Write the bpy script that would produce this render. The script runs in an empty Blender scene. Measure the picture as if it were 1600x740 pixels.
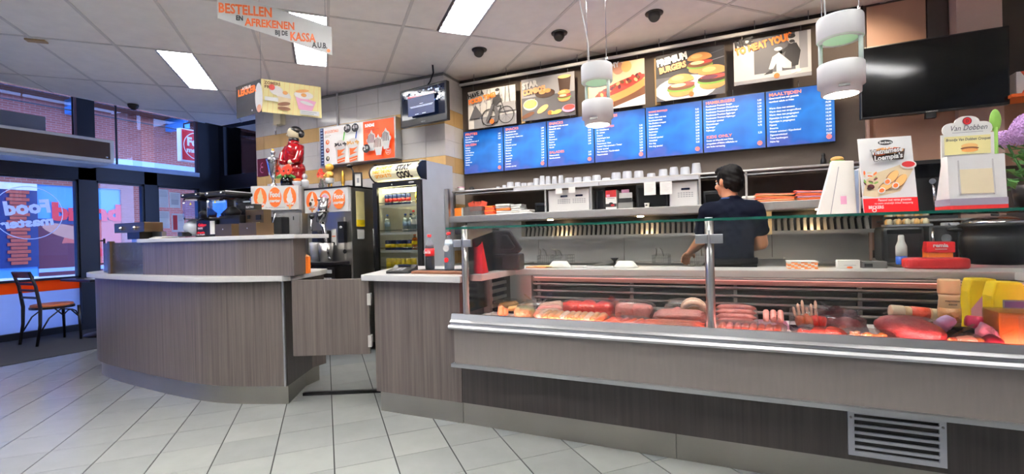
import bpy, bmesh, math, random
from mathutils import Vector, Matrix, Euler
random.seed(7)
SC = bpy.context.scene
COL = SC.collection
PI = math.pi
def srgb(h):
    h = h.lstrip('#'); o = []
    for i in (0, 2, 4):
        v = int(h[i:i+2], 16) / 255
        o.append(v/12.92 if v <= .04045 else ((v+.055)/1.055)**2.4)
    return (*o, 1)
# ---------------------------------------------------------------- camera
cd = bpy.data.cameras.new('camera'); cam = bpy.data.objects.new('camera', cd); COL.objects.link(cam)
YAW, PITCH, ROLL = 0.43799, -0.00404, -0.02534
f = Vector((-math.sin(YAW)*math.cos(PITCH), math.cos(YAW)*math.cos(PITCH), math.sin(PITCH)))
r = Vector((math.cos(YAW), math.sin(YAW), 0)); u = r.cross(f)
r2 = math.cos(ROLL)*r + math.sin(ROLL)*u; u2 = -math.sin(ROLL)*r + math.cos(ROLL)*u
cam.matrix_world = Matrix(((r2.x, u2.x, -f.x, 0), (r2.y, u2.y, -f.y, 0), (r2.z, u2.z, -f.z, 1.2), (0, 0, 0, 1)))
cd.sensor_width = 36; cd.lens = 740.6/1600*36; cd.clip_start = .05; cd.clip_end = 200
SC.camera = cam
# ---------------------------------------------------------------- sky, exposure
SC.view_settings.view_transform = 'Standard'; SC.view_settings.look = 'None'
SC.view_settings.gamma = 1; SC.view_settings.use_curve_mapping = False
SC.view_settings.exposure = 0.05
w = bpy.data.worlds.new('World'); SC.world = w; w.use_nodes = True
bg = w.node_tree.nodes['Background']; bg.inputs[0].default_value = (.31, .46, 1.0, 1); bg.inputs[1].default_value = 7.5
LAMP = dict(troffer=56.0, spot=5.5, meat=250.0, hood=130.0, fridge=26.0, pendant=14.0)

# ---------------------------------------------------------------- materials
MATS = {}
def nodes(name):
    m = bpy.data.materials.new(name); m.use_nodes = True
    nt = m.node_tree; return m, nt, nt.nodes, nt.links, nt.nodes['Principled BSDF']
def pm(name, col, rough=.5, metal=0., var=.08, scale=8., bump=0., bscale=40., coat=0., stretch=(1, 1, 1), emit=0., spec=.5, sheen=0., sub=0.):
    """principled material, colour gently varied by noise; optional bump"""
    m, nt, N, L, P = nodes(name)
    c = srgb(col) if isinstance(col, str) else (*col, 1)
    tc = N.new('ShaderNodeTexCoord'); mp = N.new('ShaderNodeMapping'); mp.inputs['Scale'].default_value = stretch
    L.new(tc.outputs['Object'], mp.inputs[0])
    nz = N.new('ShaderNodeTexNoise'); nz.inputs['Scale'].default_value = scale; nz.inputs['Detail'].default_value = 3
    L.new(mp.outputs[0], nz.inputs['Vector'])
    mx = N.new('ShaderNodeMix'); mx.data_type = 'RGBA'
    L.new(nz.outputs['Fac'], mx.inputs[0])
    mx.inputs[6].default_value = tuple(x*(1-var) for x in c[:3]) + (1,)
    mx.inputs[7].default_value = tuple(min(1, x*(1+var)) for x in c[:3]) + (1,)
    L.new(mx.outputs[2], P.inputs['Base Color'])
    P.inputs['Roughness'].default_value = rough; P.inputs['Metallic'].default_value = metal
    P.inputs['Specular IOR Level'].default_value = spec
    if coat: P.inputs['Coat Weight'].default_value = coat; P.inputs['Coat Roughness'].default_value = .08
    if sub: P.inputs['Subsurface Weight'].default_value = sub; P.inputs['Subsurface Radius'].default_value = (.02, .008, .005)
    if emit:
        L.new(mx.outputs[2], P.inputs['Emission Color']); P.inputs['Emission Strength'].default_value = emit
    if bump:
        n2 = N.new('ShaderNodeTexNoise'); n2.inputs['Scale'].default_value = bscale; n2.inputs['Detail'].default_value = 4
        L.new(mp.outputs[0], n2.inputs['Vector'])
        b = N.new('ShaderNodeBump'); b.inputs['Strength'].default_value = bump; b.inputs['Distance'].default_value = .01
        L.new(n2.outputs['Fac'], b.inputs['Height']); L.new(b.outputs[0], P.inputs['Normal'])
        if coat: L.new(b.outputs[0], P.inputs['Coat Normal'])
    MATS[name] = m; return m
def wood_mat(name, dark, light):
    m, nt, N, L, P = nodes(name)
    tc = N.new('ShaderNodeTexCoord'); mp = N.new('ShaderNodeMapping'); mp.inputs['Scale'].default_value = (55, 55, 1.1)
    L.new(tc.outputs['Object'], mp.inputs[0])
    n1 = N.new('ShaderNodeTexNoise'); n1.inputs['Scale'].default_value = 1.0; n1.inputs['Detail'].default_value = 6; n1.inputs['Roughness'].default_value = .65
    L.new(mp.outputs[0], n1.inputs['Vector'])
    cr = N.new('ShaderNodeValToRGB'); cr.color_ramp.elements[0].position = .3; cr.color_ramp.elements[1].position = .72
    cr.color_ramp.elements[0].color = srgb(dark); cr.color_ramp.elements[1].color = srgb(light)
    L.new(n1.outputs['Fac'], cr.inputs[0]); L.new(cr.outputs[0], P.inputs['Base Color'])
    P.inputs['Roughness'].default_value = .38
    b = N.new('ShaderNodeBump'); b.inputs['Strength'].default_value = .12; b.inputs['Distance'].default_value = .002
    L.new(n1.outputs['Fac'], b.inputs['Height']); L.new(b.outputs[0], P.inputs['Normal'])
    MATS[name] = m
def steel_mat(name, col, rough=.28, stretch=(1, 1, 40)):
    m, nt, N, L, P = nodes(name)
    tc = N.new('ShaderNodeTexCoord'); mp = N.new('ShaderNodeMapping'); mp.inputs['Scale'].default_value = stretch
    L.new(tc.outputs['Object'], mp.inputs[0])
    n1 = N.new('ShaderNodeTexNoise'); n1.inputs['Scale'].default_value = 4; n1.inputs['Detail'].default_value = 4
    L.new(mp.outputs[0], n1.inputs['Vector'])
    mr = N.new('ShaderNodeMapRange'); mr.inputs[3].default_value = rough*.94; mr.inputs[4].default_value = rough*1.08
    L.new(n1.outputs['Fac'], mr.inputs[0]); L.new(mr.outputs[0], P.inputs['Roughness'])
    n2 = N.new('ShaderNodeTexNoise'); n2.inputs['Scale'].default_value = 3
    L.new(tc.outputs['Object'], n2.inputs['Vector'])
    mx = N.new('ShaderNodeMix'); mx.data_type = 'RGBA'; L.new(n2.outputs['Fac'], mx.inputs[0]); c = srgb(col)
    mx.inputs[6].default_value = tuple(x*.88 for x in c[:3])+(1,); mx.inputs[7].default_value = tuple(min(1, x*1.1) for x in c[:3])+(1,)
    L.new(mx.outputs[2], P.inputs['Base Color']); P.inputs['Metallic'].default_value = 1
    MATS[name] = m
def thin_glass(name, tint=(.93, .97, .96), ior=1.45, rough=.0, film=0.):
    """thin pane: straight-through transparency plus fresnel reflection"""
    m, nt, N, L, P = nodes(name); N.remove(P)
    out = [n for n in N if n.type == 'OUTPUT_MATERIAL'][0]
    t = N.new('ShaderNodeBsdfTransparent'); t.inputs[0].default_value = (*tint, 1)
    g = N.new('ShaderNodeBsdfGlossy'); g.inputs['Roughness'].default_value = rough
    fr = N.new('ShaderNodeFresnel'); fr.inputs[0].default_value = ior
    mx = N.new('ShaderNodeMixShader'); fac = fr.outputs[0]
    if film:
        nz = N.new('ShaderNodeTexNoise'); nz.inputs['Scale'].default_value = 42; nz.inputs['Detail'].default_value = 4
        b = N.new('ShaderNodeBump'); b.inputs['Strength'].default_value = 1.0; b.inputs['Distance'].default_value = .01
        L.new(nz.outputs['Fac'], b.inputs['Height']); L.new(b.outputs[0], g.inputs['Normal']); L.new(b.outputs[0], fr.inputs['Normal'])
        ad = N.new('ShaderNodeMath'); ad.operation = 'ADD'; ad.inputs[1].default_value = film; ad.use_clamp = True
        L.new(fac, ad.inputs[0]); fac = ad.outputs[0]
    L.new(fac, mx.inputs[0]); L.new(t.outputs[0], mx.inputs[1]); L.new(g.outputs[0], mx.inputs[2])
    L.new(mx.outputs[0], out.inputs[0]); MATS[name] = m
def translucent_mat(name, col, k=.65):
    m, nt, N, L, P = nodes(name); out = [n for n in N if n.type == 'OUTPUT_MATERIAL'][0]
    nz = N.new('ShaderNodeTexNoise'); nz.inputs['Scale'].default_value = 6; mx = N.new('ShaderNodeMix'); mx.data_type = 'RGBA'; c = srgb(col)
    L.new(nz.outputs['Fac'], mx.inputs[0]); mx.inputs[6].default_value = tuple(v*.93 for v in c[:3])+(1,); mx.inputs[7].default_value = tuple(min(1, v*1.05) for v in c[:3])+(1,)
    t = N.new('ShaderNodeBsdfTranslucent'); L.new(mx.outputs[2], t.inputs[0]); L.new(mx.outputs[2], P.inputs['Base Color']); P.inputs['Roughness'].default_value = .3
    s = N.new('ShaderNodeMixShader'); s.inputs[0].default_value = k; L.new(P.outputs[0], s.inputs[1]); L.new(t.outputs[0], s.inputs[2]); L.new(s.outputs[0], out.inputs[0]); MATS[name] = m
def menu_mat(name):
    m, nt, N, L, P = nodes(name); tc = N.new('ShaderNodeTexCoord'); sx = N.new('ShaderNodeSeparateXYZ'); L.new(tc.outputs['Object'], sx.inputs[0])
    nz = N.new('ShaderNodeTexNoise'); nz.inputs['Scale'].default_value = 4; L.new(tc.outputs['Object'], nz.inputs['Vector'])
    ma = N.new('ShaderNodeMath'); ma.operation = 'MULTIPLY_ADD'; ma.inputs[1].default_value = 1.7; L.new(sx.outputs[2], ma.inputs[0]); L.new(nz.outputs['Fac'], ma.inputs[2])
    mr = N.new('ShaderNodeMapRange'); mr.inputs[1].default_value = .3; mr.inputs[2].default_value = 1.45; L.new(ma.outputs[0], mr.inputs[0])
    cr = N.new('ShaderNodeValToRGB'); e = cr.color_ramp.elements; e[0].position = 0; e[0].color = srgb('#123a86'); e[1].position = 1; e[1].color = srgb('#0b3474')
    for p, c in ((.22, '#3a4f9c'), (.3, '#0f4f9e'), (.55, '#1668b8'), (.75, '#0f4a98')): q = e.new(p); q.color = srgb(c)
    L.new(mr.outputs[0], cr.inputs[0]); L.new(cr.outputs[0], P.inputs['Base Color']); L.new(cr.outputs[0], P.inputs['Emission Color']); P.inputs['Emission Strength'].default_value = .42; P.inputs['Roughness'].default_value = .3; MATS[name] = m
def emit_mat(name, col, s):
    m, nt, N, L, P = nodes(name)
    P.inputs['Base Color'].default_value = (.8, .8, .8, 1)
    P.inputs['Emission Color'].default_value = srgb(col); P.inputs['Emission Strength'].default_value = s
    MATS[name] = m
def brick_mat(name, c1, c2, mortar, scale=1., swap=True):
    m, nt, N, L, P = nodes(name)
    tc = N.new('ShaderNodeTexCoord'); sx = N.new('ShaderNodeSeparateXYZ'); cx = N.new('ShaderNodeCombineXYZ')
    L.new(tc.outputs['Object'], sx.inputs[0])
    ad = N.new('ShaderNodeMath'); ad.operation = 'ADD'; L.new(sx.outputs[0], ad.inputs[0]); L.new(sx.outputs[1], ad.inputs[1])
    L.new(ad.outputs[0], cx.inputs[0]); L.new(sx.outputs[2], cx.inputs[1])
    b = N.new('ShaderNodeTexBrick'); L.new(cx.outputs[0], b.inputs['Vector'])
    b.inputs['Scale'].default_value = scale; b.inputs['Brick Width'].default_value = .22; b.inputs['Row Height'].default_value = .065
    b.inputs['Mortar Size'].default_value = .006; b.inputs['Color1'].default_value = srgb(c1); b.inputs['Color2'].default_value = srgb(c2); b.inputs['Mortar'].default_value = srgb(mortar)
    L.new(b.outputs['Color'], P.inputs['Base Color']); P.inputs['Roughness'].default_value = .85
    bp = N.new('ShaderNodeBump'); bp.inputs['Strength'].default_value = .5; bp.inputs['Distance'].default_value = .01
    L.new(b.outputs['Fac'], bp.inputs['Height']); bp.invert = True; L.new(bp.outputs[0], P.inputs['Normal'])
    MATS[name] = m

def clip(P, x0, x1, y0, y1):
    for ax, lim, sg in ((0, x0, 1), (0, x1, -1), (1, y0, 1), (1, y1, -1)):
        Q = []
        for i in range(len(P)):
            p, q = P[i-1], P[i]; dp, dq = sg*(p[ax]-lim), sg*(q[ax]-lim)
            if dp*dq < 0: t = dp/(dp-dq); Q.append((p[0]+t*(q[0]-p[0]), p[1]+t*(q[1]-p[1])))
            if dq >= 0: Q.append(q)
        P = Q
        if not P: return P
    return P
# ---------------------------------------------------------------- mesh builder
class MB:
    def __init__(s): s.v = []; s.f = []; s.m = []; s.sm = []; s.mats = []; s.cur = 0; s.smooth = False; s.X = Matrix.Identity(4)
    def mat(s, name):
        if name not in s.mats: s.mats.append(name)
        s.cur = s.mats.index(name); return s
    def add(s, vs, fs, smooth=None):
        b = len(s.v); s.v += [s.X @ Vector(p) for p in vs]
        for q in fs:
            s.f.append([b+i for i in q]); s.m.append(s.cur); s.sm.append(s.smooth if smooth is None else smooth)
        return s
    def box(s, x0, x1, y0, y1, z0, z1):
        vs = [(x, y, z) for z in (z0, z1) for y in (y0, y1) for x in (x0, x1)]
        return s.add(vs, [(0, 2, 3, 1), (4, 5, 7, 6), (0, 1, 5, 4), (2, 6, 7, 3), (0, 4, 6, 2), (1, 3, 7, 5)], False)
    def cbox(s, c, d, R=None):
        hx, hy, hz = d[0]/2, d[1]/2, d[2]/2; o = s.X
        s.X = o @ Matrix.Translation(c) @ (R.to_4x4() if R is not None else Matrix.Identity(4))
        s.box(-hx, hx, -hy, hy, -hz, hz); s.X = o; return s
    def prism(s, pts, z0, z1):
        n = len(pts); area = sum(pts[i][0]*pts[(i+1) % n][1]-pts[(i+1) % n][0]*pts[i][1] for i in range(n))
        if area < 0: pts = pts[::-1]
        vs = [(p[0], p[1], z0) for p in pts] + [(p[0], p[1], z1) for p in pts]
        fs = [tuple(range(n-1, -1, -1)), tuple(range(n, 2*n))] + [(i, (i+1) % n, n+(i+1) % n, n+i) for i in range(n)]
        return s.add(vs, fs, False)
    def wall(s, pts, z0, z1, t=.004):
        """strip following a polyline with thickness t"""
        n = len(pts); L = []
        for i, p in enumerate(pts):
            a = Vector(pts[max(0, i-1)]); b = Vector(pts[min(n-1, i+1)]); d = (b-a).normalized(); L.append((p[0]-d.y*t, p[1]+d.x*t))
        vs = []
        for p, q in zip(pts, L): vs += [(p[0], p[1], z0), (p[0], p[1], z1), (q[0], q[1], z0), (q[0], q[1], z1)]
        fs = []
        for i in range(n-1):
            a = 4*i; b = a+4; fs += [(a, b, b+1, a+1), (a+2, a+3, b+3, b+2), (a+1, b+1, b+3, a+3), (a, a+2, b+2, b)]
        e = 4*(n-1); fs += [(0, 1, 3, 2), (e, e+2, e+3, e+1)]
        return s.add(vs, fs, False)
    def profx(s, prof, x0, x1):
        """(y,z) outline extruded along x"""
        n = len(prof); vs = [(x0, a, b) for a, b in prof]+[(x1, a, b) for a, b in prof]
        fs = [tuple(range(n)), tuple(range(2*n-1, n-1, -1))]+[(i, n+i, n+(i+1) % n, (i+1) % n) for i in range(n)]
        return s.add(vs, fs, False)
    def profy(s, prof, y0, y1):
        """(x,z) outline extruded along y"""
        n = len(prof); vs = [(a, y0, b) for a, b in prof]+[(a, y1, b) for a, b in prof]
        fs = [tuple(range(n)), tuple(range(2*n-1, n-1, -1))]+[(i, n+i, n+(i+1) % n, (i+1) % n) for i in range(n)]
        return s.add(vs, fs, False)
    def cyl(s, p0, p1, r0, r1=None, n=16, caps=True):
        r1 = r0 if r1 is None else r1
        p0, p1 = Vector(p0), Vector(p1); d = (p1-p0).normalized(); a = d.orthogonal().normalized(); b = d.cross(a)
        vs = []
        for p, rr in ((p0, r0), (p1, r1)):
            vs += [p + rr*(math.cos(2*PI*i/n)*a+math.sin(2*PI*i/n)*b) for i in range(n)]
        s.add(vs, [(i, (i+1) % n, n+(i+1) % n, n+i) for i in range(n)], n > 6)
        if caps: s.add(vs[:n], [tuple(range(n-1, -1, -1))], False); s.add(vs[n:], [tuple(range(n))], False)
        return s
    def lathe(s, prof, c=(0, 0, 0), n=20, sx=1, sy=1):
        """(radius,z) profile spun about z"""
        vs = []; k = len(prof)
        for rr, z in prof: vs += [(c[0]+sx*rr*math.cos(2*PI*i/n), c[1]+sy*rr*math.sin(2*PI*i/n), c[2]+z) for i in range(n)]
        fs = [(j*n+i, j*n+(i+1) % n, (j+1)*n+(i+1) % n, (j+1)*n+i) for j in range(k-1) for i in range(n)]
        s.add(vs, fs, True)
        if prof[0][0] > 1e-4: s.add(vs[:n], [tuple(range(n-1, -1, -1))], False)
        if prof[-1][0] > 1e-4: s.add(vs[-n:], [tuple(range(n))], False)
        return s
    def ell(s, c, rad, n=14, k=9, R=None, fn=None):
        vs = []; o = s.X
        s.X = o @ Matrix.Translation(c) @ (R.to_4x4() if R is not None else Matrix.Identity(4))
        for j in range(k+1):
            t = PI*j/k
            for i in range(n):
                a = 2*PI*i/n; p = Vector((rad[0]*math.sin(t)*math.cos(a), rad[1]*math.sin(t)*math.sin(a), -rad[2]*math.cos(t)))
                vs.append(fn(p) if fn else p)
        s.add(vs, [(j*n+i, j*n+(i+1) % n, (j+1)*n+(i+1) % n, (j+1)*n+i) for j in range(k) for i in range(n)], True)
        s.X = o; return s
    def tube(s, pts, rad, n=8):
        pts = [Vector(p) for p in pts]; k = len(pts); rads = rad if isinstance(rad, (list, tuple)) else [rad]*k
        d0 = (pts[1]-pts[0]).normalized(); a = d0.orthogonal().normalized(); vs = []
        for j, p in enumerate(pts):
            d = (pts[min(k-1, j+1)]-pts[max(0, j-1)]).normalized(); a = (a-d*a.dot(d)).normalized(); b = d.cross(a)
            vs += [p+rads[j]*(math.cos(2*PI*i/n)*a+math.sin(2*PI*i/n)*b) for i in range(n)]
        fs = [(j*n+i, j*n+(i+1) % n, (j+1)*n+(i+1) % n, (j+1)*n+i) for j in range(k-1) for i in range(n)]
        s.add(vs, fs+[tuple(range(n-1, -1, -1)), tuple(range((k-1)*n, k*n))], True)
        return s
    def obj(s, name, parent=None, mat=None, bevel=0., loc=None, rot=None, label=None, cat=None, group=None, kind=None, seg=2):
        if mat and not s.mats: s.mats = [mat]
        me = bpy.data.meshes.new(name); me.from_pydata([tuple(p) for p in s.v], [], s.f)
        for mm in s.mats: me.materials.append(MATS[mm])
        me.polygons.foreach_set('material_index', s.m); me.polygons.foreach_set('use_smooth', s.sm)
        bm = bmesh.new(); bm.from_mesh(me)
        bmesh.ops.remove_doubles(bm, verts=bm.verts, dist=1e-6)
        bmesh.ops.recalc_face_normals(bm, faces=bm.faces)
        if bevel:
            es = [e for e in bm.edges if len(e.link_faces) == 2 and e.calc_face_angle(0) > .6]
            bmesh.ops.bevel(bm, geom=es, offset=bevel, segments=seg, affect='EDGES', profile=.6, clamp_overlap=True)
        bm.to_mesh(me); bm.free(); me.update()
        return link(name, me, parent, loc, rot, label, cat, group, kind)
def link(name, me, parent=None, loc=None, rot=None, label=None, cat=None, group=None, kind=None):
    o = bpy.data.objects.new(name, me); COL.objects.link(o)
    if parent: o.parent = parent
    if loc: o.location = loc
    if rot: o.rotation_euler = rot
    tag(o, label, cat, group, kind); return o
def tag(o, label=None, cat=None, group=None, kind=None):
    for k, v in (('label', label), ('category', cat), ('group', group), ('kind', kind)):
        if v: o[k] = v
    return o
def root(name, label, cat, loc=(0, 0, 0), rz=0., group=None, rot=None):
    o = bpy.data.objects.new(name, None); COL.objects.link(o); o.empty_display_size = .1
    o.location = loc; o.rotation_euler = rot if rot else (0, 0, rz); return tag(o, label, cat, group)
def dup(src, loc=None, rz=None, label=None, scale=None, group=None):
    def cp(o, par):
        c = o.copy(); COL.objects.link(c)
        if par: c.parent = par
        for ch in list(o.children):
            cp(ch, c)
        return c
    c = cp(src, None)
    if loc: c.location = loc
    if rz is not None: c.rotation_euler = (0, 0, rz)
    if scale: c.scale = scale
    return tag(c, label, None, group)
def B(x0, x1, y0, y1, z0, z1, mat): return MB().mat(mat).box(x0, x1, y0, y1, z0, z1)

_txt = {}
def text_mesh(s, bold=0., spacing=1., line=1., align='LEFT', shear=0.):
    cu = bpy.data.curves.new('lettering', 'FONT'); cu.body = s; cu.offset = bold; cu.space_character = spacing; cu.space_line = line
    cu.align_x = align; cu.resolution_u = 2; cu.size = 1; cu.shear = shear
    o = bpy.data.objects.new('lettering', cu); COL.objects.link(o)
    dg = bpy.context.evaluated_depsgraph_get(); me = bpy.data.meshes.new_from_object(o.evaluated_get(dg))
    bpy.data.objects.remove(o); bpy.data.curves.remove(cu); return me
class Art:
    """flat print on a vertical board: x right, z up, the board faces -y; layers stand a fraction of a millimetre proud"""
    def __init__(s, y=0., dy=.0005, lim=None): s.mb = MB(); s.y = y; s.dy = dy; s.k = 0; s.lim = lim
    def nx(s): s.k += 1; return s.y - s.k*s.dy
    def poly(s, pts, mat):
        y = s.nx(); s.mb.mat(mat)
        if s.lim: pts = clip(list(pts), *s.lim)
        n = len(pts)
        if n > 2: s.mb.add([(p[0], y, p[1]) for p in pts], [tuple(range(n))], False)
        return s
    def rect(s, x0, x1, z0, z1, mat): return s.poly([(x0, z0), (x1, z0), (x1, z1), (x0, z1)], mat)
    def ell(s, cx, cz, rx, rz, mat, rot=0., n=22, a0=0., a1=2*PI):
        full = a1-a0 > 6.28; m = n if full else n+1; c, q = math.cos(rot), math.sin(rot); P = []
        for i in range(m):
            t = a0+(a1-a0)*i/n; x, z = rx*math.cos(t), rz*math.sin(t); P.append((cx+c*x-q*z, cz+q*x+c*z))
        return s.poly(P, mat)
    def ring(s, cx, cz, r0, r1, mat, n=24):
        y = s.nx(); s.mb.mat(mat)
        vs = [(cx+rr*math.cos(2*PI*i/n), y, cz+rr*math.sin(2*PI*i/n)) for rr in (r0, r1) for i in range(n)]
        s.mb.add(vs, [(i, (i+1) % n, n+(i+1) % n, n+i) for i in range(n)], False); return s
    def line(s, pts, wd, mat):
        for (a, b), (c, d) in zip(pts, pts[1:]):
            L = math.hypot(c-a, d-b) or 1; px, pz = -(d-b)/L*wd/2, (c-a)/L*wd/2
            s.poly([(a+px, b+pz), (c+px, d+pz), (c-px, d-pz), (a-px, b-pz)], mat); s.k -= 1
        s.k += 1; return s
    def text(s, t, x, z, h, mat, wd=None, bold=.03, align='LEFT', rot=0., xs=1., shear=0., line=1., mirror=False, spacing=1.):
        me = text_mesh(t, bold, spacing, line, align, shear); y = s.nx(); k = h/.73
        xsx = xs*k
        if wd:
            X = [v.co.x for v in me.vertices]
            if X: xsx = wd/max(1e-6, max(X)-min(X))
        if mirror: xsx = -xsx
        c, q = math.cos(rot), math.sin(rot); s.mb.mat(mat); vs = []
        for v in me.vertices:
            a, b = v.co.x*xsx, v.co.y*k; vs.append((x+c*a-q*b, y, z+q*a+c*b))
        s.mb.add(vs, [tuple(p.vertices) for p in me.polygons], False); bpy.data.meshes.remove(me); return s
    def obj(s, name, parent=None, **k): return s.mb.obj(name, parent, **({'kind': 'stuff'} if parent and name in ('lettering', 'print', 'printed_picture', 'screen') else {}), **k)
# ---------------------------------------------------------------- palette
for a in [('tile_white', '#8f9290', .22), ('tile_white_b', '#8a8d8b', .25), ('tile_white_c', '#949794', .2), ('ceil_panel', '#f0eae0', .85), ('ceil_bar', '#d5cfc5', .6),
          ('wtile_white', '#cfcbc6', .12), ('wtile_beige', '#c2a06c', .15), ('taupe', '#574c44', .7), ('taupe_dark', '#4a3f39', .7), ('tan_panel', '#a8895c', .6), ('brown_panel', '#aa8068', .5), ('mauve_panel', '#c8a898', .55),
          ('frame_dark', '#12141c', .4), ('black', '#0b0b0d', .4), ('black_gloss', '#050506', .08), ('black_rubber', '#111113', .7), ('charcoal', '#2a2a2d', .45), ('grey', '#8a8a8c', .5), ('lightgrey', '#b9bbbf', .45), ('white', '#dededc', .4), ('white_gloss', '#e8e8e8', .15), ('white_top', '#cfcdca', .3),
          ('cream', '#dccfae', .6), ('paper', '#e6e4de', .8), ('orange', '#e2641e', .5), ('orange_bright', '#f47a1f', .5), ('band_orange', '#ff5a0a', .4), ('orange_pale', '#e8a06c', .6), ('red', '#b01c20', .4), ('red_gloss', '#8e0f16', .12), ('red_bright', '#d8141c', .35), ('maroon', '#5a1028', .4),
          ('blue', '#1d4fae', .4), ('blue_dark', '#10275e', .4), ('blue_pale', '#9db4d4', .5), ('skyblue_board', '#4e9be0', .4), ('yellow', '#ecca1c', .35), ('yellow_pale', '#e8dc9c', .5), ('green', '#2f7a3a', .5), ('green_bright', '#58b44a', .5), ('pink', '#d79ab8', .5), ('pink_hot', '#d8335e', .4), ('lilac', '#c7a0cf', .6), ('purple', '#6e4a80', .5),
          ('skin_art', '#c08a70', .6), ('brown', '#6b3f22', .6), ('brown_dark', '#3a2315', .6), ('bun', '#c98a48', .5), ('bun_light', '#e2b06c', .5), ('lettuce', '#6f9a3c', .6), ('tomato', '#b8372c', .5), ('beige', '#d8c4a0', .6), ('gold', '#b98a2e', .3), ('fries', '#e0b455', .6),
          ('g1', '#26262a', .6), ('g2', '#55555a', .6), ('g3', '#8b8b8f', .6), ('g4', '#bdbcbb', .6), ('g5', '#e0dedb', .6), ('fridge_white', '#b9bfca', .35), ('carpet', '#2b2d33', .95), ('concrete', '#9a9a98', .9), ('asphalt', '#b4b4b0', .95), ('spandrel', '#a9b9cf', .5),
          ('grout', '#1f1f20', .9), ('grout_wall', '#7f7c77', .8), ('cloth_navy', '#090e1c', .95), ('cloth_black', '#07070b', .95), ('collar_blue', '#28508c', .8), ('hair', '#0a0807', .55), ('chair_wood', '#14100f', .35), ('seat_orange', '#b4643c', .4), ('cup_white', '#aeb3bd', .3), ('hinge', '#b5b2ae', .4), ('green_glow_plastic', '#c9d6cb', .3), ('mayo', '#e2b98c', .35), ('mayo_pale', '#ead3b4', .35), ('cheese', '#d08a2c', .3), ('cheese_cut', '#b38a44', .4), ('cola', '#140605', .05), ('water_body', '#cfe0ea', .05), ('fluff_white', '#e9e4e0', .5)]:
    pm(a[0], a[1], a[2])
pm('lip_reflected_red', '#9a7f78', .35); pm('strip_grey', '#85808f', .5)
pm('brick_red', '#b0503c', .8, var=.15)
for _n in ('cloth_navy', 'cloth_black', 'hair'): MATS[_n].node_tree.nodes['Principled BSDF'].inputs['Specular IOR Level'].default_value = .12
pm('face_art', '#c8604e', .6)
pm('skin', '#b9805e', .5, var=.05, sub=.1)
pm('apron_metal', '#7c7570', .45, .35, var=.1, scale=60, stretch=(1, 1, .12))
for nm, c in (('sausage_pink', '#e28a80'), ('sausage_pale', '#dfb49a'), ('croquette', '#d2905a'), ('meat_red', '#e02a16'), ('meat_orange', '#cc5c28'), ('frik_brown', '#a8502e'), ('mince', '#dc7a70'), ('ham', '#b4565c'), ('patty', '#dc4a2c'), ('chips', '#d8aa58'), ('roll_tan', '#c89452'), ('veg', '#a9ac78')):
    pm(nm, c, .4, var=.22, scale=25, bump=.6, bscale=60, coat=.9)
pm('foliage', '#3c6e2e', .6, var=.4, scale=20); pm('petal', '#b98fc4', .6, var=.25, scale=30); pm('petal_red', '#d63a1c', .6, var=.2); pm('petal_orange', '#e0701c', .6, var=.2)
pm('stall_blue_panel', '#4c94dc', .35); menu_mat('menu_blue_dark')
pm('lettering_white', '#f2f4f8', .4, emit=.55); pm('lettering_coral', '#f07a5a', .4, emit=.55)
pm('lightbox_white', '#e9e6e0', .4, emit=.45); pm('lightbox_orange', '#e04d1e', .4, emit=.35); pm('banner_cream', '#f0e6c4', .4, emit=.35); pm('banner_gold', '#e0a030', .4, emit=.35)
pm('screen_dark', '#0a1226', .1, emit=.5); pm('screen_blue', '#4a78c0', .1, emit=.7); pm('screen_white', '#d0dcf0', .1, emit=.7); pm('screen_red', '#c02a3a', .1, emit=.7)
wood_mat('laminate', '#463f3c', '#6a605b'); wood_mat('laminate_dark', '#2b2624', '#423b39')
steel_mat('steel', '#c4c2be', .36); steel_mat('steel_h', '#c4c2be', .34, (40, 40, 1)); steel_mat('steel_dull', '#8f8d8a', .42); steel_mat('chrome', '#d6d6d8', .1, (1, 1, 1)); steel_mat('kick', '#a7a49c', .4, (1, 1, 6)); steel_mat('alu', '#b9bbbd', .35, (1, 1, 30)); steel_mat('bronze', '#7a6650', .35); steel_mat('trophy_silver', '#c9c9cc', .15, (1, 1, 1)); steel_mat('gold_metal', '#b08a3c', .3, (1, 1, 1))
steel_mat('darksteel', '#4a4846', .4)
translucent_mat('sticker_white', '#e8ecf4'); translucent_mat('spandrel_glass', '#cfdcf0'); translucent_mat('orange_glass', '#ff6a10')
thin_glass('glass', (.96, .985, .975)); thin_glass('glass_window', (.93, .96, 1.)); thin_glass('glass_frost', (.80, .86, .92), rough=.15, film=.06); thin_glass('film', (.985, .97, .975), ior=1.18, rough=.08, film=.02); thin_glass('tank_plastic', (.86, .9, .95)); thin_glass('cup_plastic', (.85, .87, .9), film=.25); thin_glass('bottle_clear', (.9, .94, .96), film=.06); pm('red_acrylic', '#e4283a', .2); thin_glass('film_purple', (.75, .6, .7), rough=.12, film=.08); thin_glass('tub_smoke', (.55, .53, .53), rough=.2, film=.15)
pm('glass_edge', '#0f4a3e', .15)
emit_mat('lamp_troffer', '#f4f7ff', LAMP['troffer']); emit_mat('lamp_spot', '#ffd9a8', LAMP['spot']); emit_mat('lamp_meat', '#ff8680', LAMP['meat']); emit_mat('lamp_lip', '#ff9890', 2.5); emit_mat('lamp_hood', '#ffd39a', LAMP['hood']); emit_mat('lamp_fridge', '#fff0b8', LAMP['fridge']); emit_mat('lamp_pendant', '#fff1d8', LAMP['pendant']); emit_mat('lamp_green', '#2dff4a', .22)
brick_mat('brick_far', '#94503f', '#a35a49', '#a5887a', 1.35); brick_mat('brick_near', '#5e3028', '#74392e', '#8a8078')

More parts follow.
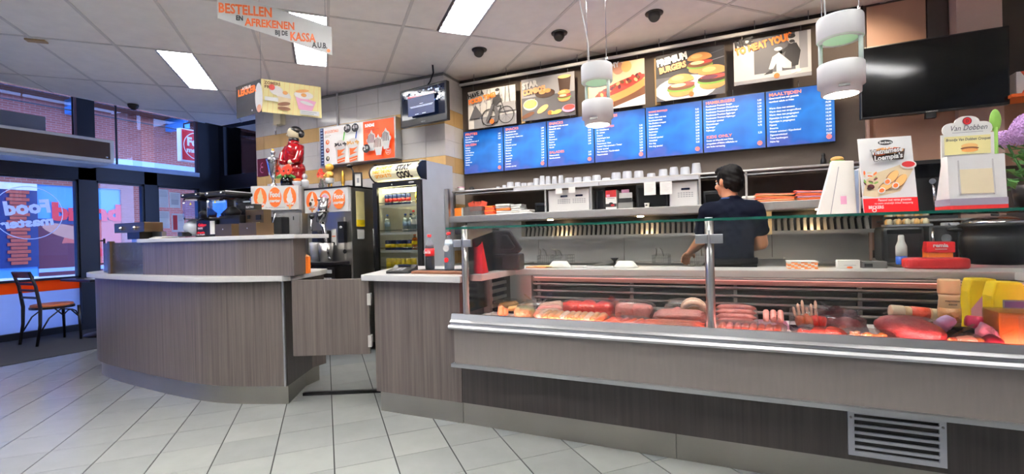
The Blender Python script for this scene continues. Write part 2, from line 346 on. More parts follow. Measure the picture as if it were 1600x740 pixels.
# ---------------------------------------------------------------- the room
TH = .81335; A2 = (math.cos(TH), math.sin(TH)); B2 = (-math.sin(TH), math.cos(TH))
def ab(a, b): return (a*A2[0]+b*B2[0], a*A2[1]+b*B2[1])
def area(P): return abs(sum(P[i-1][0]*P[i][1]-P[i][0]*P[i-1][1] for i in range(len(P))))/2
ZC = 3.01
# floor: grout bed with the white tiles laid on it at an angle
fl = B(-8.6, 3.3, -3.2, 5.7, -.12, -.004, 'grout').obj('floor', kind='structure')
pm('tile_rest', '#8b9091', .25)
OX, OY, TS = -2.5972, 2.4770, .3095
o_a = OX*A2[0]+OY*A2[1]; o_b = OX*B2[0]+OY*B2[1]
tm = {}
rest = MB().mat('tile_rest')
for i in range(-40, 40):
    for j in range(-40, 40):
        a0, b0 = o_a+i*TS, o_b+j*TS
        P = [ab(a0+.0036, b0+.0018), ab(a0+TS-.0036, b0+.0018), ab(a0+TS-.0036, b0+TS-.0018), ab(a0+.0036, b0+TS-.0018)]
        cx, cy = ab(a0+TS/2, b0+TS/2)
        Q = clip(P, -6.75, 3.2, -3.1, 4.4)
        if len(Q) < 3 or area(Q) < 1e-4: continue
        d = -cx*.424+cy*.906; lx = cx*.906+cy*.424
        vis = d > 1.7 and abs(lx) < d*1.15 and ((cy < 2.72 and cx > -3.1 and cx < .3) or (cx <= -2.9 and cy < 2.75 + max(0, -5.3-cx)*1.5) or (-3.35 < cx < -2.3 and cy < 3.6))
        if vis:
            m = MB().mat(random.choice(['tile_white', 'tile_white', 'tile_white_b', 'tile_white_c']))
            m.prism(Q, -.004, .0); m.obj('floor_tile', fl)
        else:
            rest.prism(Q, -.004, .0)
rest.obj('floor_tile_field', fl, kind='stuff')
B(-8.45, -6.75, -3.1, 5.5, -.004, .004, 'carpet').obj('carpet', fl)
# ceiling: diagonal grid of pale panels
cl = B(-7.2, 3.3, -3.2, 5.7, ZC+.03, ZC+.2, 'ceil_bar').obj('ceiling', kind='structure')
TROFF = [(-1.433, 5.32), (-.233, 4.12), (.967, 2.92), (-1.433, 2.92), (.967, .52), (-.233, 1.72), (-1.433, .52), (-.233, -.68), (2.167, -.68), (2.167, 1.72), (-3.833, 1.72), (-2.633, 1.72), (-2.633, 2.92)]  # unseen ones continue the pattern; those at the end added to brighten the left
AB0, BB0 = 1.267, 4.12
for i in range(-16, 14):
    for j in range(-8, 8):
        a0, b0 = AB0+.6*i, BB0+1.2*j
        a1 = a0+.6
        for ta, tb in TROFF:
            if abs(tb-b0) < .01 and a0-.01 <= ta < a1-.01: a1 = ta if ta-a0 > .01 else a1; a0 = a0 if ta-a0 > .01 else ta+.3
        P = [ab(a0+.012, b0+.012), ab(a1-.012, b0+.012), ab(a1-.012, b0+1.188), ab(a0+.012, b0+1.188)]
        Q = clip(P, -7.2, 3.2, -3.1, 4.8)
        if len(Q) > 2 and area(Q) > .004: MB().mat('ceil_panel').prism(Q, ZC+.006, ZC+.03).obj('ceiling_panel', cl)
bars = MB().mat('ceil_bar')
for i in range(-16, 15):
    Q = clip([ab(AB0+.6*i-.012, -12), ab(AB0+.6*i+.012, -12), ab(AB0+.6*i+.012, 12), ab(AB0+.6*i-.012, 12)], -7.2, 3.2, -3.1, 4.8)
    if len(Q) > 2: MB().mat('ceil_bar').prism(Q, ZC, ZC+.03).obj('grid_bar', cl)
for j in range(-8, 9):
    Q = clip([ab(-12, BB0+1.2*j-.012), ab(12, BB0+1.2*j-.012), ab(12, BB0+1.2*j+.012), ab(-12, BB0+1.2*j+.012)], -7.2, 3.2, -3.1, 4.8)
    if len(Q) > 2: MB().mat('ceil_bar').prism(Q, ZC+.001, ZC+.03).obj('grid_bar', cl)
TLAB = ['strip ceiling light nearest the glass shopfront', 'strip ceiling light behind the hanging order sign', 'strip ceiling light above the checkout, cut by the picture edge']
HLAB = ['strip ceiling light over the dark carpet', 'strip ceiling light above where the photographer stands', 'strip ceiling light between carpet and photographer', 'strip ceiling light behind the photographer by the windows', 'strip ceiling light in the middle of the rear shop floor', 'strip ceiling light nearest the rear wall', 'strip ceiling light near the right-hand wall', 'added fill light strip beside the street doors, out of view', 'added fill light strip over the carpet edge, out of view', 'added fill light strip in front of the curved counter, out of view']
for k, (a, b) in enumerate(TROFF):
    cx, cy = ab(a+.15, b+.6)
    t = root('ceiling_light', 'bright ' + TLAB[k] if k < 3 else HLAB[k-3], 'ceiling light', (cx, cy, ZC), TH, 'recessed strip ceiling lights')
    m = MB().mat('alu')
    for x in (-.15, .138): m.box(x, x+.012, -.6, .6, -.002, .07)
    for y in (-.6, .588): m.box(-.138, .138, y, y+.012, -.002, .07)
    m.obj('frame', t)
    B(-.138, .138, -.588, .588, .03, .04, 'lamp_troffer').obj('diffuser', t)
    g = MB().mat('white')
    for q in range(1, 12): g.box(-.138, .138, -.588+q*.098, -.586+q*.098, .0, .02)
    for q in (-.046, .046): g.box(q-.001, q+.001, -.588, .588, .0, .02)
    g.obj('louvre', t)
# walls
B(-2.93, 3.3, 4.8, 4.95, 0, ZC+.03, 'taupe').obj('wall_back', kind='structure')
wt = B(-5.9, -2.86, 4.425, 4.95, 0, ZC-.002, 'grout_wall').obj('wall_tiled', kind='structure')
rows = []; z = 2.619
while z > .9: rows.append(z); z -= .1755
rz = [2.97, 2.7945] + rows
for k, zt in enumerate(rz):
    zb = zt-.1735; beige = k % 3 == 2
    x = -5.9+.0; n = 0
    edges = [-3.101+.33*q for q in range(-9, 1)]
    xs = [-5.9] + [e for e in edges if e > -5.85] + [-2.845]
    for x0, x1 in zip(xs, xs[1:]): B(x0+.002, x1-.002, 4.41, 4.425, zb, zt, 'wtile_beige' if beige else 'wtile_white').obj('wall_tile', wt)
    B(-2.86, -2.845, 4.412, 4.60, zb, zt, 'wtile_beige' if beige else 'wtile_white').obj('wall_tile', wt)
    B(-2.86, -2.845, 4.604, 4.80, zb, zt, 'wtile_beige' if beige else 'wtile_white').obj('wall_tile', wt)
B(3.2, 3.35, -3.2, 4.8, 0, ZC+.03, 'white').obj('wall_right', kind='structure')
B(-8.6, 3.3, -3.3, -3.1, 0, ZC+.6, 'white').obj('wall_rear', kind='structure')
B(-2.93, 1.0, 4.775, 4.8, 2.93, ZC, 'black').obj('trim_1', kind='structure')
# high dark bulkhead strip between the ceiling edge and the glass
B(-7.225, -7.2, -3.1, 4.55, ZC, 3.5, 'white').obj('trim_2', kind='structure')
B(-8.6, -7.2, -3.2, 5.75, 3.55, 3.65, 'frame_dark').obj('trim_3', kind='structure')
B(-7.2, -5.9, 4.81, 4.95, ZC, 3.6, 'frame_dark').obj('trim_4', kind='structure')
# ---------------------------------------------------------------- glass shopfront on the street side
XG = -8.5
wl = MB().mat('frame_dark')
wl.box(XG-.06, XG+.06, -3.1, 5.6, 0, .09)
wl.obj('wall_left', kind='structure')
ysp = [-3.1, -1.6, -.2, 1.2, 2.55, 3.53, 3.71, 4.34, 4.53, 5.2]
def post(y0, y1, z0=.09, z1=3.55): return B(XG-.06, XG+.06, y0, y1, z0, z1, 'frame_dark').obj('trim_5', kind='structure')
for y0, y1 in ((-1.65, -1.5), (.1, .25), (1.75, 1.9), (3.51, 3.72), (5.2, 5.62)): post(y0, y1)
post(4.345, 4.53, .09, 2.35)
B(XG-.012, XG+.012, 4.0, 4.02, 2.42, 3.55, 'frame_dark').obj('trim_10', kind='structure')
B(XG-.06, XG+.06, -3.1, 5.2, 2.15, 2.35, 'frame_dark').obj('trim_6', kind='structure')
B(XG-.02, XG+.075, -3.1, 5.2, 2.35, 2.42, 'blue_pale').obj('trim_7', kind='structure')
n = 0
for y0, y1, low in ((-3.1, -1.65, 1), (-1.5, .1, 1), (.25, 1.75, 1), (1.9, 3.51, 1), (3.72, 4.345, 0), (4.53, 5.2, 0)):
    n += 1
    wn = MB().mat('frame_dark')
    zb = .745 if low else .09
    for (a, b, c, d) in ((y0, y0+.03, zb, 2.15), (y1-.03, y1, zb, 2.15), (y0, y1, zb, zb+.03), (y0, y1, 2.12, 2.15)): wn.box(XG-.04, XG+.04, a, b, c, d)
    wn = wn.obj('window_%d' % n if low else 'door_%d' % (n-4), kind='structure')
    B(XG-.004, XG+.004, y0+.03, y1-.03, zb+.03, 2.12, 'glass_window').obj('pane', wn)
    B(XG-.004, XG+.004, y0, y1, 2.42, 3.55, 'glass_window').obj('pane', wn)
    if low:
        B(XG-.004, XG+.004, y0, y1, .09, .60, 'spandrel_glass').obj('spandrel_panel', wn)
        B(XG-.004, XG+.004, y0, y1, .60, .745, 'orange_glass').obj('orange_band', wn)
    else:
        t_ = MB().mat('bronze'); t_.tube([(XG+.09, y0+.06, .9), (XG+.09, y0+.06, 1.3)], .014); t_.box(XG, XG+.09, y0+.05, y0+.07, .92, .94); t_.box(XG, XG+.09, y0+.05, y0+.07, 1.26, 1.28); t_.obj('handle', wn)
# short return of glass behind the tiled block
B(-8.6, -5.9, 5.56, 5.68, 0, .09, 'frame_dark').obj('wall_far', kind='structure')
for x0, x1 in ((-8.6, -8.3), (-7.0, -6.9), (-6.0, -5.8)): B(x0, x1, 5.56, 5.68, .09, 3.55, 'frame_dark').obj('trim_8', kind='structure')
B(-8.4, -5.9, 5.55, 5.68, 2.15, 2.40, 'frame_dark').obj('trim_9', kind='structure')
wf = B(-8.3, -5.9, 5.6, 5.61, .09, .75, 'spandrel_glass').obj('window_7', kind='structure')
B(-8.3, -7.0, 5.6, 5.606, .75, 2.15, 'glass_window').obj('pane', wf); B(-8.3, -7.0, 5.6, 5.606, 2.40, 3.55, 'glass_window').obj('pane', wf)
B(-6.9, -6.0, 5.6, 5.606, .75, 2.15, 'glass_window').obj('pane', wf); B(-6.9, -6.0, 5.6, 5.606, 2.40, 3.55, 'glass_window').obj('pane', wf)
# logo stuck on the outer face of the street window (reads from the street)
def circle_logo(name, label, loc, rz, s, parent=None):
    A = Art(); A.ring(0, 0, .30*s, .308*s, 'sticker_white', 40); A.text('Food', .2*s, .02*s, .15*s, 'sticker_white', .40*s, .05, mirror=True, rot=.12); A.text('master', .22*s, -.13*s, .10*s, 'sticker_white', .46*s, .05, mirror=True, rot=.12)
    o = A.obj(name, parent, loc=loc, rot=(0, 0, rz)); return tag(o, label, 'sticker', 'round logo stickers on the glass')
circle_logo('window_sticker', 'round outline logo sticker on the wide street window by the chair', (XG-.008, 3.0, 1.66), PI/2, 1.15)
circle_logo('window_sticker', 'round outline logo sticker on the far corner window', (-7.55, 5.612, 1.62), 0, 1.0)
# notices taped to the second glass door
for k, (y, z, a, b, l) in enumerate(((4.62, 1.95, .2, .3, 'tall white notice sheet taped high on the glass door'), (4.82, 1.93, .17, .26, 'white notice with a grey picture taped high on the glass door'), (4.64, 1.6, .18, .28, 'pale notice sheet taped low on the glass door'), (4.86, 1.55, .2, .3, 'white leaflet with a red strip taped to the glass door'))):
    A = Art(); A.rect(-a/2, a/2, -b/2, b/2, 'paper')
    if k == 1: A.rect(-a*.35, a*.35, -b*.3, b*.05, 'g4')
    if k == 3: A.rect(-a*.4, -a*.05, -b*.4, b*.42, 'red')
    for q in range(5): A.rect(-a*.38 if k != 3 else a*.02, a*.38, b*(.4-.07*q)-.004, b*(.4-.07*q), 'g3')
    tag(A.obj('notice', loc=(XG+.008, y, z), rot=(0, 0, PI/2)), l, 'notice')
# ---------------------------------------------------------------- street
B(-13.2, -8.62, -6, 18, -.15, -.02, 'asphalt').obj('street', kind='structure')
B(-8.6, 3.4, 5.72, 18, -.15, -.02, 'asphalt').obj('street', kind='structure')
fa = root('brick_building', 'purple brick shop building across the street with blue display board', 'building', (-13, 0, 0))
B(-.6, 0, -6, 18, 2.5, 7.5, 'brick_far').obj('brick_wall', fa)
B(-.6, 0, 6.2, 18, 0, 2.5, 'brick_far').obj('lower_brick_wall', fa)
B(-.6, -.05, -6, 6.2, 0, .6, 'white').obj('plinth', fa)
B(-.6, -.05, -6, 6.2, .6, 2.5, 'stall_blue_panel').obj('display_board', fa)
A = Art(); A.text('brand', 0, 0, .36, 'red_bright', 1.25, .06); o = A.obj('lettering', fa, loc=(-.02, 4.95, 1.78), rot=(0, 0, PI/2))
A = Art()
A.lim = (0, 2.6, -.16, 1.04); A.rect(0, 2.6, 0, .95, 'maroon'); A.rect(0, 2.6, .93, 1.04, 'blue_dark'); A.ell(1.1, .55, .75, .6, 'face_art', .5); A.ell(.55, .75, .5, .14, 'skin_art', -.3); A.ell(1.0, .28, .34, .10, 'red_bright', .35); A.ell(1.75, .5, .7, .6, 'face_art', -.3); A.ell(.35, .2, .5, .3, 'maroon', .3); A.rect(0, 2.6, -.16, .0, 'blue_pale'); A.rect(0, 2.6, -.16, -.08, 'maroon')
A.obj('beauty_poster', fa, loc=(-.04, 4.72, .75), rot=(0, 0, PI/2))
# interleaved brick pier on the board
for k in range(20):
    wv = .34 if k % 2 else .24
    B(-.05, .02, 4.42-wv/2, 4.42+wv/2, .86+k*.075, .86+k*.075+.062, 'brick_red').obj('brick', fa)
B(-.05, -.01, 4.15, 4.72, .8, 2.45, 'blue_dark').obj('pier_panel', fa); B(-.05, -.005, 4.15, 4.72, 2.36, 2.5, 'white').obj('pier_cap', fa)
B(0, .5, -6, 9.0, 3.02, 3.14, 'blue_pale').obj('gutter', fa)
for y in (3.2, 5.2, 7.2, 9.2):
    B(0, .8, y, y+.12, 4.05, 4.2, 'skyblue_board').obj('canopy_bracket', fa)
B(0, .9, 2, 11, 4.2, 4.22, 'glass_window').obj('canopy_glass', fa)
MB().mat('frame_dark').tube([(.9, 2, 3.95), (.9, 11, 3.95)], .012).obj('canopy_cable', fa)
# low-brick neighbour seen past the corner pillar
nb = root('corner_building', 'brick building corner with pale blue awning beyond the black corner pillar', 'building', (-12.0, 11.5, 0))
B(0, 1.2, 0, .6, 0, 7, 'brick_near').obj('brick_pier', nb); B(1.2, 7, .3, .6, 3.3, 7, 'brick_far').obj('brick_wall', nb); B(1.2, 7, .35, .6, 0, 2.4, 'stall_blue_panel').obj('shop_window', nb); B(1.2, 7, -.4, .6, 3.0, 3.3, 'blue_pale').obj('awning', nb); B(1.2, 7, .35, .6, 2.4, 3.0, 'white').obj('fascia', nb)
bp = B(-8.95, -8.66, 5.72, 6.0, 0, 4, 'brick_near').obj('brick_pier'); tag(bp, 'dark red brick pier just outside the corner of the shopfront', 'pier')
# projecting street sign
sg = root('shop_sign', 'square red illuminated shop sign outside the high street window', 'sign', (-9.55, 5.52, 2.78))
B(-.06, .06, 0, .62, 0, .62, 'white').obj('sign_box', sg)
A = Art(); A.rect(.02, .60, .02, .60, 'orange'); A.rect(.02, .60, .02, .60, 'red_bright'); A.ring(.31, .31, .25, .265, 'paper', 32); A.text('Food', .11, .31, .16, 'paper', .40, .05); A.text('master', .10, .18, .09, 'paper', .42, .05)
A.obj('sign_face', sg, loc=(.062, 0, 0), rot=(0, 0, PI/2))
MB().mat('frame_dark').tube([(0, .1, .55), (0, .1, .72), (.9, .1, .72)], .015).obj('bracket', sg)
# air curtain above the doors
ac = root('air_curtain', 'long white air curtain heater with dark intake above the street doors', 'air curtain', (-7.6, 0, 2.28))
B(-.5, 0, 1.0, 3.56, .03, .34, 'white').obj('casing', ac, bevel=.01); B(-.004, .004, 1.04, 3.51, .075, .30, 'brown_dark').obj('intake', ac)
MB().mat('chrome').ell((.006, 3.47, .10), (.004, .014, .014)).obj('badge', ac)
B(-.52, -.06, 1.0, 3.52, 0, .03, 'spandrel').obj('outlet', ac)
for y in (1.4, 3.2): MB().mat('frame_dark').tube([(-.2, y, .34), (-.2, y, 1.27)], .01).obj('hanger', ac)
B(-8.42, -8.12, 1.0, 3.05, 2.62, 2.90, 'grey').obj('duct_box', label='grey metal duct box above the air curtain', cat='duct')
B(-8.4, -8.15, 1.0, 2.6, 2.9, 3.06, 'black').obj('controller_box', label='black controller box on top of the grey duct', cat='box')
# ---------------------------------------------------------------- counters
def chaikin(P, n=2):
    for _ in range(n):
        Q = [P[0]]
        for a, b in zip(P, P[1:]): Q += [(a[0]*.75+b[0]*.25, a[1]*.75+b[1]*.25), (a[0]*.25+b[0]*.75, a[1]*.25+b[1]*.75)]
        P = Q+[P[-1]]
    return P
def offset(P, t):
    out = []
    for i, p in enumerate(P):
        a = Vector(P[max(0, i-1)]); b = Vector(P[min(len(P)-1, i+1)]); d = (b-a).normalized(); out.append((p[0]+d.y*t, p[1]-d.x*t))
    return out
front = chaikin([(-5.50, 3.0), (-5.66, 2.86), (-5.68, 2.62), (-5.60, 2.44), (-5.38, 2.335), (-5.1, 2.285), (-4.7, 2.25), (-4.3, 2.228), (-3.92, 2.215), (-3.6, 2.222), (-3.34, 2.275), (-2.985, 2.42)])
ci = root('service_counter', 'curved dark wood-look service counter with white top and raised serving ledge', 'counter', (0, 0, 0))
MB().mat('laminate').prism(front + [(-3.2, 2.84), (-3.2, 3.0)], .14, .905).obj('front_panel', ci)
MB().mat('kick').prism(offset(front, -.03) + [(-3.22, 2.80), (-3.25, 2.97)], 0, .14).obj('kick_plate', ci)
top = offset(front, .06)
MB().mat('white_top').prism(top[:-1] + [(-2.93, 2.36), (-2.905, 2.42), (-3.08, 2.86), (-3.2, 3.04)], .91, .95).obj('worktop', ci, bevel=.006)
MB().mat('alu').prism([(-2.990, 2.408), (-2.976, 2.412), (-2.984, 2.428), (-2.998, 2.424)], .14, .905).obj('edge_trim', ci)
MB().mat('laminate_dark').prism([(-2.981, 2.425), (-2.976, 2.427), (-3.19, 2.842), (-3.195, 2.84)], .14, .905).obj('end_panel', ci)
rb = [(-4.45, 2.262), (-4.1, 2.262), (-3.75, 2.27), (-3.3, 2.305), (-2.83, 2.385)]
rb2 = [(x, y+.045) for x, y in rb]
MB().mat('laminate').prism(rb + [(-2.93, 2.58), (-4.45, 2.58)], .95, 1.215).obj('raised_panel', ci)
MB().mat('white_top').prism([(-4.48, 2.235), (-4.1, 2.235), (-3.75, 2.243), (-3.3, 2.278), (-2.79, 2.365), (-2.9, 2.78), (-4.48, 2.78)], 1.215, 1.245).obj('raised_top', ci, bevel=.005)
# glass guard at the rounded end
gg = root('glass_guard', 'low glass guard with bronze corner post on the rounded end of the service counter', 'glass guard', (0, 0, .95))
B(-4.93, -4.46, 2.268, 2.276, 0, .27, 'glass_frost').obj('front_pane', gg); MB().mat('glass_frost').prism([(-4.97, 2.27), (-4.965, 2.276), (-5.30, 2.38), (-5.305, 2.374)], 0, .27).obj('side_pane', gg)
B(-4.975, -4.93, 2.255, 2.295, 0, .285, 'bronze').obj('post', gg, bevel=.004)
# small floor bar across the passage
tag(MB().mat('black').prism([(-3.06, 2.64), (-3.04, 2.61), (-2.46, 2.92), (-2.48, 2.95)], 0, .022).obj('threshold_bar'), 'black threshold bar across the floor between the two counters', 'threshold')
# checkout counter
cc = root('checkout_counter', 'dark wood-look checkout counter body standing beside the meat display', 'counter')
MB().mat('laminate').prism([(-2.285, 2.585), (-1.60, 2.60), (-1.60, 3.36), (-2.55, 3.36), (-2.55, 3.12)], .135, .905).obj('body', cc)
MB().mat('kick').prism([(-2.255, 2.592), (-1.60, 2.607), (-1.60, 3.3), (-2.5, 3.3)], 0, .135).obj('kick_plate', cc)
wk = MB().mat('white_top').prism([(-2.345, 2.525), (-1.55, 2.53), (-1.55, 2.66), (-1.47, 2.665), (-1.45, 3.12), (-1.45, 3.40), (-2.60, 3.40), (-2.59, 3.13)], .91, .952).obj('worktop', bevel=.005)
tag(wk, 'pale grey checkout worktop that carries bottles and the card terminal', 'worktop')
gt = root('counter_gate', 'low dark wood swing gate hanging between the two counters', 'gate', (-2.31, 2.565, 0), math.atan2(-.235, -.47))
B(0, .53, -.012, .012, .40, .925, 'laminate').obj('panel', gt, bevel=.003)
for z in (.74, .45): B(-.012, .012, -.02, .02, z, z+.08, 'hinge').obj('hinge', gt)

# ---------------------------------------------------------------- meat display case
XE = 1.9
dc = root('display_case', 'long refrigerated meat display case with steel trim and glass front', 'display case')
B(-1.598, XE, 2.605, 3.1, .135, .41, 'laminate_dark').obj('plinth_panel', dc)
kp = B(-1.598, -.3, 2.612, 3.1, 0, .135, 'kick').obj('kick_plate', dc); B(-.297, XE, 2.612, 3.1, 0, .135, 'kick').obj('kick_plate', dc)
B(-1.56, XE, 2.462, 3.1, .43, .645, 'apron_metal').obj('apron', dc)
B(-1.575, XE, 2.44, 2.60, .408, .43, 'alu').obj('lower_rail', dc, bevel=.003)
MB().mat('alu').profx([(2.60, .640), (2.44, .640), (2.432, .652), (2.44, .664), (2.462, .664), (2.462, .672), (2.452, .680), (2.462, .688), (2.468, .692), (2.478, .726), (2.50, .726), (2.50, .69), (2.6, .68)], -1.585, XE).obj('upper_rail', dc)
B(-1.55, XE, 2.5, 3.16, .645, .665, 'steel').obj('deck', dc)
B(-1.55, XE, 2.52, 3.1, .665, .672, 'white').obj('deck_liner', dc)
# vent grille
vg = MB().mat('lightgrey')
for (a, b, c, d) in ((.452, .80, .352, .372), (.452, .80, .162, .182), (.452, .476, .182, .352), (.776, .80, .182, .352)): vg.box(a, b, 2.592, 2.606, c, d)
vg = vg.obj('vent_grille', dc)
B(.476, .776, 2.6045, 2.606, .182, .352, 'black').obj('recess', vg)
for k in range(5): B(.476, .776, 2.592, 2.604, .197+k*.032, .209+k*.032, 'lightgrey').obj('slat', vg)
for x in (.463, .788): MB().mat('steel_dull').cyl((x, 2.592, .335), (x, 2.588, .335), .005, n=8).obj('screw', vg)
# louvred back wall under the counter lip
B(-1.36, 1.34, 3.19, 3.2, .66, .91, 'black').obj('back_wall', dc)
B(-1.33, 1.32, 3.135, 3.19, .868, .908, 'lip_reflected_red').obj('lip_plate', dc)  # steel plate; the red lamp light it reflects is put into its colour
for k in range(4):
    z = .702+k*.047
    MB().mat('steel_h').profx([(3.185, z-.012), (3.19, z-.008), (3.14, z+.014), (3.133, z+.012), (3.133, z+.004)], -1.31, 1.31).obj('louvre_slat', dc)
for x in (-1.28, -.62, 0, .62, 1.28): B(x-.01, x+.01, 3.165, 3.19, .675, .87, 'steel_dull').obj('slat_bracket', dc)
B(-1.40, -1.31, 3.10, 3.19, .665, .91, 'steel').obj('corner_post', dc)
B(-1.565, -1.52, 2.86, 2.90, .665, .91, 'steel').obj('inner_post', dc); B(1.36, 1.42, 3.1, 3.19, .665, .91, 'steel').obj('corner_post', dc)
for k in range(4): B(-1.535, -1.515, 2.9, 3.12, .70+k*.05, .722+k*.05, 'steel_h').obj('side_slat', dc)
B(-1.56, -1.535, 2.9, 3.12, .66, .91, 'black').obj('side_wall', dc)
MB().mat('white_top').prism([(-1.445, 3.13), (1.27, 3.215), (1.36, 2.7), (XE, 2.7), (XE, 3.5), (-1.445, 3.42)], .91, .952).obj('counter_top', dc, bevel=.004)
# lamp behind the front rail that lights the meat pink
B(-1.45, XE-.1, 2.512, 2.535, .69, .712, 'alu').obj('lamp_housing', dc)
MB().mat('lamp_meat').add([(-1.44, 2.536, .693), (XE-.12, 2.536, .693), (XE-.12, 2.530, .7135), (-1.44, 2.530, .7135)], [(0, 1, 2, 3)]).obj('lamp_tube', dc)
B(-1.3, 1.3, 3.112, 3.134, .898, .908, 'alu').obj('lamp_housing', dc); B(-1.29, 1.29, 3.114, 3.132, .8955, .898, 'lamp_lip').obj('lamp_strip', dc)
# glass
B(-1.46, -.135, 2.484, 2.490, .727, 1.243, 'glass').obj('front_pane', dc); B(-.085, XE, 2.484, 2.490, .727, 1.243, 'glass').obj('front_pane', dc)
B(-1.535, -1.529, 2.53, 3.0, .72, 1.22, 'glass').obj('end_pane', dc)
gs = B(-1.605, XE, 2.47, 3.02, 1.2445, 1.2565, 'glass').obj('glass_shelf', dc)
B(-1.605, XE, 2.468, 2.470, 1.2445, 1.2565, 'glass_edge').obj('polished_edge', gs); B(-1.605, XE, 3.02, 3.022, 1.2445, 1.2565, 'glass_edge').obj('polished_edge', gs)
B(-1.607, -1.605, 2.47, 3.02, 1.2445, 1.2565, 'glass_edge').obj('polished_edge', gs)
for x in (-1.49, -.11):
    po = MB().mat('steel').cyl((x, 2.50, .72), (x, 2.50, 1.244), .021, n=16).obj('post', dc)
    B(x-.004, x+.004, 2.474, 2.482, .727, 1.2, 'alu').obj('joint_strip', po)
    B(x-.062, x-.005, 2.466, 2.484, 1.135, 1.18, 'alu').obj('glass_clamp', po, bevel=.003); B(x+.005, x+.062, 2.466, 2.484, 1.135, 1.18, 'alu').obj('glass_clamp', po, bevel=.003)
    MB().mat('alu').profy([(0, 0), (0, 0), (0, 0)], 0, 0) if 0 else None
    MB().mat('steel').profx([(2.52, 1.17), (2.52, 1.2435), (2.86, 1.2435), (2.86, 1.225)], x-.004, x+.004).obj('shelf_bracket', po)
    MB().mat('alu').cyl((x, 2.50, 1.2565), (x, 2.50, 1.262), .018, n=12).obj('cap', po)

# ---------------------------------------------------------------- kitchen line along the back wall
def fryer(x0, x1, label):
    t = root('fryer', label, 'fryer', ((x0+x1)/2, 4.02, 0), 0, 'steel cooking units along the back wall'); w = (x1-x0)/2-.002
    B(-w, w, .012, .74, .1, .90, 'steel').obj('body', t); B(-w, w, .0, .05, .875, .915, 'steel_h').obj('front_rail', t, bevel=.006)
    B(-w+.05, w-.05, .10, .55, .9, .904, 'darksteel').obj('oil_well', t)
    m = MB().mat('steel')
    for a, b, c, d in ((-w, w, .05, .10), (-w, w, .55, .74), (-w, -w+.05, .10, .55), (w-.05, w, .10, .55)): m.box(a, b, c, d, .9, .915)
    m.obj('rim', t)
    for s in (-1, 1): B(s*w*.9-.03, s*w*.9+.03, .1, .7, 0, .1, 'black').obj('leg', t)
    for s in (-.5, .5): MB().mat('black').cyl((s*w, .012, .7), (s*w, -.02, .7), .022, n=14).obj('knob', t)
    return t
fryer(-2.68, -1.95, 'steel fryer unit hidden behind the checkout till'); fryer(-1.95, -1.1, 'steel fryer with two wire baskets near the till'); fryer(-1.1, -.3, 'steel fryer with one basket beside the worker'); fryer(-.3, .35, 'steel cooking unit directly in front of the worker'); fryer(.35, 1.0, 'steel cooking unit to the worker\'s right below the short hood')
bs = root('splashback', 'brushed steel splashback sheets behind the fryers', 'splashback', (0, 4.765, .915))
for x0, x1 in ((-2.85, -1.92), (-1.915, -1.0), (-.995, -.05), (-.045, .30), (.305, 1.0)): B(x0, x1, 0, .01, 0, .42, 'steel').obj('panel', bs)
hd = root('extractor_hood', 'long steel extractor hood with slatted grease filters over the fryers', 'extractor hood', (0, 4.1, 1.15))
B(-2.62, .98, 0, .012, .195, .255, 'steel_h').obj('fascia', hd, bevel=.003)
B(-2.62, .98, .012, .66, .235, .25, 'steel').obj('shelf_top', hd); B(-2.62, .98, .012, .66, .19, .2, 'steel').obj('underside', hd)
for x0, x1 in ((-1.98, -.02), (.285, .98)):
    B(x0, x1, .36, .42, 0, .012, 'steel_h').obj('drip_gutter', hd); B(x0, x1, .36, .364, .012, .03, 'steel_h').obj('gutter_lip', hd)
    B(x0, x1, .47, .475, .012, .19, 'black').obj('filter_back', hd)
    n = int((x1-x0)/.046)
    me = None
    for k in range(n):
        x = x0+.01+k*.046
        if me is None:
            o = MB().mat('steel').add([(-.011, .385, .015), (.011, .385, .015), (.015, .40, .02), (.011, .44, .135), (-.011, .44, .135), (-.015, .45, .13), (-.015, .41, .015)], [(0, 1, 3, 4), (1, 2, 3), (0, 4, 5, 6)]).obj('baffle', hd, loc=(x, 0, 0)); me = o.data
        else: link('baffle', me, hd, loc=(x, 0, 0))
B(-2.62, -1.98, .36, .66, .0, .19, 'steel').obj('end_duct', hd); B(-.02, .285, .36, .66, 0, .19, 'cream').obj('middle_panel', hd)
for x in (-1.6, -.75, .12, .6):
    MB().mat('lamp_hood').cyl((x, .2, .183), (x, .2, .19), .028, n=16).obj('lamp', hd)
# shelves over the hood
sh = root('cup_shelf', 'long narrow steel shelf under the menu boards with cups on top', 'shelf', (0, 4.32, 1.405))
B(-2.72, -1.98, 0, .42, .262, .280, 'steel_h').obj('shelf_board', sh, bevel=.004); B(-1.98, .98, 0, .42, .262, .280, 'steel_h').obj('shelf_board', sh, bevel=.004)
B(-2.70, .98, .0, .012, .235, .246, 'alu').obj('lower_rail', sh)
for x0, x1 in ((-1.98, -1.12), (-1.115, -.26)): B(x0, x1, -.03, -.012, .228, .262, 'lightgrey').obj('ticket_rail', sh)
for x in (-2.70, -1.655, -1.2, -.255, .10, .92): B(x-.008, x+.008, .0, .03, 0, .262, 'steel').obj('upright', sh)
B(-2.70, .98, .43, .44, 0, .262, 'taupe_dark').obj('back_sheet', sh)
# rack frame at the left end of the line
m = MB().mat('steel'); m.box(-2.735, -2.69, 4.20, 4.24, .0, 1.70); tag(m.obj('rack_upright'), 'leaning steel rack upright at the tiled end of the kitchen line', 'upright')
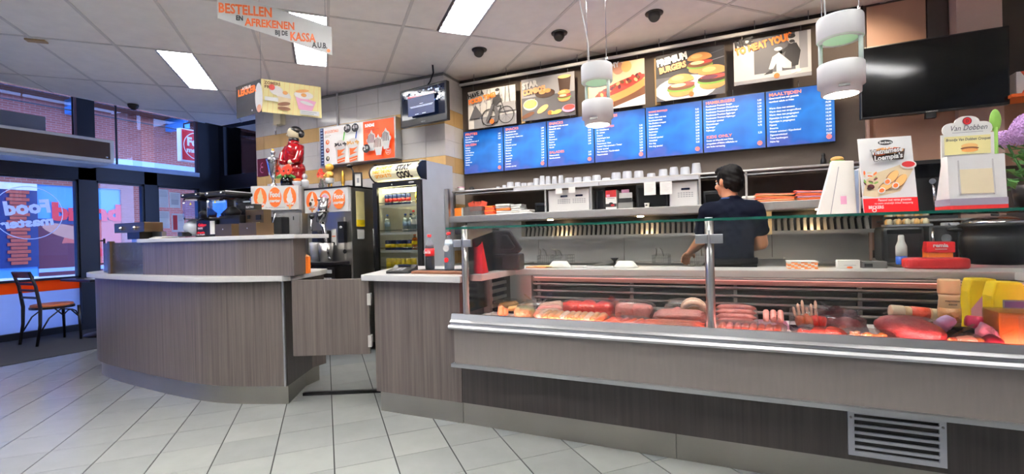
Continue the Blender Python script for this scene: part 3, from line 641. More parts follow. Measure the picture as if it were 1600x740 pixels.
# ---------------------------------------------------------------- right-hand back wall: panels, pillar
pw = root('wall_panelling', 'brown and mauve wall panels behind the large black television', 'wall panelling', (0, 4.775, 0))
B(1.02, 1.40, 0, .02, 1.0, 2.99, 'brown_panel').obj('panel', pw); B(1.41, 1.53, 0, .02, 1.0, 2.99, 'taupe_dark').obj('panel', pw)
B(1.545, 1.80, -.12, .02, 1.0, 2.99, 'mauve_panel').obj('pillar_panel', pw); B(1.81, 3.1, 0, .02, 1.0, 2.99, 'taupe_dark').obj('panel', pw)
B(1.0, 1.02, -.03, .02, .92, 2.6, 'mauve_panel').obj('edge_strip', pw)
B(1.05, 1.65, -.06, 0, 1.62, 2.12, 'brown_panel').obj('cabinet_door', pw); B(1.66, 2.2, -.06, 0, 1.62, 2.12, 'brown_panel').obj('cabinet_door', pw)
bc = root('back_counter', 'dark back counter with steel edge behind the right part of the display case', 'counter', (1.75, 4.0, 0))
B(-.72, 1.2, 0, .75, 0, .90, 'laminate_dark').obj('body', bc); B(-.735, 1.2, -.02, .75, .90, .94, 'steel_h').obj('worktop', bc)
# ---------------------------------------------------------------- menu boards
MENU = [
 ('FRITES', ['Vlaamse frites', 'Grote frites', 'Gezinszak frites voor 4'], ['2,00', '2,50', '8,00'], 'SAUZEN', ['Frietsaus', 'Ketchup', 'Curry Ketchup', 'Knoflooksaus', 'Satesaus', 'Speciaal', 'Appelmoes', 'Overig'], ['0,60', '0,60', '0,60', '0,70', '0,90', '0,90', '1,00', '0,70'], 'first menu board from the tiled wall, headed FRITES and SAUZEN'),
 ('SNACKS', ['Rundvleeskroket', 'Vegetarische kroket', 'Goulashkroket / Satekroket', 'Bamischijf', 'Frikandel', 'Frikandel speciaal', 'Uienhapje', 'Mexicano', 'Berehap', 'Kaassouffle', 'Gehaktbal', 'Sitostick', 'Loempia', 'Loempia speciaal'], ['2,00', '2,00', '2,00', '2,00', '1,80', '2,50', '2,00', '2,50', '3,00', '2,00', '2,25', '3,00', '3,75', '4,75'], None, [], [], 'second menu board, one long SNACKS list'),
 ('SNACKS', ['Kipnuggets 5 stuks met saus', 'Mozzarella sticks', 'Kipcorn', 'Picanto', 'Pindarol', 'Shoarmarol', 'Smulrol', 'Halve kip', 'Viandel'], ['3,00', '3,00', '2,00', '2,50', '2,00', '2,40', '2,00', '4,00', '2,00'], 'SALADES', ['Huzarensalade', 'Rauwkostsalade'], ['2,60', '3,50'], 'third menu board, SNACKS above SALADES'),
 ('BROODJES', ['gebakken uitjes', '      meerprijs 0,75'], ['', ''], 'KOUDE BROODJES', ['Ei / Gebakken ei', 'Ei - tomaat', 'Gezond', 'Jong belegen kaas', 'Oude kaas', 'Ossenworst / Ham', 'Rosbief / Filet americain / Tartaar', 'Tartaar speciaal', 'Filet americain / Rundersalade', 'Huzarensalade'], ['2,50', '2,50', '3,25', '2,50', '2,50', '2,75', '3,25', '3,50', '3,00', '3,00'], 'fourth menu board headed BROODJES, partly behind the hanging lamp'),
 (None, [], [], 'WARME BROODJES', ['Warm vlees', 'Warm vlees met saus', 'Rundvleeskroket', 'Van Dobben croquet', 'Goulashkroket', 'Kalfskroket', 'Satekroket', 'Frikandel', 'Frikandel speciaal', 'Gehaktbal', 'Hot dog', 'Hot dog speciaal'], ['3,25', '3,95', '2,60', '2,70', '2,70', '2,70', '2,70', '2,60', '3,40', '3,25', '2,95', '3,25'], 'fifth menu board, the one headed WARME BROODJES'),
 ('HAMBURGERS', ['Foodmaster Premium Burger', 'Foodmaster Premium Cheeseburger', 'Foodmaster Premium Baconburger', 'Foodmaster Premium Eggburger', 'Foodmaster Premium Kipburger', 'Hamburger speciaal', 'Cheeseburger', 'Big burger', 'Kipburger'], ['5,00', '5,50', '5,50', '5,50', '5,00', '3,25', '3,75', '4,50', '3,75'], 'KIDS ONLY', ['Keuze uit frikandel met frites,', 'croquetten of kleine milkshake en', 'een leuke verrassing.'], ['5,25', '', ''], 'sixth menu board, HAMBURGERS above KIDS ONLY'),
 ('MAALTIJDEN', ['Geserveerd met een gezonde', 'rauwkost salade en frites', '', 'Warm vlees met satesaus', 'Warm vlees met stroganoffsaus', 'Warm vlees met pangangsaus', 'Kipstukjes in stroganoffsaus', 'Kipstukjes in pangangsaus', 'Kipsate', 'Shoarma', 'Wiener schnitzel / Kipschnitzel', 'Zigeunerschnitzel', 'Twee hamburgers', 'Halve kip'], ['', '', '', '10,50', '10,50', '10,50', '10,50', '10,50', '10,50', '10,50', '10,50', '11,50', '10,50', '10,50'], None, [], [], 'last menu board, headed MAALTIJDEN, beside the large dark television')]
MX0, MW, MZ = -2.785, .5095, 1.905
for k, (h1, l1, p1, h2, l2, p2, lab) in enumerate(MENU):
    t = root('menu_board', 'blue ' + lab, 'menu board', (MX0+k*MW, 4.70, MZ), 0, 'blue menu boards above the kitchen')
    B(.003, MW-.003, 0, .05, 0, .49, 'black').obj('case', t)
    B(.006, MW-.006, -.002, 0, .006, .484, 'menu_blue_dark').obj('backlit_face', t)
    A = Art(-.002); z = .445; x = .028; xr = MW-.03
    dz = .0295
    if h1:
        A.text(h1, x, z-.005, .027, 'lettering_coral', min(.24, .026*len(h1)), .022); z -= dz*1.05
    rows_ = list(zip(l1, p1))
    for s_, p_ in rows_:
        if s_: A.text(s_, x, z, .0165, 'lettering_white', None, .012, xs=.82)
        if p_: A.text(p_, xr, z, .0165, 'lettering_white', None, .012, 'RIGHT', xs=.82)
        z -= dz*.93 if len(l1) < 12 else dz*.98
    if h2:
        small = h2.endswith('BROODJES'); z -= .012
        if not small and k != 0: z = min(z, .13 if k == 5 else .14)
        A.text(h2, x, z-.002, .017 if small else .026, 'lettering_coral', min(.25, (.0125 if small else .0235)*len(h2)), .022); z -= dz
        for s_, p_ in zip(l2, p2):
            A.text(s_, x, z, .0165, 'lettering_white', None, .012, xs=.82)
            if p_: A.text(p_, xr, z + (dz if k == 5 else 0), .0165, 'lettering_white', None, .012, 'RIGHT', xs=.82)
            z -= dz*.93
    A.ell(xr-.02, .045, .020, .020, 'lettering_coral'); A.text('Food', xr-.035, .045, .010, 'menu_blue_dark', .03, .03); A.text('master', xr-.036, .034, .007, 'menu_blue_dark', .032, .03)
    A.obj('lettering', t)
    MB().mat('steel_dull').tube([(MW*.5, .03, .49), (MW*.5, .03, .55)], .003).obj('hanger', t)
# ---------------------------------------------------------------- photo posters
def poster(x0, z0, w_, h_, label, draw, tilt=0.):
    t = root('photo_poster', label, 'poster', (x0, 4.655, z0), 0, 'photo posters on the rail above the menus')
    B(0, w_, 0, .006, 0, h_, 'g5').obj('board', t); A = Art(0, .0004, (0, w_, 0, h_)); draw(A, w_, h_); A.obj('printed_picture', t)
    for q in (.12, .88): MB().mat('steel_dull').tube([(q*w_, .003, h_), (q*w_, .0, 2.905-z0)], .0025).obj('hook_wire', t)
def clipart(A, w_, h_, c): A.rect(0, w_, 0, h_, c)
def burger(A, cx, cz, s, dark=False):
    A.ell(cx, cz-.30*s, .48*s, .2*s, 'bun'); A.ell(cx, cz-.16*s, .56*s, .15*s, 'lettuce'); A.ell(cx, cz-.08*s, .54*s, .15*s, 'brown_dark' if dark else 'brown'); A.ell(cx+.05*s, cz-.01*s, .50*s, .09*s, 'tomato'); A.ell(cx-.1*s, cz-.02*s, .3*s, .08*s, 'yellow_pale' if not dark else 'maroon')
    A.ell(cx, cz+.16*s, .52*s, .28*s, 'bun', a0=0, a1=PI); A.ell(cx, cz+.17*s, .52*s, .10*s, 'bun'); A.ell(cx-.12*s, cz+.28*s, .25*s, .10*s, 'bun_light')
def bike(A, w_, h_):
    clipart(A, w_, h_, 'g4'); A.rect(0, w_, 0, h_*.28, 'g3'); A.rect(0, w_*.12, 0, h_, 'g5')
    for q in range(7):
        x = .08+q*.075; A.line([(x, h_*.35), (x+.02*(q % 3-1), h_*.98)], .006, 'g2')
        for d in (-.05, -.03, .03, .05): A.line([(x, h_*(.5+.05*(q % 4))), (x+d, h_*(.8+.03*(q % 3)))], .003, 'g3')
    A.rect(.36, .60, h_*.35, h_*.58, 'g3'); A.poly([(.02, .10), (.10, .26), (.2, .12)], 'g2')
    for cx, cz in ((.27, .10), (.48, .105)):
        A.ring(cx, cz, .085, .095, 'g1', 28)
        for q in range(8): A.line([(cx, cz), (cx+.088*math.cos(q*PI/4), cz+.088*math.sin(q*PI/4))], .0025, 'g2')
    A.line([(.27, .10), (.36, .10), (.43, .21), (.33, .20), (.36, .10)], .010, 'g1'); A.line([(.48, .105), (.425, .26), (.40, .27)], .010, 'g1')
    A.poly([(.30, .20), (.33, .30), (.36, .33), (.41, .33), (.42, .28), (.37, .21)], 'g1'); A.poly([(.34, .22), (.37, .21), (.40, .12), (.37, .04), (.33, .04), (.35, .12)], 'g2'); A.poly([(.30, .22), (.34, .24), (.30, .12), (.26, .05), (.23, .06), (.26, .12)], 'g2')
    A.line([(.39, .31), (.43, .27)], .02, 'g1'); A.ell(.385, .365, .022, .03, 'g4'); A.ell(.385, .385, .027, .016, 'g1')
    A.ell(.31, .05, .027, .027, 'orange')
    A.text('HAVE A', .02, .335, .052, 'g1', .20, .05, rot=.14, xs=.7); A.text('FOOD TIME!', .025, .27, .052, 'orange_bright', .34, .05, rot=.14)
def star(A, w_, h_):
    clipart(A, w_, h_, 'g2'); A.rect(0, w_, h_*.55, h_, 'g3'); A.ell(.3, .1, .45, .14, 'g2')
    A.ell(.1, .165, .085, .06, 'g4'); A.ell(.1, .17, .075, .045, 'fries')
    for q in range(9): A.line([(.05+q*.012, .14), (.045+q*.013, .20+.01*(q % 3))], .009, 'bun_light')
    A.ell(.27, .26, .11, .045, 'brown_dark'); A.ell(.24, .28, .04, .025, 'bun'); A.ell(.30, .285, .035, .022, 'bun')
    A.ell(.24, .10, .07, .03, 'bun_light', .5); A.ell(.07, .055, .08, .022, 'brown', .3); A.ell(.40, .05, .05, .02, 'fries', .2); A.ell(.34, .05, .03, .02, 'fries', -.4)
    A.poly([(.43, .26), (.54, .26), (.555, .40), (.415, .40)], 'brown_dark'); A.ell(.485, .40, .07, .018, 'bun_light'); burger(A, .48, .21, .13); A.ell(.53, .07, .075, .04, 'pink'); A.ell(.53, .08, .06, .028, 'tomato')
    A.ell(.32, .05, .022, .022, 'orange')
    A.text('STAR', .02, .335, .062, 'g4', .18, .06, rot=.1); A.text("COMBO'S", .025, .265, .055, 'orange_pale', .26, .06, rot=.1)
def hotdog(A, w_, h_):
    clipart(A, w_, h_, 'beige'); A.rect(0, w_, 0, .12, 'g5'); A.poly([(0, 0), (.55, .18), (.55, .10), (.2, 0)], 'brown')
    A.ell(.30, .385, .055, .06, 'skin_art'); A.ell(.38, .39, .05, .055, 'bun_light'); A.rect(0, .18, .3, .435, 'pink')
    A.ell(.32, .17, .28, .075, 'bun_light', .3); A.ell(.33, .15, .27, .06, 'bun', .3); A.ell(.31, .205, .26, .05, 'tomato', .3)
    for q in range(22): A.ell(.10+q*.02+.01*math.sin(q*5), .15+q*.0065+.02*math.sin(q*2.7), .022, .015, ['brown', 'tomato', 'orange_pale', 'maroon'][q % 4], q)
    A.ell(.23, .05, .022, .022, 'orange'); A.text('CRUNCHY', .02, .37, .05, 'white', .3, .05, rot=.1)
def premium(A, w_, h_):
    clipart(A, w_, h_, 'g2'); A.rect(0, w_, h_*.5, h_, 'g1'); A.line([(.3, .33), (.6, .40)], .006, 'g2'); A.line([(.3, .28), (.6, .33)], .006, 'g3')
    A.ell(.26, .09, .27, .12, 'g5'); burger(A, .385, .31, .20); burger(A, .49, .165, .23, True); burger(A, .22, .13, .22)
    A.ell(.31, .03, .022, .022, 'orange'); A.text('PREMIUM', .015, .325, .062, 'white', .27, .07, rot=.14); A.text('BURGERS', .035, .255, .055, 'orange_pale', .24, .06, rot=.14)
def nice(A, w_, h_):
    clipart(A, w_, h_, 'g2'); A.rect(0, .16, 0, h_, 'g4'); A.rect(.47, w_, 0, h_, 'g4'); A.rect(.50, .56, 0, h_, 'g3'); A.rect(0, w_, .03, .07, 'g4'); A.rect(0, w_, 0, .03, 'g3')
    A.poly([(.40, .09), (.49, .10), (.51, .22), (.48, .29), (.42, .29), (.39, .20)], 'g1'); A.ell(.445, .325, .026, .036, 'g4'); A.ell(.445, .35, .029, .018, 'g1'); A.ell(.447, .307, .02, .014, 'g1')
    A.line([(.42, .26), (.36, .22), (.36, .25)], .026, 'g1'); A.ell(.345, .26, .03, .016, 'g5')
    A.poly([(.44, .08), (.44, .13), (.35, .23), (.30, .20), (.27, .10), (.30, .09), (.34, .16), (.38, .09)], 'g4'); A.poly([(.40, .11), (.36, .20), (.33, .18), (.33, .07), (.37, .07), (.37, .1)], 'g5')
    A.poly([(.30, .10), (.23, .055), (.30, .06)], 'g1'); A.ell(.455, .05, .02, .014, 'g5'); A.ell(.49, .055, .02, .014, 'g5'); A.ell(.33, .035, .022, .022, 'orange')
    A.text('NICE', .015, .325, .06, 'g1', .15, .07, rot=.15); A.text('TO MEAT YOU!*', .02, .26, .06, 'orange_bright', .44, .06, rot=.15)
poster(-2.685, 2.40, .59, .42, 'poster of a cyclist in grey tones reading HAVE A FOOD TIME', bike)
poster(-2.025, 2.41, .59, .44, 'poster with fries, cola glass and burger on dark grey', star)
poster(-1.29, 2.415, .55, .44, 'poster of a long filled roll with eggs, behind a hanging lamp', hotdog)
poster(-.635, 2.42, .59, .43, 'poster of three burgers reading PREMIUM', premium)
poster(.03, 2.47, .585, .38, 'grey poster of a seated man reading NICE TO MEAT YOU', nice)
hr = root('poster_rail', 'white hanging rail along the ceiling that carries the photo posters', 'rail', (0, 4.655, 2.915))
MB().mat('white').tube([(-2.79, 0, 0), (.72, 0, 0)], .016, 10).obj('bar', hr)
for k in range(9): MB().mat('steel_dull').tube([(-2.6+k*.4, 0, .016), (-2.6+k*.4, 0, .095)], .003).obj('ceiling_hook', hr)
for k, x in enumerate((-2.07, -1.32, -.66)):
    tag(B(x, x+.05, 4.735, 4.76, 2.41, 2.86, 'tan_panel').obj('wall_batten'), 'tan wooden wall strip in the gap before %s poster' % ['the dark grey fries', 'the filled roll', 'the three burgers'][k], 'batten')
# ---------------------------------------------------------------- televisions
tv = root('television', 'small wall television with a blue message box on the tiled wall', 'television', (-2.93, 4.13, 2.39), -.12)
B(-.325, .325, 0, .05, 0, .40, 'black').obj('body', tv, bevel=.006)
A = Art(-.001); A.rect(-.3, .3, .07, .375, 'screen_dark')
for q in range(60):
    x, z = random.uniform(-.28, .27), random.uniform(.2, .36)
    A.ell(x, z, random.uniform(.008, .02), random.uniform(.006, .014), random.choice(['screen_blue', 'screen_white', 'blue_dark', 'screen_dark']), n=8)
A.rect(-.18, .19, .09, .30, 'blue_dark'); A.rect(-.18, .19, .285, .305, 'screen_red')
for z, a in ((.205, .05), (.185, .32), (.175, .3)): A.rect(-.15+(.32-a)/2, -.15+(.32+a)/2, z, z+.005, 'screen_white')
for x in (-.08, .02): A.rect(x, x+.05, .1, .106, 'screen_white')
A.obj('screen', tv); A = Art(-.001); A.text('SAMSUNG', -.03, .022, .010, 'g3', .06, .02); A.obj('maker_mark', tv)
MB().mat('black').tube([(.03, .04, .40), (.03, .09, .46), (.07, .10, .55), (.09, .07, .62)], .008).obj('cable', tv); B(-.08, .08, .05, .26, .12, .28, 'black').obj('wall_mount', tv)
tb = root('television', 'large black television switched off on the brown panelled wall', 'television', (1.327, 4.45, 2.02), 0, rot=(.02, 0, 0))
B(-.425, .425, 0, .05, 0, .54, 'black').obj('body', tb, bevel=.005); B(-.415, .415, -.002, 0, .014, .53, 'black_gloss').obj('screen', tb); A = Art(-.002); A.text('SAMSUNG', -.035, .003, .008, 'g4', .07, .02); A.obj('maker_mark', tb)
B(-.1, .1, .05, .28, .15, .4, 'black').obj('wall_mount', tb); B(-.03, .03, .01, .05, -.04, 0, 'black').obj('sensor_box', tb)
# ---------------------------------------------------------------- ice cream light box on the tiles
lb = root('light_box', 'wide light box with ice cream cocktails and sundae pictures on the tiled wall', 'light box', (-4.60, 4.30, 2.10))
B(0, 1.17, 0, .105, 0, .475, 'alu').obj('case', lb, bevel=.004)
A = Art(0)
A.rect(.02, .70, .012, .463, 'lightbox_white'); A.rect(.70, 1.15, .012, .463, 'lightbox_orange'); A.rect(.02, .075, .012, .463, 'blue_dark')
for q in range(12): A.rect(.03, .065, .03+q*.037, .045+q*.037, 'blue_pale')
A.text('IJSCOCKTAILS', .10, .395, .032, 'orange', .22, .02); A.rect(.10, .20, .36, .365, 'g3'); A.rect(.10, .18, .345, .35, 'g3'); A.text('SUNDAE', .735, .395, .036, 'lettering_white', .14, .04)
for q in range(3): A.rect(.735, .95-.05*q, .36-q*.014, .364-q*.014, 'maroon')
for q, c in enumerate(('orange', 'tomato', 'g1')): A.ell(.145, .285-q*.10, .03, .03, c); A.ell(.15, .29-q*.10, .014, .018, 'cream')
for cx, st, tp in ((.36, 'green_bright', 'g1'), (.56, 'blue', 'bun_light')):
    A.line([(cx+.03, .22), (cx+.065, .38)], .02, st); A.poly([(cx-.085, .20), (cx+.085, .20), (cx+.065, .012), (cx-.065, .012)], 'g5')
    A.poly([(cx-.055, .18), (cx+.07, .18), (cx, .13), (cx+.065, .12), (cx-.05, .09)], 'orange'); A.poly([(cx-.06, .06), (cx+.065, .08), (cx+.065, .06), (cx-.06, .04)], 'orange'); A.poly([(cx-.06, .03), (cx+.06, .05), (cx+.06, .03), (cx-.05, .012)], 'orange')
    A.ell(cx, .22, .10, .05, 'fluff_white'); A.ell(cx, .25, .07, .04, 'fluff_white')
    for q in range(10): A.ell(cx+.08*math.cos(q*2.4), .235+.035*math.sin(q*3.1), .018, .010, tp, q)
for cx, c2 in ((.85, 'maroon'), (1.06, 'g1'), (.955, 'brown')):
    dz = .0 if c2 == 'brown' else .06
    A.poly([(cx-.06, .15+dz), (cx+.06, .15+dz), (cx+.035, .05+dz), (cx-.035, .05+dz)], 'g5'); A.ell(cx, .17+dz, .075, .045, 'fluff_white'); A.ell(cx, .215+dz, .055, .04, 'fluff_white'); A.poly([(cx-.04, .22+dz), (cx+.04, .22+dz), (cx, .29+dz)], 'fluff_white')
    for q in range(5): A.line([(cx-.05+q*.02, .25+dz-.01*abs(q-2)), (cx-.06+q*.024, .14+dz)], .009, c2)
A.ell(.50, .405, .055, .05, 'g1'); A.text('3', .465, .395, .05, 'white', .03, .05); A.text('95', .50, .40, .03, 'white', .035, .05); A.ell(.62, .40, .055, .05, 'g1'); A.text('4', .585, .385, .05, 'white', .03, .05); A.text('75', .62, .395, .03, 'white', .035, .05)
A.ell(.78, .14, .055, .05, 'g1'); A.text('2', .74, .125, .05, 'white', .03, .05); A.text('50', .775, .135, .03, 'white', .035, .05); A.ring(1.10, .08, .035, .039, 'white'); A.text('Food', 1.075, .08, .018, 'white', .05, .03); A.text('master', 1.073, .062, .012, 'white', .054, .03)
A.obj('printed_picture', lb)
MB().mat('white').tube([(.21, .10, .475), (.21, .10, .91)], .012).obj('cable_duct', lb)
B(-4.12, -4.09, 4.395, 4.41, 2.56, 2.98, 'wtile_white').obj('pipe') if 0 else None
for k, (x, z, w_, h_, l) in enumerate(((-5.55, 2.08, .20, .24, 'maroon square sign with a curled letter on the tiled wall end'),)):
    A = Art(); A.rect(0, w_, 0, h_, 'maroon'); A.ring(.10, .15, .028, .036, 'pink', 20); A.ring(.095, .09, .036, .045, 'pink', 20); A.rect(.11, .16, .05, .20, 'maroon')
    t = root('wall_sign', l, 'sign', (-5.86, 4.395, z)); B(0, w_, 0, .012, 0, h_, 'maroon').obj('plate', t); A.obj('print', t)
t = root('wall_speaker', 'small cream wall box with a clip light high on the tiled wall end', 'wall box', (-5.45, 4.33, 2.72)); B(0, .14, 0, .078, 0, .26, 'cream').obj('box', t, bevel=.008); MB().mat('chrome').tube([(.08, .0, 0), (.08, -.03, -.06), (.08, -.03, -.14)], .010).obj('clip', t)
# ---------------------------------------------------------------- ceiling fittings
for k, (x, y, l) in enumerate(((-2.208, 4.074, 'dark ceiling spotlight nearest the small television'), (-1.39, 4.086, 'dark ceiling spotlight between the other two'), (-.562, 4.095, 'dark ceiling spotlight farthest from the small television'), (.26, 4.10, 'dark ceiling spotlight out of view before the grey seated man poster'), (1.08, 4.11, 'dark ceiling spotlight out of view before the large television'))):
    t = root('spotlight', l, 'spotlight', (x, y, ZC), .1*k, 'row of eyeball ceiling spotlights')
    MB().mat('darksteel').lathe([(.032, -.004), (.072, -.006), (.074, .0), (.074, .003), (.03, .003)], n=24).obj('ring', t)
    o = MB().mat('darksteel').lathe([(.05, .03), (.05, -.035), (.042, -.058), (.036, -.062)], n=20).obj('eyeball', t, rot=(-.5, 0, 0))
    MB().mat('lamp_spot').lathe([(.0, -.0), (.034, -.0)], (0, 0, -.06), n=16).obj('bulb', t, rot=(-.5, 0, 0))
    ld = bpy.data.lights.new('spot', 'SPOT'); ld.energy = LAMP['spot']*6; ld.color = (1, .82, .6); ld.spot_size = 1.9; ld.spot_blend = .7; ld.shadow_soft_size = .04
    lo = bpy.data.objects.new('spot_beam', ld); COL.objects.link(lo); lo.parent = t; lo.location = (0, .04, -.09); lo.rotation_euler = (.75, 0, 0)
t = root('smoke_detector', 'small dark ceiling spot at the edge above the street windows', 'spotlight', (-7.0, 3.5, ZC)); MB().mat('darksteel').lathe([(.06, -.0), (.06, -.02), (.045, -.05), (.02, -.055), (0, -.055)], n=18).obj('housing', t); MB().mat('chrome').lathe([(.03, -.06), (0, -.06)], n=14).obj('lens', t)
t = root('ceiling_patch', 'brownish patched junction plate on a ceiling grid crossing', 'patch', (-5.50, 2.02, ZC), TH); B(-.07, .07, -.03, .03, -.012, .001, 'tan_panel').obj('plate', t)
def pendant(x, y, z, s, label):
    t = root('pendant_lamp', label, 'pendant lamp', (x, y, z), 0, 'white two-drum pendant lamps over the display case'); R_ = .098*s
    P = [(R_*.80, .0), (R_*.97, .012), (R_, .03), (R_, .135), (R_*.97, .142), (R_*.9, .145), (0, .145)]
    MB().mat('white').lathe([(R_*.72, -.028), (R_*.85, -.024), (R_*.86, .012), (R_, .014), (R_, .115), (R_*.96, .12), (0, .12)], n=36).obj('lower_drum', t)
    MB().mat('lamp_pendant').lathe([(0, -.0285), (R_*.72, -.0285)], n=30).obj('lamp_face', t)
    B(-.025, .02, -R_*.93, -R_*.85, -.008, .004, 'steel_dull').obj('catch', t)
    MB().mat('white').lathe([(0, .245), (R_*.9, .232), (R_*.97, .236), (R_, .24), (R_, .335), (R_*.97, .342), (0, .345)], n=36).obj('upper_drum', t)
    for a in (-.35, PI-.35): MB().mat('green_glow_plastic').cyl((R_*.84*math.cos(a), R_*.84*math.sin(a), .118), (R_*.84*math.cos(a), R_*.84*math.sin(a), .24), .010, n=10).obj('spacer', t)
    MB().mat('lamp_green').lathe([(R_*.955, .2345), (R_*.985, .2385)], n=36).obj('glow_ring', t)
    for a in (2.6, -.4): MB().mat('chrome').tube([(R_*.8*math.cos(a), R_*.8*math.sin(a), .34), (R_*.8*math.cos(a), R_*.8*math.sin(a), ZC-z)], .0022, 6).obj('suspension_wire', t); MB().mat('chrome').cyl((R_*.8*math.cos(a), R_*.8*math.sin(a), .342), (R_*.8*math.cos(a), R_*.8*math.sin(a), .37), .007, n=8).obj('wire_grip', t)
    a = 2.7; MB().mat('white').tube([(R_*.6*math.cos(a), R_*.6*math.sin(a), .34), (R_*.65*math.cos(a), R_*.6*math.sin(a), .5), (R_*1.1*math.cos(a), 0, .75), (R_*1.2*math.cos(a), 0, ZC-z)], .004, 6).obj('power_cord', t)
pendant(-.75, 2.9, 1.895, .98, 'two-drum white pendant lamp in front of the menu boards'); pendant(.482, 2.75, 1.862, .99, 'two-drum white pendant lamp nearest the large black television')
# hanging order sign
t = root('hanging_sign', 'hanging white sign with orange and black words about ordering at the till', 'sign', (-2.58, 2.55, 2.52))
ang = math.atan2(.664, .748)
MB().mat('white').profy([(0, 0), (0, .20), (-.72, .39), (-.72, .19)], 0, .003).obj('board', t, rot=(0, 0, ang))
A = Art(0); A.text('BESTELLEN', -.715, .232, .066, 'orange', .325, .03); A.text('EN', -.61, .189, .033, 'g1', .042, .04); A.text('AFREKENEN', -.555, .158, .053, 'orange', .312, .03); A.text('BIJ DE', -.37, .113, .032, 'g1', .08, .04); A.text('KASSA', -.275, .083, .06, 'orange', .165, .03); A.text('A.U.B.', -.131, .045, .04, 'g1', .10, .03); A.ell(-.025, .03, .012, .012, 'orange')
A.obj('print', t, rot=(0, 0, ang))
for x, z in ((-.68, .375), (-.04, .205)): MB().mat('steel_dull').tube([(x, 0, z), (x, 0, ZC-2.52)], .0015, 5).obj('thread', t, rot=(0, 0, ang))
# hanging two-page leaflet
t = root('hanging_leaflet', 'hanging leaflet, dark page reading LEKKER and yellow page with ice creams', 'leaflet', (-3.15, 2.41, 2.16))
l2 = math.hypot(.36, .12); aL = math.atan2(-.09, .36)
pg = B(-.34, 0, -.001, .001, 0, .245, 'g1').obj('dark_page', t, rot=(0, 0, -.12)); A = Art(-.001); A.rect(-.34, 0, 0, .245, 'blue_dark'); A.rect(-.34, 0, 0, .245, 'g1'); A.ell(-.03, .11, .05, .11, 'g4'); A.ell(-.03, .03, .03, .03, 'skin_art'); A.text('LEKKER', -.31, .165, .05, 'orange', .25, .05); A.text('ATELIE', -.25, .205, .02, 'white', .12, .03); A.ell(-.12, .03, .006, .006, 'white')
A.obj('dark_print', t, rot=(0, 0, -.12))
rp = 1.02
pg = B(0, .42, -.001, .001, 0, .245, 'cream').obj('yellow_page', t, rot=(0, 0, rp)); A = Art(-.001); A.rect(0, .42, 0, .245, 'yellow_pale')
for q in range(12): A.line([(q*.035, 0), (q*.035+.02, .245)], .002, 'bun_light')
A.text('ZOMERS', .02, .21, .022, 'brown', .11, .03); A.text('FRIS', .02, .18, .022, 'brown', .06, .03)
A.ell(.10, .17, .045, .035, 'fluff_white'); A.ell(.15, .13, .05, .04, 'fluff_white'); A.ell(.07, .19, .02, .022, 'tomato'); A.poly([(.10, .13), (.20, .12), (.18, .04), (.12, .04)], 'beige'); A.ell(.15, .075, .045, .014, 'brown', .2); A.ell(.15, .04, .045, .014, 'brown'); A.ell(.16, .16, .018, .014, 'bun')
A.poly([(.23, .15), (.38, .12), (.34, .03), (.25, .05)], 'pink'); A.ell(.29, .16, .07, .03, 'fluff_white'); A.ell(.28, .19, .05, .012, 'bun', .2); A.ell(.31, .10, .05, .012, 'white', -.2); A.ell(.29, .16, .02, .014, 'bun')
A.rect(.02, .11, .085, .115, 'white'); A.rect(.26, .40, .01, .045, 'white'); A.rect(.27, .38, .03, .034, 'g3'); A.rect(.27, .36, .018, .022, 'g3')
A.obj('yellow_print', t, rot=(0, 0, rp))
MB().mat('steel_dull').tube([(0, 0, .245), (0, 0, ZC-2.16)], .0015, 5).obj('thread', t)
# ---------------------------------------------------------------- fridge with drinks
fr = root('drinks_fridge', 'tall black and white drinks fridge with a STAY COOL header', 'fridge', (-3.345, 3.80, 0))
W_, D_ = .60, .585
B(W_-.03, W_, .03, D_, .08, 1.96, 'fridge_white').obj('side_panel', fr); B(0, .03, .03, D_, .08, 1.96, 'black').obj('side_panel', fr)
B(.03, W_-.03, D_-.03, D_, .08, 1.96, 'white').obj('back_panel', fr); B(.03, W_-.03, .03, D_-.03, .08, .30, 'black').obj('compressor_base', fr); B(.03, W_-.03, .06, D_-.03, 1.76, 1.96, 'black').obj('top_box', fr)
B(.03, .036, .05, D_-.03, .30, 1.76, 'white').obj('inner_wall', fr); B(W_-.036, W_-.03, .05, D_-.03, .30, 1.76, 'white').obj('inner_wall', fr)
dr = MB().mat('black')
for a, b, c, d in ((0, .055, .30, 1.765), (W_-.055, W_, .30, 1.765), (.055, W_-.055, 1.715, 1.765), (.055, W_-.055, .30, .36)): dr.box(a, b, 0, .03, c, d)
dr = dr.obj('door', fr); B(.055, W_-.055, .01, .014, .36, 1.715, 'glass').obj('glass', dr); MB().mat('black').tube([(.028, -.03, .9), (.028, -.03, 1.3)], .01).obj('handle', dr)
MB().mat('grey').ell((W_*.82, -.004, 1.742), (.035, .004, .012)).obj('badge', dr)
MB().mat('white').ell((W_*.42, -.003, 1.735), (.008, .004, .008)).obj('lock', dr)
hp = [(.03, 1.775)] + [(.03-.075*math.sin(PI*q/8)**.8 if q else .03, 1.775+.175*q/8) for q in range(0, 9)] + [(.03, 1.95), (.10, 1.96), (.10, 1.77)]
MB().mat('black').profx(hp[1:], -.005, .012).obj('header_end', fr); MB().mat('black').profx(hp[1:], W_-.012, W_+.005).obj('header_end', fr)
MB().mat('banner_cream').profx([(a+.004, 1.78+(b-1.775)*.94) for a, b in hp[1:]], .012, W_-.012).obj('header', fr)
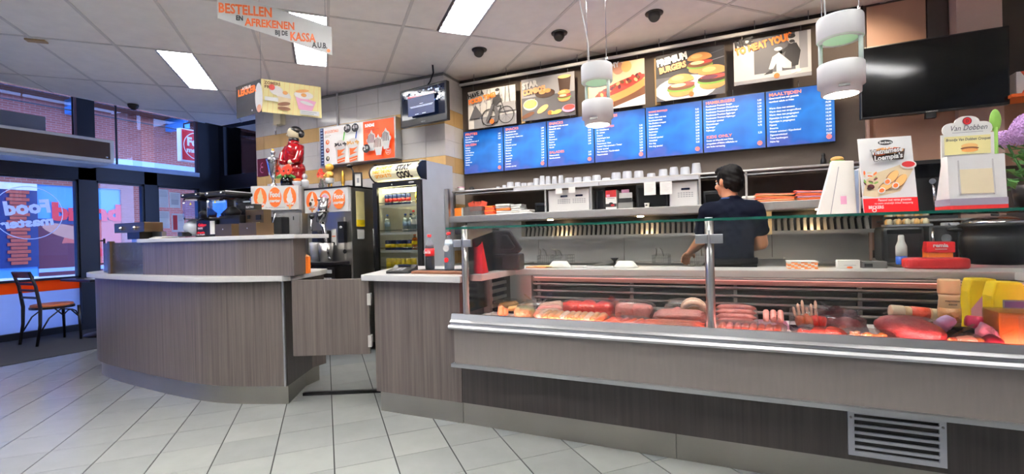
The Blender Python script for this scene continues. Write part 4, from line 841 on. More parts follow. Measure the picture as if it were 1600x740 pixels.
def arc_text(parent, t, x, z, h, mat, wd, name='lettering'):
    me = text_mesh(t, .06); bm = bmesh.new(); bm.from_mesh(me)
    for q in range(1, 12): bmesh.ops.bisect_plane(bm, geom=bm.verts[:]+bm.edges[:]+bm.faces[:], plane_co=(0, q*.065, 0), plane_no=(0, 1, 0))
    bm.to_mesh(me); bm.free(); FC = [tuple(p.vertices) for p in me.polygons]
    X = [v.co.x for v in me.vertices]; k = h/.73; sx = wd/(max(X)-min(X)); m = MB().mat(mat); vs = []
    for v in me.vertices:
        zz = z+v.co.y*k+ .06*(v.co.x*sx)*.5; q = max(0, min(1, (zz-1.78)/.1645)); y = .034-.075*math.sin(PI*q)**.8-.0025
        vs.append((x+v.co.x*sx, y, zz))
    bpy.data.meshes.remove(me); return m.add(vs, FC, False).obj(name, parent, kind='stuff')
arc_text(fr, 'STAY', .335, 1.865, .058, 'black', .17); arc_text(fr, 'COOL', .335, 1.793, .058, 'black', .18)
for q, s_ in enumerate(('IN CASE OF', 'THIRST THE ONLY', 'OPTION IS TO')): arc_text(fr, s_, (.07, .04, .06)[q], 1.893-.042*q, .03, 'banner_gold', (.2, .25, .21)[q])
B(.09, W_-.07, .05, .08, 1.66, 1.70, 'lamp_fridge').obj('lamp', fr)
FS = [1.525, 1.245, 1.065, .87]
for z in FS:
    s_ = MB().mat('white')
    for q in range(12): s_.box(.04, W_-.04, .06+q*.04, .064+q*.04, z-.006, z)
    s_.box(.04, W_-.04, .052, .06, z-.012, z+.014); s_ = s_.obj('shelf', fr)
    MB().mat('chrome').tube([(.045, .046, z+.035), (W_-.045, .046, z+.035)], .004).obj('guard_rail', s_)
def can(name, label, loc, body, top, band, h=.135, rr=.027, group=None):
    t = root(name, label, 'can', loc, 0, group)
    MB().mat(body).lathe([(rr*.8, 0), (rr, .008), (rr, h-.012), (rr*.85, h-.002)], n=14).obj('body', t); MB().mat('alu').lathe([(rr*.85, h-.002), (rr*.8, h-.004), (0, h-.004)], n=14).obj('lid', t)
    MB().mat(band).lathe([(rr*1.01, h*.35), (rr*1.015, h*.5), (rr*1.01, h*.65)], n=14).obj('label_band', t); return t
def bottle(name, label, loc, liquid, cap, band, h=.24, rr=.033, group=None, level=.78, clear='bottle_clear'):
    t = root(name, label, 'bottle', loc, 0, group); k = rr
    MB().mat(liquid).lathe([(k*.85, .002), (k*.96, .012), (k*.94, h*.35), (k*.88, h*.45), (k*.96, h*.55), (k*.96, h*min(level, .62)), (k*.7, h*level) if level > .62 else (k*.95, h*.621), (0, h*level+.001)], n=16).obj('drink', t)
    MB().mat(clear).lathe([(k*.9, 0), (k, .012), (k*.97, h*.35), (k*.92, h*.45), (k, h*.55), (k, h*.62), (k*.75, h*.74), (k*.40, h*.86), (k*.38, h*.93)], n=18).obj('bottle_body', t)
    MB().mat(cap).lathe([(k*.43, h*.92), (k*.43, h-.002), (0, h)], n=14).obj('cap', t)
    if band:
        MB().mat(band).lathe([(k*1.01, h*.38), (k*1.015, h*.5), (k*1.02, h*.60)], n=16).obj('label_band', t)
    return t
FX, FY = -3.345, 3.80
src = can('energy_can', 'slim blue and red energy drink can at the left end of the top fridge shelf', (FX+.10, FY+.10, FS[0]), 'blue_dark', 'alu', 'red', .125, .023, 'slim cans on the top fridge shelf')
PL = ['second from the left', 'third from the left', 'fourth from the left', 'fifth from the left', 'last of the row']
for q in range(5): dup(src, (FX+.155+q*.055, FY+.10, FS[0]), label='slim blue and red energy can on the top fridge shelf, ' + PL[q])
bottle('juice_bottle', 'yellow green drink bottle at the right of the top fridge shelf', (FX+.50, FY+.10, FS[0]), 'yellow', 'green', 'yellow', .17, .035)
bottle('water_bottle', 'blue-capped water bottle standing alone at the left of the fridge middle shelf', (FX+.10, FY+.10, FS[1]), 'water_body', 'blue', 'blue_pale', .20, .030)
s2 = bottle('water_bottle', 'clear water bottle in the middle of the fridge second shelf', (FX+.33, FY+.10, FS[1]), 'water_body', 'blue', 'blue_pale', .20, .03, 'bottles at the right of the fridge second shelf')
dup(s2, (FX+.39, FY+.11, FS[1]), label='clear water bottle left of the red-capped bottles in the fridge')
s3 = bottle('soda_bottle', 'first red-capped clear bottle on the fridge second shelf', (FX+.44, FY+.09, FS[1]), 'water_body', 'red_bright', 'paper', .23, .03, 'bottles at the right of the fridge second shelf')
dup(s3, (FX+.49, FY+.10, FS[1]), label='middle red-capped clear bottle on the fridge second shelf'); dup(s3, (FX+.535, FY+.09, FS[1]), label='last red-capped clear bottle by the fridge door frame')
s4 = can('soft_drink_can', 'yellow and black soft drink can at the left of the third fridge shelf', (FX+.10, FY+.10, FS[2]), 'blue_dark', 'alu', 'yellow', .115, .030, 'yellow banded cans on the third fridge shelf')
for q in range(4): dup(s4, (FX+.17+q*.07, FY+.10, FS[2]), label='yellow and black soft drink can on the third fridge shelf, ' + ['second from the left', 'in the middle', 'fourth from the left', 'last before the orange bottles'][q])
s5 = bottle('juice_bottle', 'first orange juice bottle at the right of the third fridge shelf', (FX+.44, FY+.10, FS[2]), 'orange_bright', 'orange', 'yellow', .17, .032); dup(s5, (FX+.515, FY+.10, FS[2]), label='second orange juice bottle against the fridge door frame')
s6 = can('lemon_can', 'plain yellow can at the left of the lowest visible fridge shelf', (FX+.105, FY+.10, FS[3]), 'yellow', 'alu', 'yellow', .125, .028, 'yellow cans on the lowest fridge shelf')
for q in range(5): dup(s6, (FX+.17+q*.063, FY+.10, FS[3]), label='plain yellow can on the lowest visible fridge shelf, ' + ['second from the left', 'third from the left', 'fourth from the left', 'fifth from the left', 'at the right end'][q])

# ---------------------------------------------------------------- soft ice machines
def ice_art(parent, w_, h_, order, y=-.003):
    A = Art(y)
    for q, kd in enumerate(order):
        cx = w_*(.18+.32*q); cz = h_*.52; R1, R2 = .085*w_/.5, h_*.42; R1 = min(.14*w_, h_*.44); R2 = h_*.42
        A.ell(cx, cz, R1, R2, 'orange', n=28)
        if kd == 'logo': A.text('Food', cx-R1*.8, cz+.005, h_*.22, 'white', R1*1.6, .06); A.text('master', cx-R1*.85, cz-h_*.2, h_*.13, 'white', R1*1.7, .06)
        elif kd == 'pink': A.ell(cx, cz, R1*.75, R2*.72, 'white'); A.ell(cx, cz, R1*.55, R2*.6, 'pink', .4); A.text('MILKSHAKE', cx-R1, cz-R2*1.08, h_*.1, 'orange_pale', R1*1.6, .04)
        else:
            c = 'cream' if kd == 'vanilla' else 'fluff_white'
            A.poly([(cx-R1*.3, cz-R2*.5), (cx+R1*.3, cz-R2*.5), (cx+R1*.12, 0.004), (cx-R1*.12, .004)], 'bun')
            A.ell(cx, cz-R2*.25, R1*.5, R2*.35, c); A.ell(cx, cz+R2*.1, R1*.4, R2*.35, c); A.poly([(cx-R1*.3, cz+R2*.3), (cx+R1*.3, cz+R2*.3), (cx+R1*.15, cz+R2*.95)], c)
            if kd == 'dip': A.ell(cx-R1*.25, cz-R2*.3, R1*.25, R2*.22, 'brown_dark'); A.ell(cx+.1*R1, cz+.1*R2, R1*.2, R2*.1, 'brown')
            A.text('vanille' if kd == 'vanilla' else 'sorbet', cx-R1*.7, cz-R2*.78, h_*.13, 'white', R1*1.4, .04)
    return A
m2 = root('ice_machine', 'steel milkshake freezer with a round pink sign picture and blender arm', 'ice machine', (-4.185, 3.70, 0))
w2 = .625
B(0, w2, .02, .62, .08, 1.735, 'steel').obj('cabinet', m2, bevel=.004)
B(0, w2-.01, -.012, .02, 1.49, 1.735, 'white').obj('sign_panel', m2); ice_art(m2, w2-.02, .24, ['dip', 'pink', 'logo'], 0).obj('sign_print', m2, loc=(0, -.0125, 1.493))
B(-.004, w2, -.016, .62, 1.735, 1.752, 'black').obj('top_edge', m2)
B(.10, .54, -.002, .02, .985, 1.43, 'steel').obj('front_plate', m2)
MB().mat('black').prism([(.13, -.002), (.16, -.075), (.26, -.09), (.33, -.075), (.36, -.002)], 1.12, 1.30).obj('dispenser_head', m2, bevel=.012)
MB().mat('chrome').tube([(.14, -.05, 1.44), (.15, -.07, 1.36), (.17, -.08, 1.30)], .010).obj('lever', m2); MB().mat('black').ell((.135, -.045, 1.45), (.03, .025, .025)).obj('lever_knob', m2)
B(.37, .43, -.006, 0, 1.14, 1.31, 'white').obj('instruction_label', m2); B(.375, .425, -.007, -.006, 1.23, 1.24, 'orange').obj('label_strip', m2)
MB().mat('black').cyl((.40, 0, 1.16), (.40, -.02, 1.16), .016, n=14).obj('knob', m2)
B(.50, .585, -.05, -.002, 1.165, 1.385, 'black').obj('control_box', m2, bevel=.006); MB().mat('lightgrey').ell((.545, -.052, 1.325), (.02, .006, .013)).obj('switch', m2)
bl = MB().mat('chrome').cyl((.36, -.13, 1.38), (.42, -.13, 1.63), .05, .058, 20).obj('blender_motor', m2)
MB().mat('chrome').tube([(.365, -.13, 1.39), (.39, -.13, 1.33), (.44, -.13, 1.10), (.455, -.13, 1.015)], [.03, .024, .013, .010], 10).obj('blender_shaft', m2); MB().mat('chrome').ell((.456, -.13, 1.01), (.025, .012, .012)).obj('blender_blade', m2)
for z in (1.60, 1.48): MB().mat('steel_dull').lathe([(.06, 0), (.064, .006), (.06, .014)], (.4 if z > 1.5 else .38, -.13, z), n=20).obj('motor_ring', m2)
for x in (.20, .55): MB().mat('black').cyl((x, -.002, 1.075), (x, -.012, 1.075), .022, n=16).obj('plug', m2)
B(-.01, w2-.02, -.22, .0, .945, .975, 'black').obj('drip_tray', m2, bevel=.006); B(0, w2-.02, -.2, .02, .70, .935, 'darksteel').obj('lower_panel', m2)
A = Art(-.203); A.text('ELECTRO FREEZE', .30, .80, .022, 'white', .26, .05); A.obj('maker_plate', m2); B(.45, .56, -.206, -.2, .865, .90, 'lightgrey').obj('data_plate', m2)
MB().mat('gold').box(w2, w2+.002, .10, .20, 1.36, 1.70); 
B(w2, w2+.002, .09, .21, 1.33, 1.70, 'yellow_pale').obj('instruction_sheet', m2); B(w2, w2+.002, .10, .20, 1.20, 1.30, 'paper').obj('small_note', m2); B(w2+.002, w2+.003, .09, .21, 1.33, 1.40, 'yellow').obj('sheet_footer', m2)
for z in (1.42, 1.05): MB().mat('chrome').ell((w2, .40, z), (.004, .008, .008)).obj('screw', m2)
c_ = root('steel_beaker', 'clear plastic shake beaker standing on the drip tray under the blender', 'beaker', (-3.93, 3.58, .976)); MB().mat('cup_plastic').lathe([(.045, 0), (.062, .20), (.06, .20), (.043, .006), (0, .006)], n=20).obj('cup', c_)
c_ = root('steel_beaker', 'steel shake beaker beside the plastic one under the blender', 'beaker', (-3.80, 3.60, .976)); MB().mat('steel').lathe([(.06, 0), (.075, .19), (.072, .19), (.057, .006), (0, .006)], n=20).obj('cup', c_)
RZ1 = YAW+.02
m1 = root('ice_machine', 'soft ice machine with three levers and two cone pictures on its sign', 'ice machine', (-4.625, 3.425, 0), RZ1)
w1 = .485
B(0, w1, .02, .55, .08, 1.78, 'steel_h').obj('cabinet', m1, bevel=.004)
B(-.01, w1+.0, -.05, .55, 1.525, 1.785, 'lightgrey').obj('top_box', m1, bevel=.004); B(-.01, w1, -.056, -.05, 1.53, 1.782, 'white').obj('sign_panel', m1)
ice_art(m1, w1, .25, ['vanilla', 'logo', 'sorbet'], 0).obj('sign_print', m1, loc=(0, -.0565, 1.532))
A = Art(-.0565); A.text('De echte softijsmachine', .14, 1.55, .014, 'g3', .2, .01); A.obj('small_print', m1)
B(.02, w1-.02, 0, .02, 1.0, 1.50, 'steel_h').obj('front_plate', m1)
MB().mat('black').prism([(.12, 0), (.14, -.09), (.32, -.09), (.36, 0)], 1.275, 1.455).obj('dispenser_head', m1, bevel=.008)
for q in range(3):
    lv = MB().mat('chrome').tube([(.10+q*.07, -.075, 1.505-.004*q), (.12+q*.07, -.10, 1.48), (.09+q*.07, -.12, 1.35)], .008).obj('lever', m1); MB().mat('black').ell((.10+q*.07, -.075, 1.495), (.014, .012, .012)).obj('lever_knob', lv)
    MB().mat('black').ell((.085+q*.07, -.12, 1.335), (.018, .016, .018)).obj('lever_grip', lv)
B(.40, .41, -.004, 0, 1.42, 1.46, 'black').obj('switch', m1); B(.05, .085, -.004, 0, 1.37, 1.40, 'white').obj('label', m1)
# things on top of the machines
zt = 1.786
def on1(lx, ly, z=zt): c, s = math.cos(RZ1), math.sin(RZ1); return (-4.625+c*lx-s*ly, 3.425+s*lx+c*ly, z)
t = root('trophy', 'tall silver trophy cup with lid and finial on the soft ice machine', 'trophy', on1(.13, .16)); k = 1.0
MB().mat('trophy_silver').lathe([(.055, 0), (.06, .012), (.03, .03), (.014, .06), (.02, .075), (.012, .09), (.03, .12), (.05, .18), (.062, .25), (.072, .30), (.078, .306), (.07, .31)], n=24).obj('cup', t)
MB().mat('trophy_silver').lathe([(.07, .308), (.06, .325), (.02, .345), (.012, .36), (.02, .375), (.025, .395), (.012, .412), (0, .415)], n=20).obj('lid', t)
MB().mat('gold_metal').lathe([(.001, .40), (.014, .405), (.018, .42), (.001, .435)], n=12).obj('finial', t)
t = root('plinth_box', 'low grey box under the trophy on the soft ice machine', 'box', on1(.06, .33)); B(-.06, .16, -.05, .05, 0, .06, 'lightgrey').obj('box', t, bevel=.003)
# red figure sculpture on the rear of the machine
t = root('red_figure', 'glossy red rounded figure statue with dark cap and turned head', 'statue', on1(.25, .42))
t.scale = (1.15, 1.1, 1.06)
RS = MB().mat('red_gloss')
RS.ell((0, 0, .14), (.105, .10, .17), 18, 12); RS.ell((.012, 0, .22), (.10, .095, .10), 18, 10); RS.ell((-.005, 0, .37), (.10, .095, .16), 18, 12); RS.ell((.03, -.02, .42), (.085, .08, .09), 18, 10); RS.ell((0, 0, .50), (.06, .06, .05))
RS.tube([(-.075, 0, .46), (-.105, -.04, .38), (-.09, -.075, .30), (-.02, -.105, .29)], [.045, .042, .038, .03], 12); RS.tube([(.085, .0, .46), (.115, -.03, .38), (.10, -.06, .30), (.06, -.09, .29)], [.04, .038, .034, .028], 12)
RS.tube([(-.04, 0, .10), (-.03, -.05, .02), (-.03, -.06, 0)], [.06, .05, .05], 12); RS.tube([(.05, 0, .10), (.05, -.05, .02), (.05, -.06, 0)], [.06, .05, .05], 12)
RS.obj('suit', t)
MB().mat('cream').ell((.055, -.10, .285), (.03, .022, .025)).obj('hand', t)
MB().mat('black').ell((0, 0, .545), (.055, .05, .03)).obj('collar', t)
MB().mat('cream').ell((0, 0, .615), (.06, .066, .072)).ell((-.05, -.03, .60), (.018, .018, .014)).ell((.04, .05, .61), (.012, .012, .02)).obj('head', t)
MB().mat('black').ell((.016, .01, .645), (.058, .063, .05)).ell((.05, .045, .615), (.03, .04, .045)).obj('cap', t)
def gerbera(parent, c, R_, mat, tilt=(0, 0)):
    m = MB().mat(mat); X = Matrix.Translation(c) @ Euler((tilt[0], 0, tilt[1])).to_matrix().to_4x4()
    for ly, n_, rr in ((0, 16, 1), (.006, 12, .72)):
        for q in range(n_):
            a = 2*PI*(q+ly*60)/n_; d = Vector((math.cos(a), 0, math.sin(a))); p = Vector((-math.sin(a), 0, math.cos(a)))
            vs = [d*R_*.18+p*R_*.05, d*R_*.18-p*R_*.05, d*R_*.65*rr-p*R_*.13, d*R_*rr, d*R_*.65*rr+p*R_*.13]
            m.X = X; m.add([v+Vector((0, -ly-.008*(v.length/R_), 0)) for v in vs], [(0, 1, 2, 3, 4)], False)
    m.mat('brown_dark').ell((0, -.010, 0), (R_*.2, R_*.1, R_*.2), 10, 6); return m.obj('flower_head', parent)
t = root('flower_pot', 'black pot of orange-red gerbera flowers in front of the red figure', 'flower pot', on1(.28, .14))
MB().mat('black_gloss').lathe([(.04, 0), (.06, .02), (.065, .07), (.055, .11), (.05, .11), (.05, .09), (0, .09)], n=20).obj('pot', t)
for q, (x, y, z, R_) in enumerate(((-.08, -.03, .18, .068), (.03, -.05, .17, .065), (.085, -.04, .175, .055), (-.01, .03, .215, .055))):
    MB().mat('foliage').tube([(x*.2, 0, .09), (x*.6, y*.5, z*.75), (x, y+.01, z)], .004, 6).obj('stem', t); gerbera(t, (x, y, z), R_, 'petal_red', (-.15, .2*(q-1)))
m = MB().mat('foliage')
for q in range(7): a = q*.9; m.ell((.07*math.cos(a), .05*math.sin(a)-.01, .12), (.05, .012, .02), 8, 5, Euler((0, .3, a)).to_matrix())
m.obj('leaves', t)
t = root('small_bowl', 'small grey bowl of orange blossoms on the soft ice machine edge', 'bowl', on1(.42, .08)); MB().mat('lightgrey').lathe([(.02, 0), (.045, .03), (.05, .055), (.044, .055), (0, .045)], n=18).obj('bowl', t)
m = MB().mat('petal_orange')
for q in range(12): m.ell((.035*math.cos(q*2.4)*(q/12)**.5, .035*math.sin(q*2.4)*(q/12)**.5, .066+.004*(q % 3)), (.014, .014, .012), 8, 5)
m.obj('blossoms', t)
t = root('small_bust', 'small pale bust figurine beside the orange blossom bowl', 'figurine', on1(.445, .22)); MB().mat('lightgrey').lathe([(.035, 0), (.04, .02), (.045, .06), (.035, .085), (.015, .095)], n=16).ell((0, 0, .125), (.028, .03, .034)).obj('body', t)
z2 = 1.752
def on2(x, y): return (x, y, z2)
t = root('flower_vase', 'glass vase with red flowers on the joint between the ice machines', 'vase', on2(-4.12, 3.88)); MB().mat('cup_plastic').lathe([(.04, 0), (.045, .05), (.03, .10), (.028, .12)], n=18).obj('vase', t); MB().mat('foliage').tube([(0, 0, .01), (.008, 0, .12)], .006).tube([(.01, 0, .01), (-.01, 0, .12)], .006).obj('stems', t)
for x, z in ((-.03, .17), (.025, .165), (0, .205)): gerbera(t, (x, -.02, z), .04, 'petal_red', (-.1, x*8))
t = root('cartoon_figurine', 'round golden figurine with white shorts and blue shoes on the milkshake machine', 'figurine', on2(-3.99, 3.86))
MB().mat('gold').ell((0, 0, .155), (.045, .04, .05)).obj('torso', t); MB().mat('gold').ell((0, 0, .235), (.05, .045, .045)).obj('head', t); MB().mat('white').lathe([(.03, .06), (.045, .07), (.046, .115), (.042, .12)], n=16).obj('shorts', t)
for s in (-1, 1): MB().mat('gold').tube([(s*.02, 0, .06), (s*.02, 0, .02)], .010).obj('leg', t); MB().mat('blue_dark').ell((s*.022, -.012, .012), (.018, .03, .012)).obj('shoe', t); MB().mat('gold').tube([(s*.04, 0, .175), (s*.06, -.025, .14), (s*.035, -.045, .145)], .012).obj('arm', t)
t = root('gold_statuette', 'small slim golden statuette on the milkshake machine', 'figurine', on2(-3.84, 3.90)); MB().mat('gold_metal').lathe([(.03, 0), (.03, .015), (.012, .025), (.02, .06), (.026, .09), (.016, .12), (.022, .145), (.012, .175), (.004, .20)], n=14).obj('figure', t)
t = root('desk_microphone', 'thin black stand with a small shade on the milkshake machine', 'stand', on2(-3.74, 3.95)); MB().mat('black').lathe([(.035, 0), (.03, .012), (.008, .018)], n=14).tube([(0, 0, .01), (0, 0, .19), (-.03, 0, .235)], .009).obj('post', t); MB().mat('darksteel').ell((-.04, -.01, .245), (.04, .03, .02)).obj('shade', t)
t = root('framed_photo', 'small black photo frame on the milkshake machine near the fridge', 'picture frame', on2(-3.63, 3.90), .5)
m = MB().mat('black')
for a, b, c, d in ((-.045, .045, 0, .014), (-.045, .045, .146, .16), (-.045, -.031, .014, .146), (.031, .045, .014, .146)): m.box(a, b, 0, .022, c, d)
m.obj('frame', t); B(-.031, .031, .008, .02, .014, .146, 'paper').obj('picture', t); B(-.012, .012, .006, .008, .05, .10, 'g3').obj('print', t)

# ---------------------------------------------------------------- on the service counter
zt = 1.2455
sl = root('slush_machine', 'black slush ice machine with two clear tanks on the raised counter', 'slush machine', (-4.16, 2.50, zt), .06)
B(.04, .28, 0, .25, .012, .145, 'black').obj('body', sl, bevel=.006); B(.29, .53, .02, .25, .012, .175, 'black').obj('body_right', sl, bevel=.006); B(.215, .265, -.006, .0, .025, .135, 'paper').obj('white_strip', sl)
A = Art(-.001); A.text('Calippo', .065, .095, .024, 'red_bright', .10, .05, shear=.2); A.text('SHOTS', .06, .07, .015, 'white', .06, .05); A.text('slush', .045, .035, .016, 'red_bright', .10, .04); A.text('ice fresh', .045, .02, .012, 'white', .10, .03); A.obj('lettering', sl)
for x in (.05, .345):
    tk = MB().mat('tank_plastic').box(x-.118, x+.118, -.05, .20, .15, .335).obj('tank', sl, bevel=.03, seg=3)
    MB().mat('black').lathe([(.02, .0), (.06, .02), (.07, .06), (.03, .10), (0, .11)], (x, .1, .15), n=18).obj('auger', tk); B(x-.124, x+.124, -.056, .206, .335, .374, 'black').obj('tank_lid', tk, bevel=.022, seg=3)
    MB().mat('chrome').ell((x-.08, -.06, .355), (.012, .008, .008)).ell((x+.08, -.06, .355), (.012, .008, .008)).obj('lid_clip', tk)
    MB().mat('yellow').add([(x-.012, -.0515, .275), (x+.012, -.0515, .275), (x, -.0515, .297)], [(0, 1, 2)]).obj('warning_sticker', tk)
for x in (.03, .24, .40): B(x-.02, x+.02, .02, .22, 0, .012, 'black').obj('foot', sl)
MB().mat('cup_white').ell((-.03, .03, .085), (.075, .08, .07), 18, 10).obj('tap_cover', sl); MB().mat('black').prism([(-.11, -.06), (-.02, -.08), (.0, -.01), (-.10, .0)], .012, .05).obj('drip_tray', sl, bevel=.006)
t = root('paper_pile', 'loose white papers lying left of the slush machine', 'papers', (-4.43, 2.42, zt))
for q in range(4): MB().mat('paper').cbox((-.0+.02*q, .02*q-.03, .003+.004*q), (.20, .14, .003), Euler((0, 0, .3*q-.4)).to_matrix()).obj('sheet', t)
for x, l in ((-3.63, 'open steel bin on the raised counter right of the slush machine'), (-3.35, 'second open steel bin on the raised counter by the brown dispenser')):
    t = root('steel_bin', l, 'steel bin', (x, 2.345, zt), .1, 'open steel bins on the raised counter')
    m = MB().mat('bronze'); m.box(0, .17, 0, .006, 0, .095); m.box(0, .17, .154, .16, 0, .095); m.box(0, .006, .006, .154, 0, .095); m.box(.164, .17, .006, .154, 0, .095); m.box(.006, .164, .006, .154, 0, .006); m.obj('bin', t); MB().mat('chrome').ell((.085, -.003, .055), (.005, .004, .005)).obj('rivet', t)
t = root('steel_cabinet_unit', 'brown steel dispenser box with black switch and yellow label', 'dispenser', (-3.63, 2.60, zt), .12)
B(0, .19, 0, .08, 0, .215, 'bronze').obj('casing', t, bevel=.004); B(.0, .10, .0, .07, .215, .262, 'darksteel').obj('top_box', t); B(.12, .165, -.012, 0, .13, .17, 'black').obj('switch', t); B(.07, .15, -.002, 0, .08, .11, 'yellow_pale').obj('label', t); A = Art(-.001); A.text('ELECTRO', .01, .23, .016, 'white', .08, .03); A.obj('lettering', t); B(.03, .05, -.01, 0, .14, .17, 'black').obj('knob', t)
gr = root('contact_grill', 'steel contact grill with two knobs above and four knobs below behind the glass guard', 'grill', (-5.40, 2.43, .951))
B(.10, .62, 0, .35, .012, .105, 'charcoal').obj('base', gr, bevel=.006); B(.0, .50, .08, .24, .365, .455, 'bronze').obj('upper_box', gr, bevel=.004); B(.05, .55, .20, .24, .105, .365, 'steel').obj('back', gr)  # steel upper box has a brown reflection put into its colour
for k in range(4): x = .17+.12*k; MB().mat('chrome').cyl((x, 0, .07), (x, -.02, .07), .018, n=16).obj('knob', gr)
for x in (.13, .36): MB().mat('chrome').ell((x, .07, .405), (.02, .02, .02)).obj('knob', gr)
for x in (.15, .57): B(x-.02, x+.02, .05, .3, 0, .012, 'black').obj('foot', gr)
B(.2, .40, .09, .2, .30, .365, 'darksteel').obj('heating_plate', gr)
for k, (x, w_, h_, c) in enumerate(((-5.28, .20, .22, 'cream'), (-5.07, .14, .165, 'paper'), (-4.92, .13, .19, 'cream'))):
    t = root('cup_box', ['cream box of cups stacked on the contact grill base', 'pale box in the middle of the contact grill base', 'cream box at the end of the grill base by the raised panel'][k], 'box', (x, 2.50, 1.0565)); B(0, w_, 0, .12, 0, h_*.62, c).obj('carton', t, bevel=.003); MB().mat('brown_dark').box(w_*.4, w_*.5, -.001, 0, h_*.45, h_*.58).obj('mark', t)
t = root('bread_crate', 'pale bluish plastic crate stack behind the glass guard corner', 'crate', (-5.58, 2.62, .951))
for q in range(3): B(0, .20, 0, .28, q*.085, q*.085+.08, 'blue_pale').obj('crate_body', t, bevel=.006)
t = root('orange_pack', 'orange paper pouch standing on the counter tip beside the raised panel', 'pouch', (-2.96, 2.58, .951), .5); MB().mat('orange_bright').prism([(-.045, -.025), (.045, -.025), (.045, .025), (-.045, .025)], 0, .125).obj('pouch', t); MB().mat('orange_pale').add([(-.045, -.025, .125), (.045, -.025, .125), (.0, .0, .16), (-.045, .025, .125), (.045, .025, .125)], [(0, 1, 2), (3, 2, 4), (0, 2, 3), (1, 4, 2)]).obj('flap', t)
A = Art(-.0255); A.text('f', -.01, .05, .03, 'brown', .015, .03); A.obj('mark', t)

# ---------------------------------------------------------------- on the checkout counter
zt = .9525
t = bottle('cola_bottle', 'half litre cola bottle with red cap on the checkout counter', (-1.96, 2.80, zt+.018), 'cola', 'red_bright', 'red_bright', .25, .034, level=.70)
me = None
A = Art(-.036); A.text('Coca-Cola', -.03, .115, .022, 'white', .06, .03, shear=.2); A.obj('lettering', t)
t = bottle('water_bottle', 'clear water bottle with red cap beside the cola bottle', (-1.785, 2.78, zt+.018), 'water_body', 'red_bright', None, .262, .035, level=.8); MB().mat('red_bright').cyl((0, -.036, .07), (0, -.037, .07), .0175, n=18).obj('round_sticker', t); MB().mat('white').cyl((0, -.036, .15), (0, -.037, .15), .024, n=18).obj('round_sticker', t)
t = root('bottle_tray', 'low black tray under the cola and water bottles', 'tray', (-1.87, 2.80, zt)); B(-.20, .14, -.07, .09, 0, .016, 'black').obj('tray', t, bevel=.005)
t = root('wooden_board', 'flat wooden board lying at the front of the checkout counter', 'board', (-1.80, 2.68, zt)); B(-.21, .20, -.035, .035, 0, .018, 'brown').obj('board', t, bevel=.003)
t = root('card_terminal', 'black card payment terminal with grey keypad on the checkout counter', 'card terminal', (-2.14, 2.72, zt), .25, rot=(0, 0, .25))
MB().mat('black').profx([(-.09, 0), (-.09, .02), (.02, .035), (.06, .055), (.08, .05), (.08, 0)], -.085, .085).obj('body', t, bevel=.005)
for i in range(3):
    for j in range(4): MB().mat('lightgrey').cbox((-.04+.03*i, -.065+.02*j, .0245+.0028*j), (.018, .012, .005)).obj('key', t)
B(-.05, .05, .03, .055, .047, .056, 'screen_dark').obj('display', t)
t = root('receipt', 'small white receipt slip lying left of the card terminal', 'receipt', (-2.27, 2.80, zt)); B(-.06, .05, -.03, .03, 0, .002, 'paper').obj('slip', t)
ps = root('cash_register', 'black point of sale till seen from behind at the end of the checkout', 'till', (-1.63, 2.98, zt), .12)
B(.0, .27, 0, .14, 0, .115, 'charcoal').obj('printer_base', ps, bevel=.014); B(.02, .15, -.004, 0, .03, .09, 'black').obj('slot', ps)
B(.06, .22, .03, .11, .115, .14, 'charcoal').obj('neck', ps, bevel=.006)
MB().mat('charcoal').profy([(-.03, .13), (.255, .115), (.29, .15), (.20, .285), (-.03, .285)], .02, .05).obj('screen_back', ps, bevel=.012)
MB().mat('black').profy([(.13, .15), (.215, .145), (.245, .165), (.19, .25), (.15, .25)], -.012, .02).obj('hinge_housing', ps, bevel=.010)
for q in range(5): B(.0, .10, .016, .02, .15+.022*q, .158+.022*q, 'black').obj('vent_slot', ps)
B(.03, .20, .02, .08, .01, .03, 'paper').obj('receipt_paper', ps)
t = root('customer_display', 'black pole display with dark top behind the checkout bottles', 'display', (-1.74, 3.10, zt)); B(-.02, .02, -.02, .02, 0, .26, 'black').obj('pole', t); B(-.16, .16, -.06, .06, .26, .31, 'black').obj('head', t, bevel=.012); B(-.06, .06, -.06, .06, 0, .012, 'black').obj('foot', t); B(-.05, .0, -.022, -.02, .08, .13, 'yellow').obj('sticker', t)
t = root('brochure_stand', 'red acrylic leaflet stand holding cards at the glass end of the checkout', 'leaflet stand', (-1.56, 2.72, zt), .1)
MB().mat('red_acrylic').profx([(0, 0), (.0, .02), (.0, .03), (.004, .03), (.004, .004), (.09, .004), (.09, 0)], -.07, .06).obj('base', t); MB().mat('red_bright').add([(.06, .0, 0), (.06, .006, .21), (.06, .10, .0), (.066, .0, 0), (.066, .006, .21), (.066, .10, .0)], [(0, 1, 2), (5, 4, 3), (0, 3, 4, 1), (1, 4, 5, 2), (0, 2, 5, 3)]).obj('side_plate', t); MB().mat('red_acrylic').add([(-.07, .0, 0), (.06, .0, 0), (.06, .006, .20), (-.07, .006, .10)], [(0, 1, 2, 3)]).obj('front_plate', t)
B(-.06, .05, .03, .05, .005, .12, 'blue').obj('cards', t)
